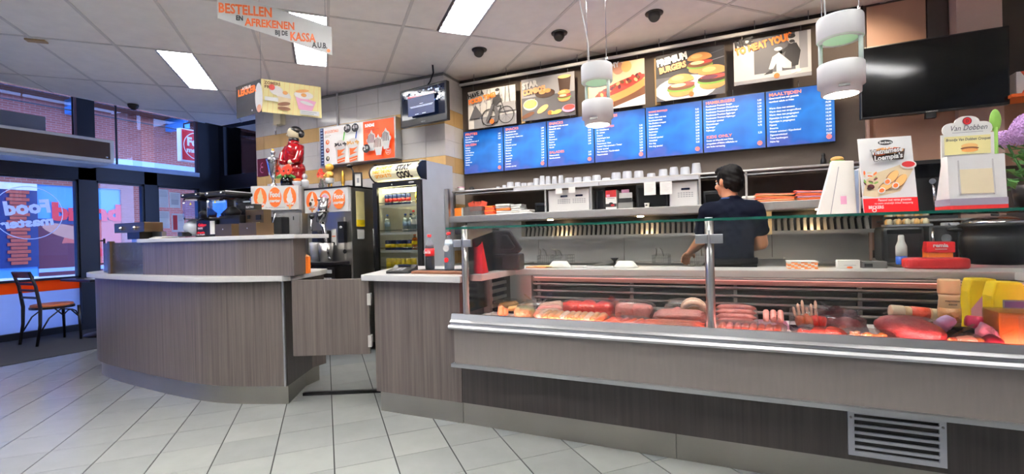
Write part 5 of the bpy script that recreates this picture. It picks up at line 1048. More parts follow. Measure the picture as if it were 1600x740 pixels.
# ---------------------------------------------------------------- things on the shelves
def cup(loc, rr, h, label, flare=.85, n=18, mat='cup_white'):
    t = root('cup', label, 'cup', loc, 0, 'white cups on the long shelf')
    MB().mat(mat).lathe([(rr, 0), (rr*1.02, .006), (rr*flare, h*.92), (rr*flare*.92, h), (0, h)], n=n).obj('cup_body', t)
    MB().mat(mat).lathe([(rr*1.06, .002), (rr*1.06, .010), (rr*1.0, .012)], n=n).obj('rim', t); return t
ZS = 1.6855
CL = [(-2.255, .022, .03, 'tiny white cup at the left start of the shelf row'), (-2.183, .022, .042, 'small white cup second in the shelf row'), (-2.111, .038, .068, 'white cup standing alone left of the cup cluster'), (-2.025, .034, .060, 'first white cup of the left cluster'), (-1.953, .034, .048, 'low white cup inside the left cluster'), (-1.883, .034, .046, 'low white cup at the end of the left cluster'), (-1.818, .032, .085, 'white cup just left of the four tall cup stacks'), (-1.751, .030, .106, 'tall white cup stack, first of the four'), (-1.689, .029, .097, 'tall white cup stack, second of the four'), (-1.620, .029, .090, 'tall white cup stack, third of the four'), (-1.552, .028, .097, 'tall white cup stack, last of the four'),
      (-1.470, .044, .064, 'wide white bowl right after the tall stacks'), (-1.376, .044, .062, 'second wide white bowl after the tall stacks'), (-1.284, .044, .062, 'third wide white bowl after the tall stacks'), (-1.191, .043, .070, 'domed white bowl above the red carton'), (-1.095, .044, .036, 'flat white bowl between the domed one and the tall tubs'), (-1.0, .047, .080, 'tall white tub, first of three under the BROODJES board'), (-.897, .046, .084, 'tall white tub, second of three under the BROODJES board'), (-.790, .045, .078, 'tall white tub, third of three under the BROODJES board'), (-.678, .040, .048, 'flat clear-topped cup stack above the paper notes'), (-.572, .041, .076, 'cup stack with lids, second from the person'), (-.479, .042, .088, 'cup stack with lids above the second note'), (-.384, .042, .080, 'white cup stack above the single microwave'), (-.290, .043, .108, 'tallest white cup stack beside the worker')]
for x, rr, h, l in CL: cup((x, 4.50, ZS), rr, h, l, .8 if h > .085 else .9)
t = root('sauce_cup', 'small white tub with pink lid at the tiled end of the shelf', 'tub', (-2.70, 4.48, ZS)); MB().mat('white').lathe([(.034, 0), (.038, .045)], n=18).obj('tub', t); MB().mat('pink').lathe([(.041, .045), (.041, .054), (0, .055)], n=18).obj('lid', t)
t = root('black_knob_jar', 'small black round jar near the tiled end of the shelf', 'jar', (-2.565, 4.48, ZS)); MB().mat('black').lathe([(.028, 0), (.03, .03), (.02, .046), (0, .05)], n=16).obj('jar', t)
ZM = 1.3905+.0155
def cab(x0, x1, label, screens):
    t = root('warming_cabinet', label, 'microwave', (x0, 4.34, ZM)); w_ = x1-x0
    B(0, w_, .012, .38, .004, .218, 'lightgrey').obj('casing', t, bevel=.004); B(.008, w_-.008, 0, .012, .012, .212, 'white_top').obj('front_panel', t, bevel=.002)
    for a in screens:
        s_ = B(a, a+.07, -.003, 0, .145, .162, 'screen_dark').obj('display', t)
        m = MB().mat('g3')
        for i in range(6):
            for j in range(3): m.box(a-.03+i*.022, a-.014+i*.022, -.002, 0, .085+j*.016, .092+j*.016)
        m.obj('keypad', t, kind='stuff')
    for a in (.03, w_-.03): B(a-.01, a+.01, .05, .3, 0, .004, 'black').obj('foot', t)
cab(-1.635, -1.215, 'wide pale double microwave with two displays on the hood shelf', (.13, .28)); cab(-.505, -.268, 'narrow pale microwave with one display beside the worker', (.10,))
for x0, x1, h, l in ((-1.80, -1.67, .11, 'black box standing left of the wide double microwave'), (-1.18, -1.085, .22, 'tall black box between the wide microwave and the red carton'), (-.80, -.52, .22, 'black box behind the two paper notes'), (-.235, -.03, .13, 'black box on the hood shelf behind the worker\'s head')):
    t = root('black_box', l, 'box', (x0, 4.40, ZM)); B(0, x1-x0, 0, .26, 0, h, 'black').obj('casing', t, bevel=.008); B(.02, x1-x0-.02, -.002, 0, .02, h-.03, 'black_gloss').obj('front', t)
t = root('red_carton', 'red and white carton with a dark picture on the hood shelf', 'carton', (-1.07, 4.35, ZM)); B(0, .10, 0, .2, 0, .185, 'paper').obj('carton', t)
A = Art(0); A.rect(0, .1, .12, .185, 'red'); A.rect(.008, .04, .125, .145, 'pink'); A.rect(.005, .095, .10, .12, 'paper'); A.rect(.015, .085, .108, .112, 'g2'); A.rect(0, .1, .03, .06, 'black'); A.ell(.05, .06, .02, .012, 'black'); A.ell(.065, .045, .018, .01, 'red'); A.obj('print', t)
t = root('bag_holder', 'grey holder with white and red paper bags next to the red carton', 'holder', (-.96, 4.36, ZM)); B(0, .135, 0, .15, 0, .07, 'steel_dull').obj('holder', t); B(.005, .13, .01, .14, .07, .09, 'black').obj('bag_top', t); B(.01, .128, .015, .02, .09, .155, 'paper').obj('bag', t); B(.03, .10, .025, .03, .12, .185, 'pink').obj('red_bag', t); B(0, .13, -.001, 0, .065, .105, 'black').obj('strip', t)
for k, (x, z, w_, h_) in enumerate(((-1.535, 1.583, .065, .05), (-1.405, 1.583, .065, .055), (-.71, 1.52, .10, .115), (-.575, 1.518, .10, .112))):
    t = root('paper_note', ['small blank paper note on the ticket rail, first of two above the wide microwave', 'small blank paper note on the ticket rail, second of two above the wide microwave', 'larger paper note with fine print on the shelf edge, left of the pair', 'larger paper note with fine print on the shelf edge, right of the pair'][k], 'note', (x, 4.285, z)); B(0, w_, 0, .0015, 0, h_, 'paper').obj('sheet', t)
    if k > 1:
        A = Art(0)
        for q in range(6): A.rect(.015, .085-.01*(q % 3), .09-.012*q, .092-.012*q, 'g4')
        A.obj('print', t)
t = root('white_cup_small', 'small white paper cup with a dark mark below the paper notes', 'cup', (-.70, 4.36, ZM)); MB().mat('paper').lathe([(.017, 0), (.024, .05), (.021, .05), (.015, .003), (0, .003)], n=16).obj('cup', t); B(-.008, .008, -.025, -.0235, .025, .035, 'g1').obj('mark', t)
t = root('orange_napkin_box', 'bright orange napkin block at the tiled end of the hood shelf', 'napkins', (-2.68, 4.30, ZM)); B(0, .085, 0, .12, .002, .095, 'orange_bright').obj('block', t, bevel=.003); B(.085, .10, 0, .12, .002, .093, 'paper').obj('sleeve', t)
t = root('smoke_tub', 'smoky clear plastic tub holding orange paper bags on the hood shelf', 'tub', (-2.57, 4.30, ZM)); MB().mat('tub_smoke').box(0, .22, 0, .2, 0, .1).obj('tub', t)
for q in range(3): MB().mat('patty').cbox((.04+.07*q, .12, .11), (.07, .02, .10), Euler((0, .3*(q-1), 0)).to_matrix()).obj('paper_bag', t)
def stack(name, label, x, y, w_, d_, mats, n, hh, cat='napkins'):
    t = root(name, label, cat, (x, y, ZM), random.uniform(-.1, .1))
    for q in range(n): MB().mat(mats[q % len(mats)]).cbox((random.uniform(-.008, .008), random.uniform(-.008, .008), hh*(q+.5)), (w_*random.uniform(.9, 1), d_, hh*.86), Euler((random.uniform(-.02, .02), random.uniform(-.03, .03), random.uniform(-.15, .15))).to_matrix()).obj('packet', t, bevel=.004)
stack('napkin_stack', 'orange folded paper stack right of the smoky tub', -2.28, 4.40, .12, .12, ['orange', 'patty'], 5, .021)
stack('napkin_stack', 'white napkin packets with one orange layer, tallest pile', -2.13, 4.40, .16, .14, ['paper', 'paper', 'orange', 'white_top'], 5, .023); stack('napkin_stack', 'white napkin packets, middle pile on the hood shelf', -1.985, 4.42, .12, .14, ['white', 'paper'], 5, .021); stack('napkin_stack', 'low white napkin packet beside the black box', -1.865, 4.36, .13, .12, ['paper', 'white'], 2, .022)
def paper_sheaf(label, x0, x1, n, mats, y=4.38):
    t = root('paper_sheaf', label, 'wrapping paper', (x0, y, ZM)); L_ = x1-x0
    for q in range(n):
        z = .004+.011*q; m = MB().mat(mats[q % len(mats)]); vs = []; K = 10; o = random.uniform(-.015, .015)
        for i in range(K+1):
            a = i/K; zz = z+.02*(q/n)*math.sin(a*PI*.9+.4*q)*.7+ (.014*a if q > n-3 else 0)
            vs += [(a*L_+o, -.09, zz), (a*L_+o, .10, zz+.004), (a*L_+o, -.09, zz+.008), (a*L_+o, .10, zz+.012)]
        fs = [(0, 1, 3, 2), (4*K, 4*K+2, 4*K+3, 4*K+1)]
        for i in range(K): b = 4*i; fs += [(b, b+4, b+5, b+1), (b+2, b+3, b+7, b+6), (b, b+2, b+6, b+4), (b+1, b+5, b+7, b+3)]
        m.add(vs, fs, True).obj('sheet', t)
paper_sheaf('sheaf of orange wrapping paper to the right of the worker', .165, .44, 6, ['orange', 'orange_pale', 'patty']); paper_sheaf('second sheaf of orange wrapping paper, partly behind the white cartons', .445, .68, 7, ['patty', 'orange', 'pink'])
stack('napkin_stack', 'white paper packet beside the worker\'s neck', .11, 4.40, .10, .14, ['paper', 'white'], 3, .022)
t = root('burger_model', 'small burger model with white and green layers on the shelf end', 'figurine', (.745, 4.46, ZS)); MB().mat('maroon').lathe([(.04, 0), (.045, .015), (.04, .02)], n=16).obj('patty', t); MB().mat('lettuce').lathe([(.05, .018), (.052, .028), (.045, .032)], n=16).obj('lettuce', t); MB().mat('bun_light').ell((0, 0, .045), (.045, .045, .022)).obj('bun', t)
t = root('black_bottle', 'slim black bottle beside the burger model', 'bottle', (.655, 4.46, ZS)); MB().mat('black').lathe([(.02, 0), (.022, .04), (.01, .07), (.014, .085), (.01, .10), (0, .102)], n=14).obj('bottle', t)
# fryer baskets and things on the case counter
def basket(x, y, label, rz=0.):
    t = root('fry_basket', label, 'basket', (x, y, .906), rz, 'wire frying baskets'); m = MB().mat('steel_dull')
    for i in range(8):
        a = -.065+i*.0186
        m.box(a-.001, a+.001, -.10, -.098, 0, .09); m.box(a-.001, a+.001, .098, .10, 0, .09); m.box(a-.001, a+.001, -.10, .10, 0, .002)
    for j in range(9):
        b = -.1+j*.025; m.box(-.066, -.064, b-.001, b+.001, 0, .09); m.box(.064, .066, b-.001, b+.001, 0, .09)
    for z in (.03, .06, .09): m.box(-.067, .067, -.101, -.098, z-.002, z+.001); m.box(-.067, .067, .098, .101, z-.002, z+.001); m.box(-.067, -.064, -.1, .1, z-.002, z+.001); m.box(.064, .067, -.1, .1, z-.002, z+.001)
    m.obj('wire_mesh', t, kind='stuff')
    MB().mat('steel').tube([(-.03, -.10, .085), (-.02, -.14, .14), (-.015, -.25, .16)], .005).tube([(.03, -.10, .085), (.02, -.14, .14), (.015, -.25, .16)], .005).obj('handle', t)
basket(-1.66, 4.30, 'wire frying basket nearest the till', .2); basket(-1.48, 4.32, 'wire frying basket second from the till', -.1); basket(-.58, 4.32, 'wire frying basket to the left of the worker\'s hand')
basket(-.28, 4.28, 'wire frying basket the worker reaches towards', .1)
t = root('scoop', 'small dark funnel scoop on the fryer rail', 'scoop', (-1.0, 4.35, .916)); MB().mat('black').lathe([(.01, 0), (.012, .02), (.04, .05)], n=14).obj('funnel', t)
t = root('steel_tray', 'steel pan on the cooking line just right of the worker', 'pan', (.22, 4.16, .916)); m = MB().mat('steel'); m.box(-.13, .13, -.1, .1, 0, .006); m.box(-.13, .13, -.1, -.094, .006, .06); m.box(-.13, .13, .094, .1, .006, .06); m.box(-.13, -.124, -.094, .094, .006, .06); m.box(.124, .13, -.094, .094, .006, .06); m.obj('pan', t); m = MB().mat('steel'); m.box(-.15, .15, -.12, -.1, .055, .06); m.obj('lip', t)
ZT = .9525
def tray_lid(x, y, w_, label):
    t = root('foam_tray', label, 'tray', (x, y, ZT)); MB().mat('paper').lathe([(w_*.5, 0), (w_*.47, .012), (w_*.33, .042), (w_*.30, .046), (0, .046)], n=8, sy=.75).obj('tray', t)
tray_lid(-1.17, 3.32, .18, 'upturned white foam tray on the case counter near the till'); tray_lid(-.69, 3.34, .17, 'upturned white foam tray in the middle of the case counter')
t = root('bread_board', 'thin tan boards with paper on the counter beside the till', 'board', (-1.33, 3.30, ZT)); B(-.08, .08, -.06, .06, 0, .008, 'orange_pale').obj('board', t); B(-.02, .12, -.05, .05, .008, .012, 'bun_light').obj('board', t)
t = root('paper_slip', 'white paper slip beside the foam tray on the case counter', 'paper', (-1.03, 3.33, ZT)); B(-.05, .05, -.03, .03, 0, .012, 'paper').obj('slip', t)
t = root('checked_cloth', 'orange and white checked folded cloth on the case counter', 'cloth', (.37, 3.38, ZT))
m = MB()
for i in range(9):
    for j in range(5): m.mat(['orange_pale', 'paper', 'orange_bright'][(i+j) % 3]).box(-.077+i*.0172, -.077+(i+1)*.0172, -.06, .05, j*.008, j*.008+.008)
m.obj('cloth', t, kind='stuff'); B(-.08, .08, -.065, .055, .04, .046, 'paper').obj('top_fold', t, bevel=.002)
t = root('card_holder', 'white card block with small print on the case counter', 'card', (.61, 3.38, ZT)); B(-.06, .05, -.03, .03, 0, .05, 'paper').obj('block', t, bevel=.003); A = Art(-.0305); A.rect(-.03, .03, .02, .022, 'g3'); A.ell(.0, .008, .015, .006, 'orange'); A.obj('print', t)
t = root('label_printer', 'flat grey device with black slot behind the white card block', 'device', (.74, 3.44, ZT)); B(-.06, .06, -.04, .04, 0, .04, 'steel_dull').obj('casing', t, bevel=.003); B(-.05, -.01, -.042, -.04, .008, .028, 'black').obj('slot', t)
t = root('red_tray', 'rounded dark red plastic tray lying on the case counter', 'tray', (1.02, 3.42, ZT)); MB().mat('red').prism([(.145*math.copysign(abs(math.cos(a))**.5, math.cos(a)), .07*math.copysign(abs(math.sin(a))**.6, math.sin(a))) for a in [2*PI*q/28 for q in range(28)]], 0, .06).obj('tray', t, bevel=.018, seg=3)
# machines on the right back counter
ZB = .9405
t = root('black_machine', 'black rounded kitchen machine at the left end of the back counter', 'machine', (1.09, 4.22, ZB)); B(-.145, .09, -.1, .15, 0, .25, 'black').obj('casing', t, bevel=.03); B(-.12, .07, -.102, -.1, .20, .23, 'black_gloss').obj('lid_line', t)
t = root('coffee_grinder', 'black machine with round silver dial behind the ketchup box', 'machine', (1.27, 4.20, ZB)); B(-.075, .075, -.1, .12, 0, .25, 'charcoal').obj('casing', t, bevel=.01); MB().mat('chrome').cyl((.01, -.1, .165), (.01, -.118, .165), .028, n=20).obj('dial', t); MB().mat('chrome').tube([(-.055, -.1, .23), (-.065, -.13, .18), (-.055, -.13, .10)], .010).obj('handle', t)
t = root('egg_tray', 'grey card egg tray with pale eggs on top of the black machine', 'egg tray', (1.10, 4.20, ZB+.2515))
B(-.13, .13, -.06, .06, 0, .014, 'grey').obj('tray', t)
for i in range(5):
    for j in range(2): MB().mat('bun_light' if (i+j) % 2 else 'cream').ell((-.10+.05*i, -.03+.06*j, .03), (.018, .018, .024), 10, 7).obj('egg', t)
t = root('sauce_bottle', 'white squeeze bottle with a blue base on the back counter', 'bottle', (1.0, 3.93, ZB)); MB().mat('blue').lathe([(.028, 0), (.031, .006), (.031, .055), (0, .055)], n=18).obj('base', t); MB().mat('paper').lathe([(.031, .056), (.031, .12), (.018, .155), (.016, .19), (.012, .195), (0, .196)], n=18).obj('bottle', t)
t = root('ketchup_box', 'orange carton with a red printed flap on the back counter', 'carton', (1.185, 3.93, ZB)); B(-.062, .062, -.05, .05, 0, .085, 'orange_bright').obj('carton', t); MB().mat('red_bright').profx([(-.056, .08), (-.06, .145), (0, .15), (.03, .085)], -.07, .07).obj('flap', t); A = Art(-.0625); A.text('remia', -.04, .115, .024, 'white', .075, .04); A.rect(-.03, .03, .10, .104, 'white'); A.obj('lettering', t)
t = root('soup_kettle', 'large round black soup kettle with a chrome lid', 'kettle', (1.50, 4.02, ZB)); MB().mat('black').lathe([(.13, 0), (.155, .03), (.175, .10), (.17, .17), (.15, .225), (.175, .235), (.18, .25), (.165, .256)], n=32).obj('pot', t); MB().mat('chrome').lathe([(.165, .256), (.15, .275), (.09, .30), (.03, .31), (0, .312)], n=32).obj('lid', t)
MB().mat('black').tube([(.0, 0, .31), (.0, 0, .335)], .02, 12).obj('lid_knob', t)
for s in (-1, 1): MB().mat('black').tube([(s*.17, -.02, .22), (s*.215, -.02, .225), (s*.215, .04, .225), (s*.17, .04, .22)], .012).obj('handle', t)
t = root('steel_dispenser', 'pale steel dispenser arm between the black machine and the kettle', 'dispenser', (1.365, 4.27, ZB)); B(-.05, .03, -.05, .03, 0, .27, 'lightgrey').obj('column', t, bevel=.006); MB().mat('lightgrey').profx([(-.05, .21), (-.14, .19), (-.14, .23), (-.05, .27)], -.03, .02).obj('spout', t)
t = root('espresso_machine', 'black espresso machine with chrome levers behind the poster stand', 'coffee machine', (1.08, 4.40, 1.24)); B(0, .34, 0, .3, .05, .43, 'black').obj('casing', t, bevel=.01); B(0, .34, -.08, .3, .0, .05, 'charcoal').obj('base', t); B(.03, .31, -.004, 0, .30, .40, 'black_gloss').obj('panel', t)
for x in (.10, .22): MB().mat('chrome').tube([(x, -.01, .25), (x, -.05, .22), (x, -.06, .10)], .010).obj('lever', t); MB().mat('chrome').cyl((x, -.004, .27), (x, -.03, .27), .02, n=14).obj('group_head', t)
t = root('machine_shelf', 'steel shelf that carries the black espresso machine', 'shelf', (1.05, 4.34, 1.225)); B(0, .6, 0, .4, 0, .014, 'steel_h').obj('board', t)
for x in (.02, .58): B(x-.012, x+.012, .2, .23, -.285, 0, 'steel').obj('support', t)
t = root('orange_shelf', 'narrow orange shelf on the wall beyond the large television', 'shelf', (1.74, 4.40, 2.055)); B(0, .6, 0, .25, 0, .022, 'orange').obj('board', t); B(.2, .24, .18, .25, -.08, 0, 'orange').obj('bracket', t)
t = root('gift_bag', 'white and rust patterned package on the orange shelf', 'package', (1.79, 4.46, 2.0775)); B(0, .3, 0, .12, 0, .16, 'paper').obj('package', t); A = Art(0)
for q in range(3): A.poly([(.02+.1*q, 0), (.10+.1*q, 0), (.06+.1*q, .08)], 'patty'); A.poly([(.02+.1*q, .16), (.10+.1*q, .16), (.06+.1*q, .09)], 'patty'); A.ell(.10+.1*q, .12, .02, .02, 'g1')
A.obj('print', t)

# ---------------------------------------------------------------- on top of the glass shelf
ZG = 1.257
def lean(name, label, cat, x, y, rx, rz=0): return root(name, label, cat, (x, y, ZG+.001), 0, None, (rx, 0, rz))
t = lean('carton_stand', 'blank white leaning display carton on the glass, left of the loempia poster', 'carton', .372, 2.74, -.10, .12)
MB().mat('paper').profy([(0, 0), (.165, 0), (.165, .262), (.075, .268)], 0, .03).obj('carton', t, bevel=.002); MB().mat('paper').profy([(.055, .0), (.16, 0), (.16, .235), (.10, .235)], -.004, 0).obj('front_flap', t); MB().mat('g3').profy([(.053, 0), (.056, 0), (.101, .235), (.098, .235)], -.0045, -.004).obj('fold_line', t); B(.10, .125, -.0046, -.004, .05, .09, 'pink').obj('faint_print', t); B(.02, .15, .03, .09, 0, .012, 'paper').obj('foot', t)
t = root('grey_folder', 'narrow grey-blue folder wedged behind the blank white carton', 'folder', (.535, 2.86, ZG)); B(0, .03, 0, .10, .0, .22, 'blue_pale').obj('folder', t); B(.03, .036, 0, .10, 0, .23, 'paper').obj('sheet', t)
t = lean('poster_stand', 'loempia poster in an acrylic stand with a red band, on the glass', 'poster stand', .552, 2.70, -.14, .18)
w_, h_ = .215, .36
B(0, w_, 0, .005, 0, h_, 'paper').obj('poster', t); A = Art(0)
A.rect(0, w_, 0, h_, 'white_gloss'); A.poly([(.0, .085), (.02, .16), (.06, .19), (.19, .235), (.21, .20), (.15, .10), (.05, .075)], 'beige'); A.rect(0, w_, 0, .07, 'red_bright')
A.ell(.11, .335, .030, .013, 'g1'); A.text('Beckers', .085, .33, .012, 'white', .05, .03)
A.poly([(.055, .25), (.175, .25), (.185, .30), (.05, .29)], 'brown_dark'); A.ell(.12, .295, .06, .016, 'bun'); A.ell(.08, .285, .03, .012, 'orange'); A.ell(.145, .295, .03, .012, 'tomato'); A.ell(.035, .125, .014, .012, 'maroon'); A.ell(.028, .118, .010, .008, 'brown_dark')
A.ell(.19, .222, .032, .020, 'paper'); A.ell(.19, .224, .026, .014, 'red')
for q, (x, z, a) in enumerate(((.095, .125, .6), (.12, .165, .9), (.15, .145, .9))): A.ell(x, z, .038, .019, 'brown', a); A.ell(x+.002, z+.002, .036, .016, 'bun_light', a); A.ell(x-.02, z-.020, .016, .014, 'paper', a); A.ell(x-.02, z-.020, .011, .009, 'orange', a)
for q in range(14): A.ell(.03+.025*math.sin(q*2.1), .165+.025*math.cos(q*1.7), .010, .004, ['cream', 'lettuce', 'maroon', 'orange'][q % 4], q)
A.text("Verse", .09, .30, .016, 'white', .04, .03, shear=.2); A.text('Vietnamese', .04, .272, .024, 'g1', .125, .09, shear=.2, rot=.1); A.text('Vietnamese', .04, .272, .024, 'white', .125, .03, shear=.2, rot=.1); A.text("Loempia's", .05, .243, .024, 'g1', .115, .09, shear=.2, rot=.1); A.text("Loempia's", .05, .243, .024, 'white', .115, .03, shear=.2, rot=.1)
A.text('Passend met verse groenten', .05, .052, .012, 'white', .13, .02, shear=.2); A.text('nu extra smakelijk lekker knapperig', .035, .038, .009, 'white', .15, .01, shear=.2); A.text('BECKERS', .01, .018, .014, 'white', .06, .04); A.ring(.032, .010, .006, .009, 'white', 14)
A.obj('printed_picture', t); B(-.004, w_+.004, -.012, .05, -.004+.004, .003, 'glass').obj('foot', t)
t = lean('croquette_dispenser', 'white napkin dispenser with a rounded croquette sign on the glass', 'dispenser', .848, 2.66, 0, .16)
w_ = .20
MB().mat('white').profx([(0, .005), (0, .02), (.012, .235), (.05, .235), (.11, .02), (.11, .005)], 0, w_).obj('front_box', t)
B(0, w_-.01, .055, .06, .02, .335, 'paper').obj('back_card', t); hd_ = MB().mat('paper'); hp = []
for cx, cz, rx, rz, a0, a1 in ((.155, .355, .03, .03, -PI/2, PI/2), (.095, .385, .045, .028, 0, PI), (.035, .355, .03, .03, PI/2, 1.5*PI)):
    hp += [(cx+rx*math.cos(a0+(a1-a0)*q/8), cz+rz*math.sin(a0+(a1-a0)*q/8)) for q in range(9)]
MB().mat('paper').profy(hp, .054, .06).obj('header_card', t)
A = Art(.0535); A.ell(.095, .39, .017, .017, 'maroon'); A.ell(.095, .39, .014, .014, 'red'); A.text('D', .09, .383, .014, 'g1', .01, .03); A.text('Van Dobben', .03, .35, .024, 'g2', .13, .0, shear=.3); A.rect(.04, .15, .34, .342, 'g3'); A.rect(.01, .175, .245, .325, 'yellow_pale'); A.text('Broodje Van Dobben Croquet', .015, .305, .012, 'g2', .16, .02, shear=.2); A.ell(.10, .28, .03, .012, 'bun_light'); A.ell(.10, .27, .033, .007, 'brown'); A.ell(.10, .262, .03, .008, 'bun'); A.obj('print', t)
A = Art(-.001); A.obj('x', t) if 0 else None
m = MB().mat('cream').profx([(-.002, .07), (.0085, .175), (.0165, .178), (.006, .07)], .04, .155).obj('napkins', t); MB().mat('g4').profx([(-.003, .066), (.010, .215), (.014, .215), (.003, .066)], .035, .04).obj('window_edge', t); MB().mat('g4').profx([(-.003, .066), (.010, .215), (.014, .215), (.003, .066)], .155, .16).obj('window_edge', t)
B(-.001, w_+.001, -.003, .11, .02, .05, 'strip_grey').obj('grey_strip', t); B(-.001, w_+.001, -.004, .11, 0, .02, 'red').obj('red_strip', t)
t = root('green_scoop', 'green leaf-shaped scoop standing behind the croquette sign', 'scoop', (1.045, 2.78, ZG)); MB().mat('lettuce').ell((0, 0, .39), (.02, .008, .05), 12, 8).obj('blade', t); MB().mat('lettuce').tube([(0, 0, 0), (0, 0, .36)], .008).obj('stem', t)
t = root('flower_basket', 'potted pink hydrangea with green leaves at the right end of the glass', 'plant', (1.22, 2.84, ZG))
MB().mat('darksteel').lathe([(.06, 0), (.09, .02), (.10, .10), (.095, .105), (.085, .02), (0, .015)], n=20).obj('pot', t)
m = MB().mat('foliage')
for q in range(90):
    a, rr, z = random.uniform(0, 2*PI), random.uniform(.03, .14), random.uniform(.08, .27); R_ = Euler((random.uniform(-.6, .6), random.uniform(-.9, .2), a)).to_matrix(); o = m.X
    m.X = Matrix.Translation((rr*math.cos(a), rr*math.sin(a), z)) @ R_.to_4x4(); m.add([(0, -.004, 0), (.025, -.016, .006), (.055, 0, 0), (.025, .016, .006), (.028, 0, -.002)], [(0, 1, 4), (1, 2, 4), (2, 3, 4), (3, 0, 4)]); m.X = o
m.obj('leaves', t, kind='stuff')
for k, (x, y, z, R_) in enumerate(((-.05, -.04, .34, .07), (.06, -.02, .37, .075), (-.10, .05, .31, .055), (.0, .07, .38, .065))):
    m = MB().mat('petal')
    for q in range(70):
        ph = math.acos(1-1.4*(q+.5)/70); a = q*2.4; c_ = Vector((math.sin(ph)*math.cos(a), math.sin(ph)*math.sin(a), math.cos(ph)*.8))*R_; d = c_.normalized(); e1 = d.orthogonal().normalized(); e2 = d.cross(e1)
        for s in range(4): b = s*PI/2; p1 = e1*math.cos(b)+e2*math.sin(b); p2 = -e1*math.sin(b)+e2*math.cos(b); m.add([Vector((x, y, z))+c_, Vector((x, y, z))+c_+p1*.010+p2*.006+d*.003, Vector((x, y, z))+c_+p1*.017+d*.001, Vector((x, y, z))+c_+p1*.010-p2*.006+d*.003], [(0, 1, 2, 3)])
    m.obj('flower_head', t); MB().mat('foliage').tube([(x*.3, y*.3, .08), (x, y, z)], .005, 6).obj('stem', t)
for k, x in enumerate((.73, .87, 1.03)):
    t = tag(B(x, x+.02, 2.4755, 2.4775, 1.2445, 1.2560, 'lightgrey').obj('glass_clip'), ['small clear clip on the glass edge below the loempia poster', 'small clear clip on the glass edge below the napkin dispenser', 'small clear clip on the glass edge near the plant'][k], 'clip')

# ---------------------------------------------------------------- chair and table by the window
ch = root('cafe_chair', 'dark wooden ladder-back chair with tan seat by the street window', 'chair', (-7.82, 2.95, 0.004), .06)
for x in (-.19, .19):
    MB().mat('chair_wood').tube([(x, -.24, 0), (x, -.205, .25), (x, -.20, .46), (x*.98, -.235, .72), (x*.97, -.29, .90)], [.016, .018, .020, .018, .016], 8).obj('leg', ch)
    MB().mat('chair_wood').tube([(x*.95, .20, 0), (x*.93, .19, .44)], [.014, .019], 8).obj('leg', ch)
    MB().mat('chair_wood').tube([(x, -.205, .16), (x, -.12, .32), (x, .0, .42), (x*.95, .10, .40), (x*.93, .185, .30)], .009, 6).obj('side_brace', ch)
MB().mat('chair_wood').cbox((0, -.275, .865), (.40, .022, .085), Euler((.45, 0, 0)).to_matrix()).obj('top_rail', ch, bevel=.006)
for z, y in ((.75, -.245), (.67, -.23), (.58, -.215)): MB().mat('chair_wood').cbox((0, y, z), (.37, .014, .028)).obj('back_slat', ch, bevel=.003)
MB().mat('chair_wood').prism([(.20*math.cos(a)*(1.05 if math.sin(a) > 0 else .98), .215*math.sin(a)) for a in [2*PI*q/26 for q in range(26)]], .425, .452).obj('seat_frame', ch)
MB().mat('seat_orange').prism([(.19*math.cos(a), .205*math.sin(a)) for a in [2*PI*q/26 for q in range(26)]], .452, .482).obj('seat', ch, bevel=.012)
MB().mat('chair_wood').tube([(-.17, .19, .30), (-.09, .20, .36), (0, .20, .38), (.09, .20, .36), (.17, .19, .30)], .008, 6).obj('front_brace', ch)
tb_ = root('cafe_table', 'dark cafe table with pedestal base behind the service counter end', 'table', (-7.70, 3.50, .004)); MB().mat('chair_wood').prism([(-.40, -.36), (.36, -.36), (.36, .36), (-.40, .36)], .735, .765).obj('tabletop', tb_, bevel=.008); MB().mat('black').cyl((0, 0, .02), (0, 0, .735), .05, n=14).obj('column', tb_); MB().mat('black').lathe([(.28, 0), (.27, .02), (.08, .05), (0, .05)], n=24).obj('base', tb_)
t = tag(B(-7.62, -7.42, 3.2, 3.4, .7705, .776, 'paper').obj('menu_sheet'), 'white sheet lying on the dark cafe table', 'paper')
# ---------------------------------------------------------------- food in the display case
ZD = .6725
def food(name, label, cat, x, y, z=ZD, rz=0., rx=0.): return root(name, label, cat, (x, y, z), rz, None, (rx, 0, rz))
def lump(m, c, rad, mat, seed=0, amp=.12, R=None, n=16, k=10, sq=1.):
    ph = [random.uniform(0, 6.28) for _ in range(6)]
    def fn(p):
        q = Vector((p.x/rad[0], p.y/rad[1], p.z/rad[2]))
        if sq < 1: p = Vector([math.copysign(abs(v)**sq, v)*r_ for v, r_ in zip(q, rad)])
        w_ = 1+amp*(math.sin(3.1*q.x+ph[0])*math.sin(2.7*q.y+ph[1])+.6*math.sin(6.3*q.x+ph[2]+4.9*q.z)*math.cos(5.3*q.y+ph[3])); return p*w_
    return m.mat(mat).ell(c, rad, n, k, R, fn)
def film(t, c, rad, mat='film', amp=.16, sq=.55):
    return lump(MB(), c, rad, mat, 0, amp, None, 22, 12, sq).obj('plastic_film', t)
def crinkle(t, c, r_, n=7, mat='film'):
    m = MB().mat(mat)
    for q in range(n):
        a = random.uniform(0, 6.28); p = Vector(c); d = Vector((math.cos(a), math.sin(a)*.6, random.uniform(.2, .9)))*r_; e = Vector((-math.sin(a), math.cos(a), .3))*r_*.5
        m.add([p, p+d+e*.5, p+d*1.15, p+d-e*.6], [(0, 1, 2), (0, 2, 3)])
    m.obj('film_end', t)
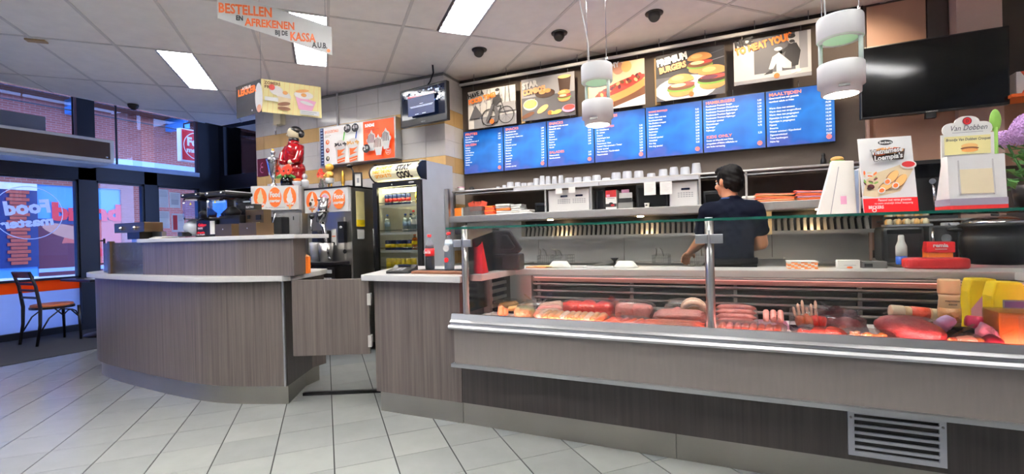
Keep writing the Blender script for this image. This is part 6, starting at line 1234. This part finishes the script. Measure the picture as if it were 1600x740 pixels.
def sausage(m, a, b, rr, mat, bend=0.):
    a, b = Vector(a), Vector(b); c = (a+b)/2+Vector((0, 0, bend)); pts = []; rads = []
    for i in range(9): u_ = i/8; pts.append(a*(1-u_)**2+2*c*u_*(1-u_)+b*u_*u_); rads.append(rr*(max(.02, 1-abs(2*u_-1)**6))**.5)
    m.mat(mat).tube(pts, rads, 10); return m
def black_tray(t, w_, d_, mat='black'):
    m = MB().mat(mat); m.box(-w_/2, w_/2, -d_/2, d_/2, 0, .004)
    for a, b, c, d in ((-w_/2, w_/2, -d_/2, -d_/2+.004), (-w_/2, w_/2, d_/2-.004, d_/2), (-w_/2, -w_/2+.004, -d_/2+.004, d_/2-.004), (w_/2-.004, w_/2, -d_/2+.004, d_/2-.004)): m.box(a, b, c, d, .004, .022)
    return m.obj('tray', t)
# 1 white tray with orange rolls
t = food('meat_tray', 'white tray with one upright tan roll at the glass end of the case', 'food tray', -1.37, 2.68); black_tray(t, .18, .15, 'white'); sausage(MB(), (.03, -.02, .02), (.03, .0, .085), .022, 'croquette').obj('roll', t); sausage(MB(), (.055, -.0, .02), (.05, .01, .07), .02, 'croquette').obj('roll', t)
t = food('roll_pack', 'pair of tan rolls on a dark tray in the back left corner', 'food pack', -1.445, 2.98); black_tray(t, .15, .13)
for q in range(2): sausage(MB(), (-.06, -.03+.06*q, .03), (.06, .01+.05*q, .045), .024, 'roll_tan').obj('roll', t)
film(t, (0, 0, .035), (.075, .07, .045))
t = food('roll_pack', 'dark tray of flat tan rolls second from the back left corner', 'food pack', -1.32, 2.92, ZD, .25); black_tray(t, .19, .12)
for q in range(3): sausage(MB(), (-.085+.02*q, -.05+.045*q, .03), (.06+.02*q, -.02+.045*q, .045), .02, 'roll_tan').obj('roll', t)
crinkle(t, (.09, .03, .03), .07)
t = food('sausage_bag', 'clear bag of fat pale sausages with a greenish end', 'food pack', -1.11, 2.74, ZD, .12)
for q in range(3): sausage(MB(), (-.02, -.06+.05*q, .035+.012*q), (.15, -.05+.055*q, .05+.016*q), .034, 'sausage_pale' if q != 1 else 'sausage_pink').obj('sausage', t)
lump(MB(), (-.085, -.02, .04), (.065, .06, .042), 'veg', 0, .1, None, 14, 9, .7).obj('vegetable_roll', t); film(t, (.02, 0, .05), (.175, .09, .055)); crinkle(t, (-.02, .07, .07), .09, 10)
t = food('croquette_row', 'fanned row of golden croquettes along the front rail', 'food pack', -.85, 2.615)
for q in range(11): sausage(MB(), (-.20+.036*q, -.05, .035), (-.185+.036*q, .055, .060), .024, 'croquette' if q % 4 else 'sausage_pale').obj('croquette', t)
black_tray(t, .44, .11, 'white')
t = food('red_meat_pack', 'bright red spiced meat block in clear film', 'food pack', -.83, 2.86)
for q in range(3): lump(MB(), (-.10+.10*q, 0, .055), (.062, .075, .05), 'meat_red', 0, .08, None, 16, 10, .6).obj('meat_block', t)
film(t, (0, 0, .055), (.175, .09, .06), 'film', .08); crinkle(t, (-.17, 0, .03), .06); crinkle(t, (.17, 0, .03), .06)
t = food('pink_meat_pack', 'pink wrapped meat block right of the bright red block', 'food pack', -.545, 2.82)
for q in range(2): lump(MB(), (-.04+.09*q, 0, .058), (.06, .07, .052), 'sausage_pink', 0, .1, None, 16, 10, .6).obj('meat_block', t)
film(t, (.01, 0, .06), (.12, .085, .06)); crinkle(t, (-.09, 0, .08), .08, 8)
t = food('sate_pack', 'orange-red marinated strips in a shiny bag at the front', 'food pack', -.55, 2.61)
for q in range(6): sausage(MB(), (-.12+.035*q, -.04, .02), (-.06+.04*q, .05, .045), .016, 'meat_orange').obj('strip', t)
film(t, (0, 0, .03), (.14, .07, .034), 'film', .2); crinkle(t, (-.02, -.02, .04), .06, 8)
t = food('sausage_pack', 'pack of thin pink sausages lying in rows, left of the middle post', 'food pack', -.285, 2.735)
for q in range(7): sausage(MB(), (-.14, -.075+.025*q, .035+.004*q), (.14, -.07+.025*q, .04+.004*q), .016, 'sausage_pink').obj('sausage', t)
for q in range(5): sausage(MB(), (-.12, -.05+.025*q, .065+.003*q), (.13, -.05+.025*q, .066+.003*q), .014, 'sausage_pink').obj('sausage', t)
film(t, (0, 0, .045), (.155, .1, .05), 'film', .08)
t = food('long_sausage_pack', 'flat pack of long orange-brown sausages at the front rail by the middle post', 'food pack', -.31, 2.575)
for q in range(4): sausage(MB(), (-.165, -.04+.025*q, .024+.006*q), (.165, -.04+.025*q, .028+.006*q), .017, 'meat_orange').obj('sausage', t)
film(t, (0, 0, .03), (.18, .06, .03), 'film', .06)
t = food('sausage_coil', 'pale coiled sausage and rolled meat heap behind the middle post', 'food pack', -.25, 2.92)
pts = [(.06*math.cos(a)*(1-.06*a/PI)+.03, -.03+.02*math.sin(a*.5), .075+.055*math.sin(a)*(1-.08*a/PI)) for a in [q*.35 for q in range(28)]]
MB().mat('sausage_pale').tube(pts, .017, 10).obj('coil', t)
for q in range(3): sausage(MB(), (-.11, -.04+.04*q, .03), (-.03, -.05+.04*q, .075-.01*q), .028, 'sausage_pink').obj('sausage', t)
lump(MB(), (.05, .03, .06), (.06, .05, .055), 'roll_tan').obj('meat_roll', t); film(t, (-.03, 0, .06), (.10, .08, .06))
t = food('mince_pack', 'pack of ridged pink mince rolls right of the middle post', 'food pack', .0, 2.82)
for q in range(4):
    for j in range(2): sausage(MB(), (-.10, -.07+.045*q, .04+.018*q-.018*j*0), (.10, -.065+.045*q, .04+.018*q), .020, 'mince').obj('mince_roll', t) if j == 0 else None
m = MB().mat('film')
for q in range(9): m.box(-.095+.024*q, -.092+.024*q, -.09, .09, .10, .101)
film(t, (0, 0, .062), (.112, .1, .06), 'film', .05)
t = food('frikandel_pack', 'flat pack of brown frikandel sausages in shrink film', 'food pack', .06, 2.60)
for q in range(8): sausage(MB(), (-.13+.035*q, -.045, .028), (-.12+.035*q, .05, .048), .018, 'frik_brown').obj('sausage', t)
film(t, (0, 0, .038), (.165, .07, .036), 'film', .07); crinkle(t, (.17, 0, .03), .09, 9)
t = food('bratwurst_tray', 'three short pink sausages standing side by side at the back', 'food pack', .18, 2.90)
for q in range(3): sausage(MB(), (-.035+.034*q, -.05, .03), (-.03+.034*q, .03, .085), .016, 'sausage_pink').obj('sausage', t)
black_tray(t, .14, .13, 'pink')
t = food('skewer_tray', 'black tray of red marinated skewers with pale stick ends up', 'food pack', .325, 2.80, ZD, .1); black_tray(t, .14, .14)
for q in range(4): lump(MB(), (-.03+.03*q, -.01, .055), (.022, .055, .034), 'meat_red' if q > 1 else 'meat_orange', 0, .15).obj('meat_piece', t)
for q in range(6): sausage(MB(), (-.045+.018*q, .02, .07), (-.05+.020*q, .05, .12+.018*(q % 3)), .0075, 'sausage_pale').obj('skewer_end', t)
film(t, (0, 0, .06), (.07, .07, .06), 'film', .15)
t = food('purple_bag', 'mauve-tinted crumpled bag behind the red patties', 'food pack', .475, 2.85); lump(MB(), (0, 0, .04), (.075, .07, .035), 'mince', 0, .25).obj('contents', t); film(t, (0, 0, .048), (.09, .085, .05), 'film_purple', .25); crinkle(t, (0, .02, .06), .09, 12, 'film_purple')
t = food('patty_bag', 'bag of flat red patties at the front rail', 'food pack', .365, 2.595)
for q in range(3): MB().mat('patty').lathe([(.0, -.01), (.042, -.009), (.046, 0), (.042, .009), (0, .01)], n=18).obj('patty', t, loc=(-.06+.055*q, 0, .028+.006*q), rot=(.35, .25, 0))
film(t, (0, 0, .03), (.095, .06, .032), 'film', .15)
t = food('chips_bag', 'clear bag of yellow breaded pieces beside the red patties', 'food pack', .53, 2.60)
for q in range(14): lump(MB(), (random.uniform(-.065, .065), random.uniform(-.04, .04), .02+.025*random.random()), (.022, .016, .010), 'chips', 0, .2, Euler((random.random(), random.random(), random.random()*3)).to_matrix(), 10, 6).obj('breaded_piece', t)
film(t, (0, 0, .03), (.09, .06, .036), 'film', .15)
t = food('ham', 'large pink ham shank in stretched film at the right of the case', 'ham', .70, 2.66, ZD, -.45); lump(MB(), (0, 0, .062), (.125, .072, .060), 'ham', 0, .05, Euler((0, .12, 0)).to_matrix(), 24, 14).obj('meat', t); film(t, (0, 0, .062), (.135, .078, .064), 'film', .03, .95); crinkle(t, (.12, 0, .04), .08, 8)
def tube_bottle(label, x, y, z, R, c1, cap, L_=.15, rr=.030):
    t = root('sauce_bottle', label, 'bottle', (x, y, z)); t.rotation_euler = R
    MB().mat(c1).lathe([(.0, 0), (rr, .004), (rr*1.02, L_*.35), (rr*.9, L_*.6), (rr*.97, L_*.68)], n=20).obj('body', t); MB().mat(cap).lathe([(rr*.98, L_*.68), (rr*1.02, L_*.72), (rr, L_*.97), (rr*.92, L_), (0, L_)], n=20).obj('cap', t); return t
t = tube_bottle('peach sauce bottle lying on the pink ham', .80, 2.74, .793, (0, -PI/2+.08, .1), 'mayo', 'mayo_pale', .155, .029); MB().mat('patty').lathe([(.0298, .012), (.0302, .05), (.0295, .08)], n=20).obj('label_band', t)
tube_bottle('pale sauce bottle lying behind the peach bottle', .875, 2.86, .775, (0, -PI/2+.05, -.2), 'mayo_pale', 'mayo_pale', .14, .026)
t = tube_bottle('tall peach sauce bottle standing upright by the ham', .882, 2.80, .735, (0, 0, 0), 'mayo', 'mayo', .215, .040); A = Art(-.040); A.text('mayonaise', -.026, .115, .010, 'g1', .05, .02); A.text('saus', -.015, .10, .009, 'g1', .03, .02); A.obj('lettering', t); MB().mat('croquette').lathe([(.0405, .02), (.0415, .06), (.0405, .085)], n=20).obj('label_band', t)
t = tag(B(.842, .922, 2.76, 2.84, ZD, .7345, 'black').obj('riser_box'), 'dark riser block under the tall peach sauce bottle', 'box')
t = food('pink_paper', 'crumpled lilac wrapper beside the standing peach bottle', 'wrapper', .815, 2.66, .735, .2)
m = lump(MB(), (0, 0, .03), (.05, .03, .028), 'lilac', 0, .35, Euler((0, -.4, 0)).to_matrix()); m.obj('paper', t); lump(MB(), (-.035, -.01, .012), (.03, .02, .012), 'red', 0, .3).obj('red_sauce', t)
t = tag(B(.765, .865, 2.63, 2.70, ZD, .7345, 'black').obj('riser_box'), 'dark riser block under the lilac wrapper', 'box')
t = food('salad_tray', 'black tray with pale salad under a clear lid at the front right', 'food tray', .865, 2.575); MB().mat('black_gloss').lathe([(.05, 0), (.062, .03), (.060, .03), (.048, .006), (0, .006)], n=24, sx=1, sy=.75).obj('tray', t); lump(MB(), (0, 0, .036), (.042, .028, .026), 'cream', 0, .15).obj('salad', t); lump(MB(), (-.045, 0, .035), (.018, .02, .02), 'croquette').obj('garnish', t); lump(MB(), (.04, .01, .04), (.02, .02, .016), 'roll_tan').obj('garnish', t); lump(MB(), (0, 0, .04), (.06, .044, .036), 'film', 0, .04).obj('clear_lid', t)
t = food('pink_bowl', 'hot pink plastic cup lying behind the salad tray', 'cup', .955, 2.76, .735, 0, 0); MB().mat('pink_hot').lathe([(.0, 0), (.024, .002), (.033, .06), (.030, .06), (.022, .006), (0, .006)], n=20).obj('cup', t, loc=(-.03, 0, .035), rot=(0, PI/2+.2, 0))
t = tag(B(.915, 1.0, 2.72, 2.80, ZD, .7345, 'charcoal').obj('riser_box'), 'dark riser block under the hot pink cup', 'box')
t = food('pink_bag', 'pink wrapped parcel between the salad tray and the cheese block', 'food pack', .935, 2.60, ZD); lump(MB(), (.02, .0, .035), (.035, .04, .034), 'maroon', 0, .1).obj('contents', t); m = lump(MB(), (.015, .03, .05), (.05, .035, .045), 'pink', 0, .35); m.obj('wrapper', t); crinkle(t, (.03, 0, .06), .05, 6, 'film')
def jug(label, x, y, z, s, lab):
    t = root('yellow_jug', label, 'jug', (x, y, z), .1, 'yellow sauce jugs in the case')
    MB().mat('yellow').profy([(-.045*s, 0), (.045*s, 0), (.045*s, .165*s), (.032*s, .197*s), (-.034*s, .197*s), (-.045*s, .15*s)], -.03*s, .03*s).obj('body', t, bevel=.010)
    A = Art(-.0305*s)
    if lab == 'white': A.poly([(-.04*s, .01), (.04*s, .01), (.04*s, .12*s), (.0, .15*s), (-.04*s, .09*s)], 'pink'); A.ell(.01*s, .10*s, .012*s, .024*s, 'yellow')
    else: A.rect(-.02*s, .04*s, .03*s, .14*s, 'g3'); A.rect(-.015*s, .035*s, .115*s, .135*s, 'purple'); [A.rect(-.015*s, .03*s, .1*s-.012*q*s, .104*s-.012*q*s, 'g4') for q in range(5)]
    A.obj('label_print', t); return t
jug('yellow jug with a pale label and handle hole, farther of the two', 1.06, 3.0, ZD, 1.35, 'white'); jug('yellow jug with a grey text label, nearer of the two', 1.085, 2.84, ZD, 1.35, 'grey')
t = food('cheese_block', 'big orange-yellow cheese block wrapped in film at the right edge', 'cheese', 1.035, 2.67, ZD, .0); B(-.06, .12, -.07, .07, 0, .16, 'cheese').obj('block', t, bevel=.008); B(-.0, .118, -.0705, -.069, .006, .15, 'cheese_cut').obj('cut_face', t); B(-.064, .124, -.074, .074, -.0+.001, .164, 'film').obj('plastic_film', t, bevel=.01)
t = food('snack_bag', 'white and rust snack bag behind the cheese block', 'bag', 1.19, 2.82, ZD, -.1); lump(MB(), (0, 0, .13), (.05, .025, .13), 'paper', 0, .06, None, 16, 10, .7).obj('bag', t); A = Art(-.03); A.ell(.0, .20, .035, .03, 'croquette'); A.text('jood', -.03, .12, .03, 'blue', .06, .05, rot=-.6); A.obj('print', t)
t = food('blue_tub', 'blue carton behind the standing peach bottle', 'carton', 1.0, 3.05, ZD); B(-.025, .025, -.02, .02, 0, .155, 'blue').obj('carton', t, bevel=.003)

# ---------------------------------------------------------------- the worker
def mb_mesh(m):
    me = bpy.data.meshes.new('m'); me.from_pydata([tuple(p) for p in m.v], [], m.f); return me
def skin_mesh(J, E_):
    """J: joint -> ((x,y,z),(rx,ry)); overlapping tapered swellings along every bone, later fused into one continuous surface"""
    m = MB().mat('skin')
    for a, b in E_:
        (pa, ra), (pb, rb) = J[a], J[b]; pa, pb = Vector(pa), Vector(pb); n_ = max(3, int((pb-pa).length/(.30*min(*ra, *rb)))+1)
        for q in range(n_+1):
            t_ = q/n_; rx, ry = ra[0]+(rb[0]-ra[0])*t_, ra[1]+(rb[1]-ra[1])*t_; m.ell(pa.lerp(pb, t_), (rx, ry, min(rx, ry)), 16, 10)
    return mb_mesh(m)
def fuse(meshes, name, voxel, mat, smooth=4, disp=None):
    """joins closed surfaces into one continuous skin"""
    bm = bmesh.new()
    for m_ in meshes: bm.from_mesh(m_)
    bmesh.ops.remove_doubles(bm, verts=bm.verts, dist=1e-6); bmesh.ops.recalc_face_normals(bm, faces=bm.faces)
    me = bpy.data.meshes.new(name); bm.to_mesh(me); bm.free()
    o = bpy.data.objects.new(name, me); COL.objects.link(o); md = o.modifiers.new('r', 'REMESH'); md.mode = 'VOXEL'; md.voxel_size = voxel; md.use_smooth_shade = True
    sm = o.modifiers.new('sm', 'SMOOTH'); sm.iterations = smooth; sm.factor = .5
    dg = bpy.context.evaluated_depsgraph_get(); out = bpy.data.meshes.new_from_object(o.evaluated_get(dg)); bpy.data.objects.remove(o)
    if disp:
        for v in out.vertices: v.co += v.normal*disp(v.co)
    for p in out.polygons: p.use_smooth = True
    out.materials.clear(); out.materials.append(MATS[mat]); out.name = name
    for p in out.polygons: p.material_index = 0
    return out
pr = root('person', 'worker with short dark hair and navy shirt standing at the fryers, back turned', 'person', (-.015, 3.62, 0))
J = {'pelvis': ((0, 0, .90), (.138, .10)), 'waist': ((0, 0, 1.04), (.122, .09)), 'chest': ((0, -.005, 1.20), (.138, .10)), 'upper': ((0, -.01, 1.31), (.135, .085)), 'neck': ((0, .0, 1.395), (.055, .055)), 'neck2': ((-.008, .012, 1.45), (.052, .054)), 'skull': ((-.01, .02, 1.53), (.06, .06)),
     'shL': ((-.135, -.005, 1.325), (.062, .06)), 'elL': ((-.205, .10, 1.125), (.043, .043)), 'foL': ((-.25, .20, 1.075), (.038, .036)), 'wrL': ((-.30, .315, 1.03), (.026, .022)),
     'shR': ((.135, -.005, 1.325), (.062, .06)), 'elR': ((.185, .06, 1.10), (.043, .043)), 'foR': ((.13, .17, 1.075), (.036, .036)), 'wrR': ((.05, .29, 1.05), (.026, .022)),
     'hipL': ((-.085, 0, .83), (.09, .09)), 'knL': ((-.095, .02, .47), (.058, .058)), 'caL': ((-.095, -.01, .32), (.055, .055)), 'anL': ((-.095, -.015, .09), (.038, .038)), 'toL': ((-.105, .11, .04), (.042, .03)),
     'hipR': ((.085, 0, .83), (.09, .09)), 'knR': ((.095, .02, .47), (.058, .058)), 'caR': ((.095, -.01, .32), (.055, .055)), 'anR': ((.095, -.015, .09), (.038, .038)), 'toR': ((.105, .11, .04), (.042, .03))}
ED = [('pelvis', 'waist'), ('waist', 'chest'), ('chest', 'upper'), ('upper', 'neck'), ('neck', 'neck2'), ('neck2', 'skull'), ('upper', 'shL'), ('shL', 'elL'), ('elL', 'foL'), ('foL', 'wrL'), ('upper', 'shR'), ('shR', 'elR'), ('elR', 'foR'), ('foR', 'wrR'), ('pelvis', 'hipL'), ('hipL', 'knL'), ('knL', 'caL'), ('caL', 'anL'), ('anL', 'toL'), ('pelvis', 'hipR'), ('hipR', 'knR'), ('knR', 'caR'), ('caR', 'anR'), ('anR', 'toR')]
parts = [skin_mesh(J, ED)]
def hand(wr, d, side, curl):
    """palm and five bent fingers; d = pointing direction, side = thumb direction"""
    w_ = Vector(wr); d = Vector(d).normalized(); s = (Vector(side)-d*Vector(side).dot(d)).normalized(); n_ = s.cross(d); n_ = n_ if n_.z < 0 else -n_
    m = MB().mat('skin'); R_ = Matrix((s, d, n_)).transposed()
    m.ell(w_+d*.045, (.040, .052, .016), 16, 10, R_)
    for q, L_ in enumerate((.070, .078, .073, .058)):
        b = w_+d*.083+s*(.030-.020*q); p1 = b+d*L_*.45+n_*L_*.10*curl; p2 = p1+d*L_*.30+n_*L_*.28*curl; p3 = p2+d*L_*.16+n_*L_*.30*curl
        m.tube([w_+d*.05+s*(.022-.016*q), b, p1, p2, p3, p3+(p3-p2)*.15], [.010, .0095, .0088, .0082, .0072, .003], 10)
    a = w_+d*.02+s*.026; m.tube([w_+d*.01+s*.012, a, a+d*.028+s*.022+n_*.006, a+d*.055+s*.026+n_*.016, a+d*.062+s*.026+n_*.018], [.012, .012, .0105, .009, .003], 10)
    return mb_mesh(m)
parts.append(hand((-.30, .315, 1.03), (-.35, .85, -.38), (.8, .3, .0), 1.0)); parts.append(hand((.05, .29, 1.05), (-.5, .8, -.2), (-.3, .2, .8), 1.0))
FD = Vector((-.70, .71, -.10)).normalized(); SD = FD.cross(Vector((0, 0, 1))).normalized(); UD = SD.cross(FD)
RH = Matrix((SD, FD, UD)).transposed(); HC = Vector((-.012, .015, 1.535))
def H(a, b, c): return HC+SD*a+FD*b+UD*c
m = MB().mat('skin')
m.ell(H(0, -.012, .015), (.072, .090, .088), 20, 14, RH); m.ell(H(0, .030, -.035), (.056, .062, .070), 18, 12, RH); m.ell(H(0, .062, -.085), (.026, .024, .020), 12, 8, RH)
m.ell(H(0, .088, -.022), (.012, .020, .024), 12, 8, RH); m.ell(H(0, .104, -.034), (.013, .013, .010), 10, 8, RH); m.ell(H(0, .083, -.066), (.022, .012, .006), 10, 6, RH); m.ell(H(0, .081, -.076), (.019, .012, .006), 10, 6, RH); m.ell(H(0, .078, .018), (.045, .016, .010), 12, 6, RH)
for s in (-1, 1):
    m.ell(H(s*.074, -.005, -.012), (.008, .018, .030), 12, 8, RH @ Euler((.15, 0, s*.3)).to_matrix()); m.ell(H(s*.045, .055, -.03), (.022, .022, .020), 10, 8, RH)
parts.append(mb_mesh(m))
body = link('body', fuse(parts, 'body', .0065, 'skin', 3), pr)
for s in (-1, 1):
    e = MB().mat('white').ell(H(s*.030, .072, .0), (.012, .010, .007), 12, 8, RH); e.mat('hair').ell(H(s*.030, .0805, .0), (.005, .003, .005), 10, 6, RH); e.obj('eye', pr); MB().mat('hair').ell(H(s*.032, .084, .022), (.018, .006, .004), 10, 6, RH).obj('eyebrow', pr)
pm('lips', '#9a5a4a', .5)
MB().mat('lips').ell(H(0, .0885, -.066), (.019, .008, .0045), 12, 6, RH).ell(H(0, .0865, -.075), (.016, .008, .005), 12, 6, RH).obj('mouth', pr)
hm = []
m = MB(); m.ell(H(0, -.022, .035), (.080, .092, .082), 22, 16, RH); m.ell(H(0, -.055, -.005), (.068, .058, .075), 18, 12, RH); m.ell(H(0, .030, .080), (.062, .058, .034), 18, 10, RH); m.ell(H(0, .055, .082), (.05, .03, .022), 14, 8, RH); m.ell(H(0, -.062, -.045), (.052, .036, .045), 14, 8, RH)
for s in (-1, 1): m.ell(H(s*.066, .012, .012), (.014, .022, .042), 12, 8, RH); m.ell(H(s*.064, -.045, -.02), (.014, .032, .045), 12, 8, RH)
hair = link('hair', fuse([mb_mesh(m)], 'hair', .006, 'hair', 2, lambda p: .0018*(math.sin(p.x*170+p.z*60)*math.sin(p.y*150)+.6*math.sin(p.z*210+p.x*90))), pr)
J2 = {k: (J[k][0], (J[k][1][0]+.014, J[k][1][1]+.014)) for k in ('waist', 'chest', 'upper', 'shL', 'shR')}
J2 = {'chest': J2['chest'], 'waist': J2['waist'], 'hip': ((0, 0, .93), (.150, .112)), 'upper': ((0, -.008, 1.315), (.145, .095)), 'col': ((0, 0, 1.385), (.068, .066)), 'shL': J2['shL'], 'slL': ((-.18, .055, 1.20), (.066, .062)), 'shR': J2['shR'], 'slR': ((.168, .03, 1.20), (.066, .062))}
shirt = skin_mesh(J2, [('chest', 'waist'), ('waist', 'hip'), ('chest', 'upper'), ('upper', 'col'), ('upper', 'shL'), ('shL', 'slL'), ('upper', 'shR'), ('shR', 'slR')])
wr_ = lambda p: .0025*math.sin(p.z*47+p.x*35+2*math.sin(p.x*20))*math.sin(p.x*40+p.z*22+p.y*30)+.0012*math.sin(p.z*110-p.x*50+3*math.sin(p.y*25))
link('shirt', fuse([shirt], 'shirt', .008, 'cloth_navy', 3, wr_), pr)
J3 = {'pelvis': ((0, 0, .95), (.156, .120)), 'p2': ((0, 0, .86), (.156, .12))}
for s, n_ in ((-1, 'L'), (1, 'R')):
    for k in ('hip', 'kn', 'ca', 'an'): v = J[k+n_]; J3[k+n_] = (v[0], (v[1][0]+.018, v[1][1]+.018))
trou = skin_mesh(J3, [('pelvis', 'p2'), ('p2', 'hipL'), ('hipL', 'knL'), ('knL', 'caL'), ('caL', 'anL'), ('p2', 'hipR'), ('hipR', 'knR'), ('knR', 'caR'), ('caR', 'anR')])
link('trousers', fuse([trou], 'trousers', .009, 'cloth_black', 3, wr_), pr)
MB().mat('collar_blue').lathe([(.068, 1.375), (.067, 1.39), (.062, 1.418), (.058, 1.421), (.06, 1.39)], (-.003, .006, 0), n=26, sx=1, sy=1.02).obj('collar', pr)
for s in (-1, 1): MB().mat('black').ell((s*.10, .05, .045), (.052, .14, .045), 16, 10).obj('shoe', pr)
MB().mat('cloth_black').lathe([(.158, .965), (.1595, .985), (.158, 1.005)], n=28, sy=.77).obj('apron_tie', pr)
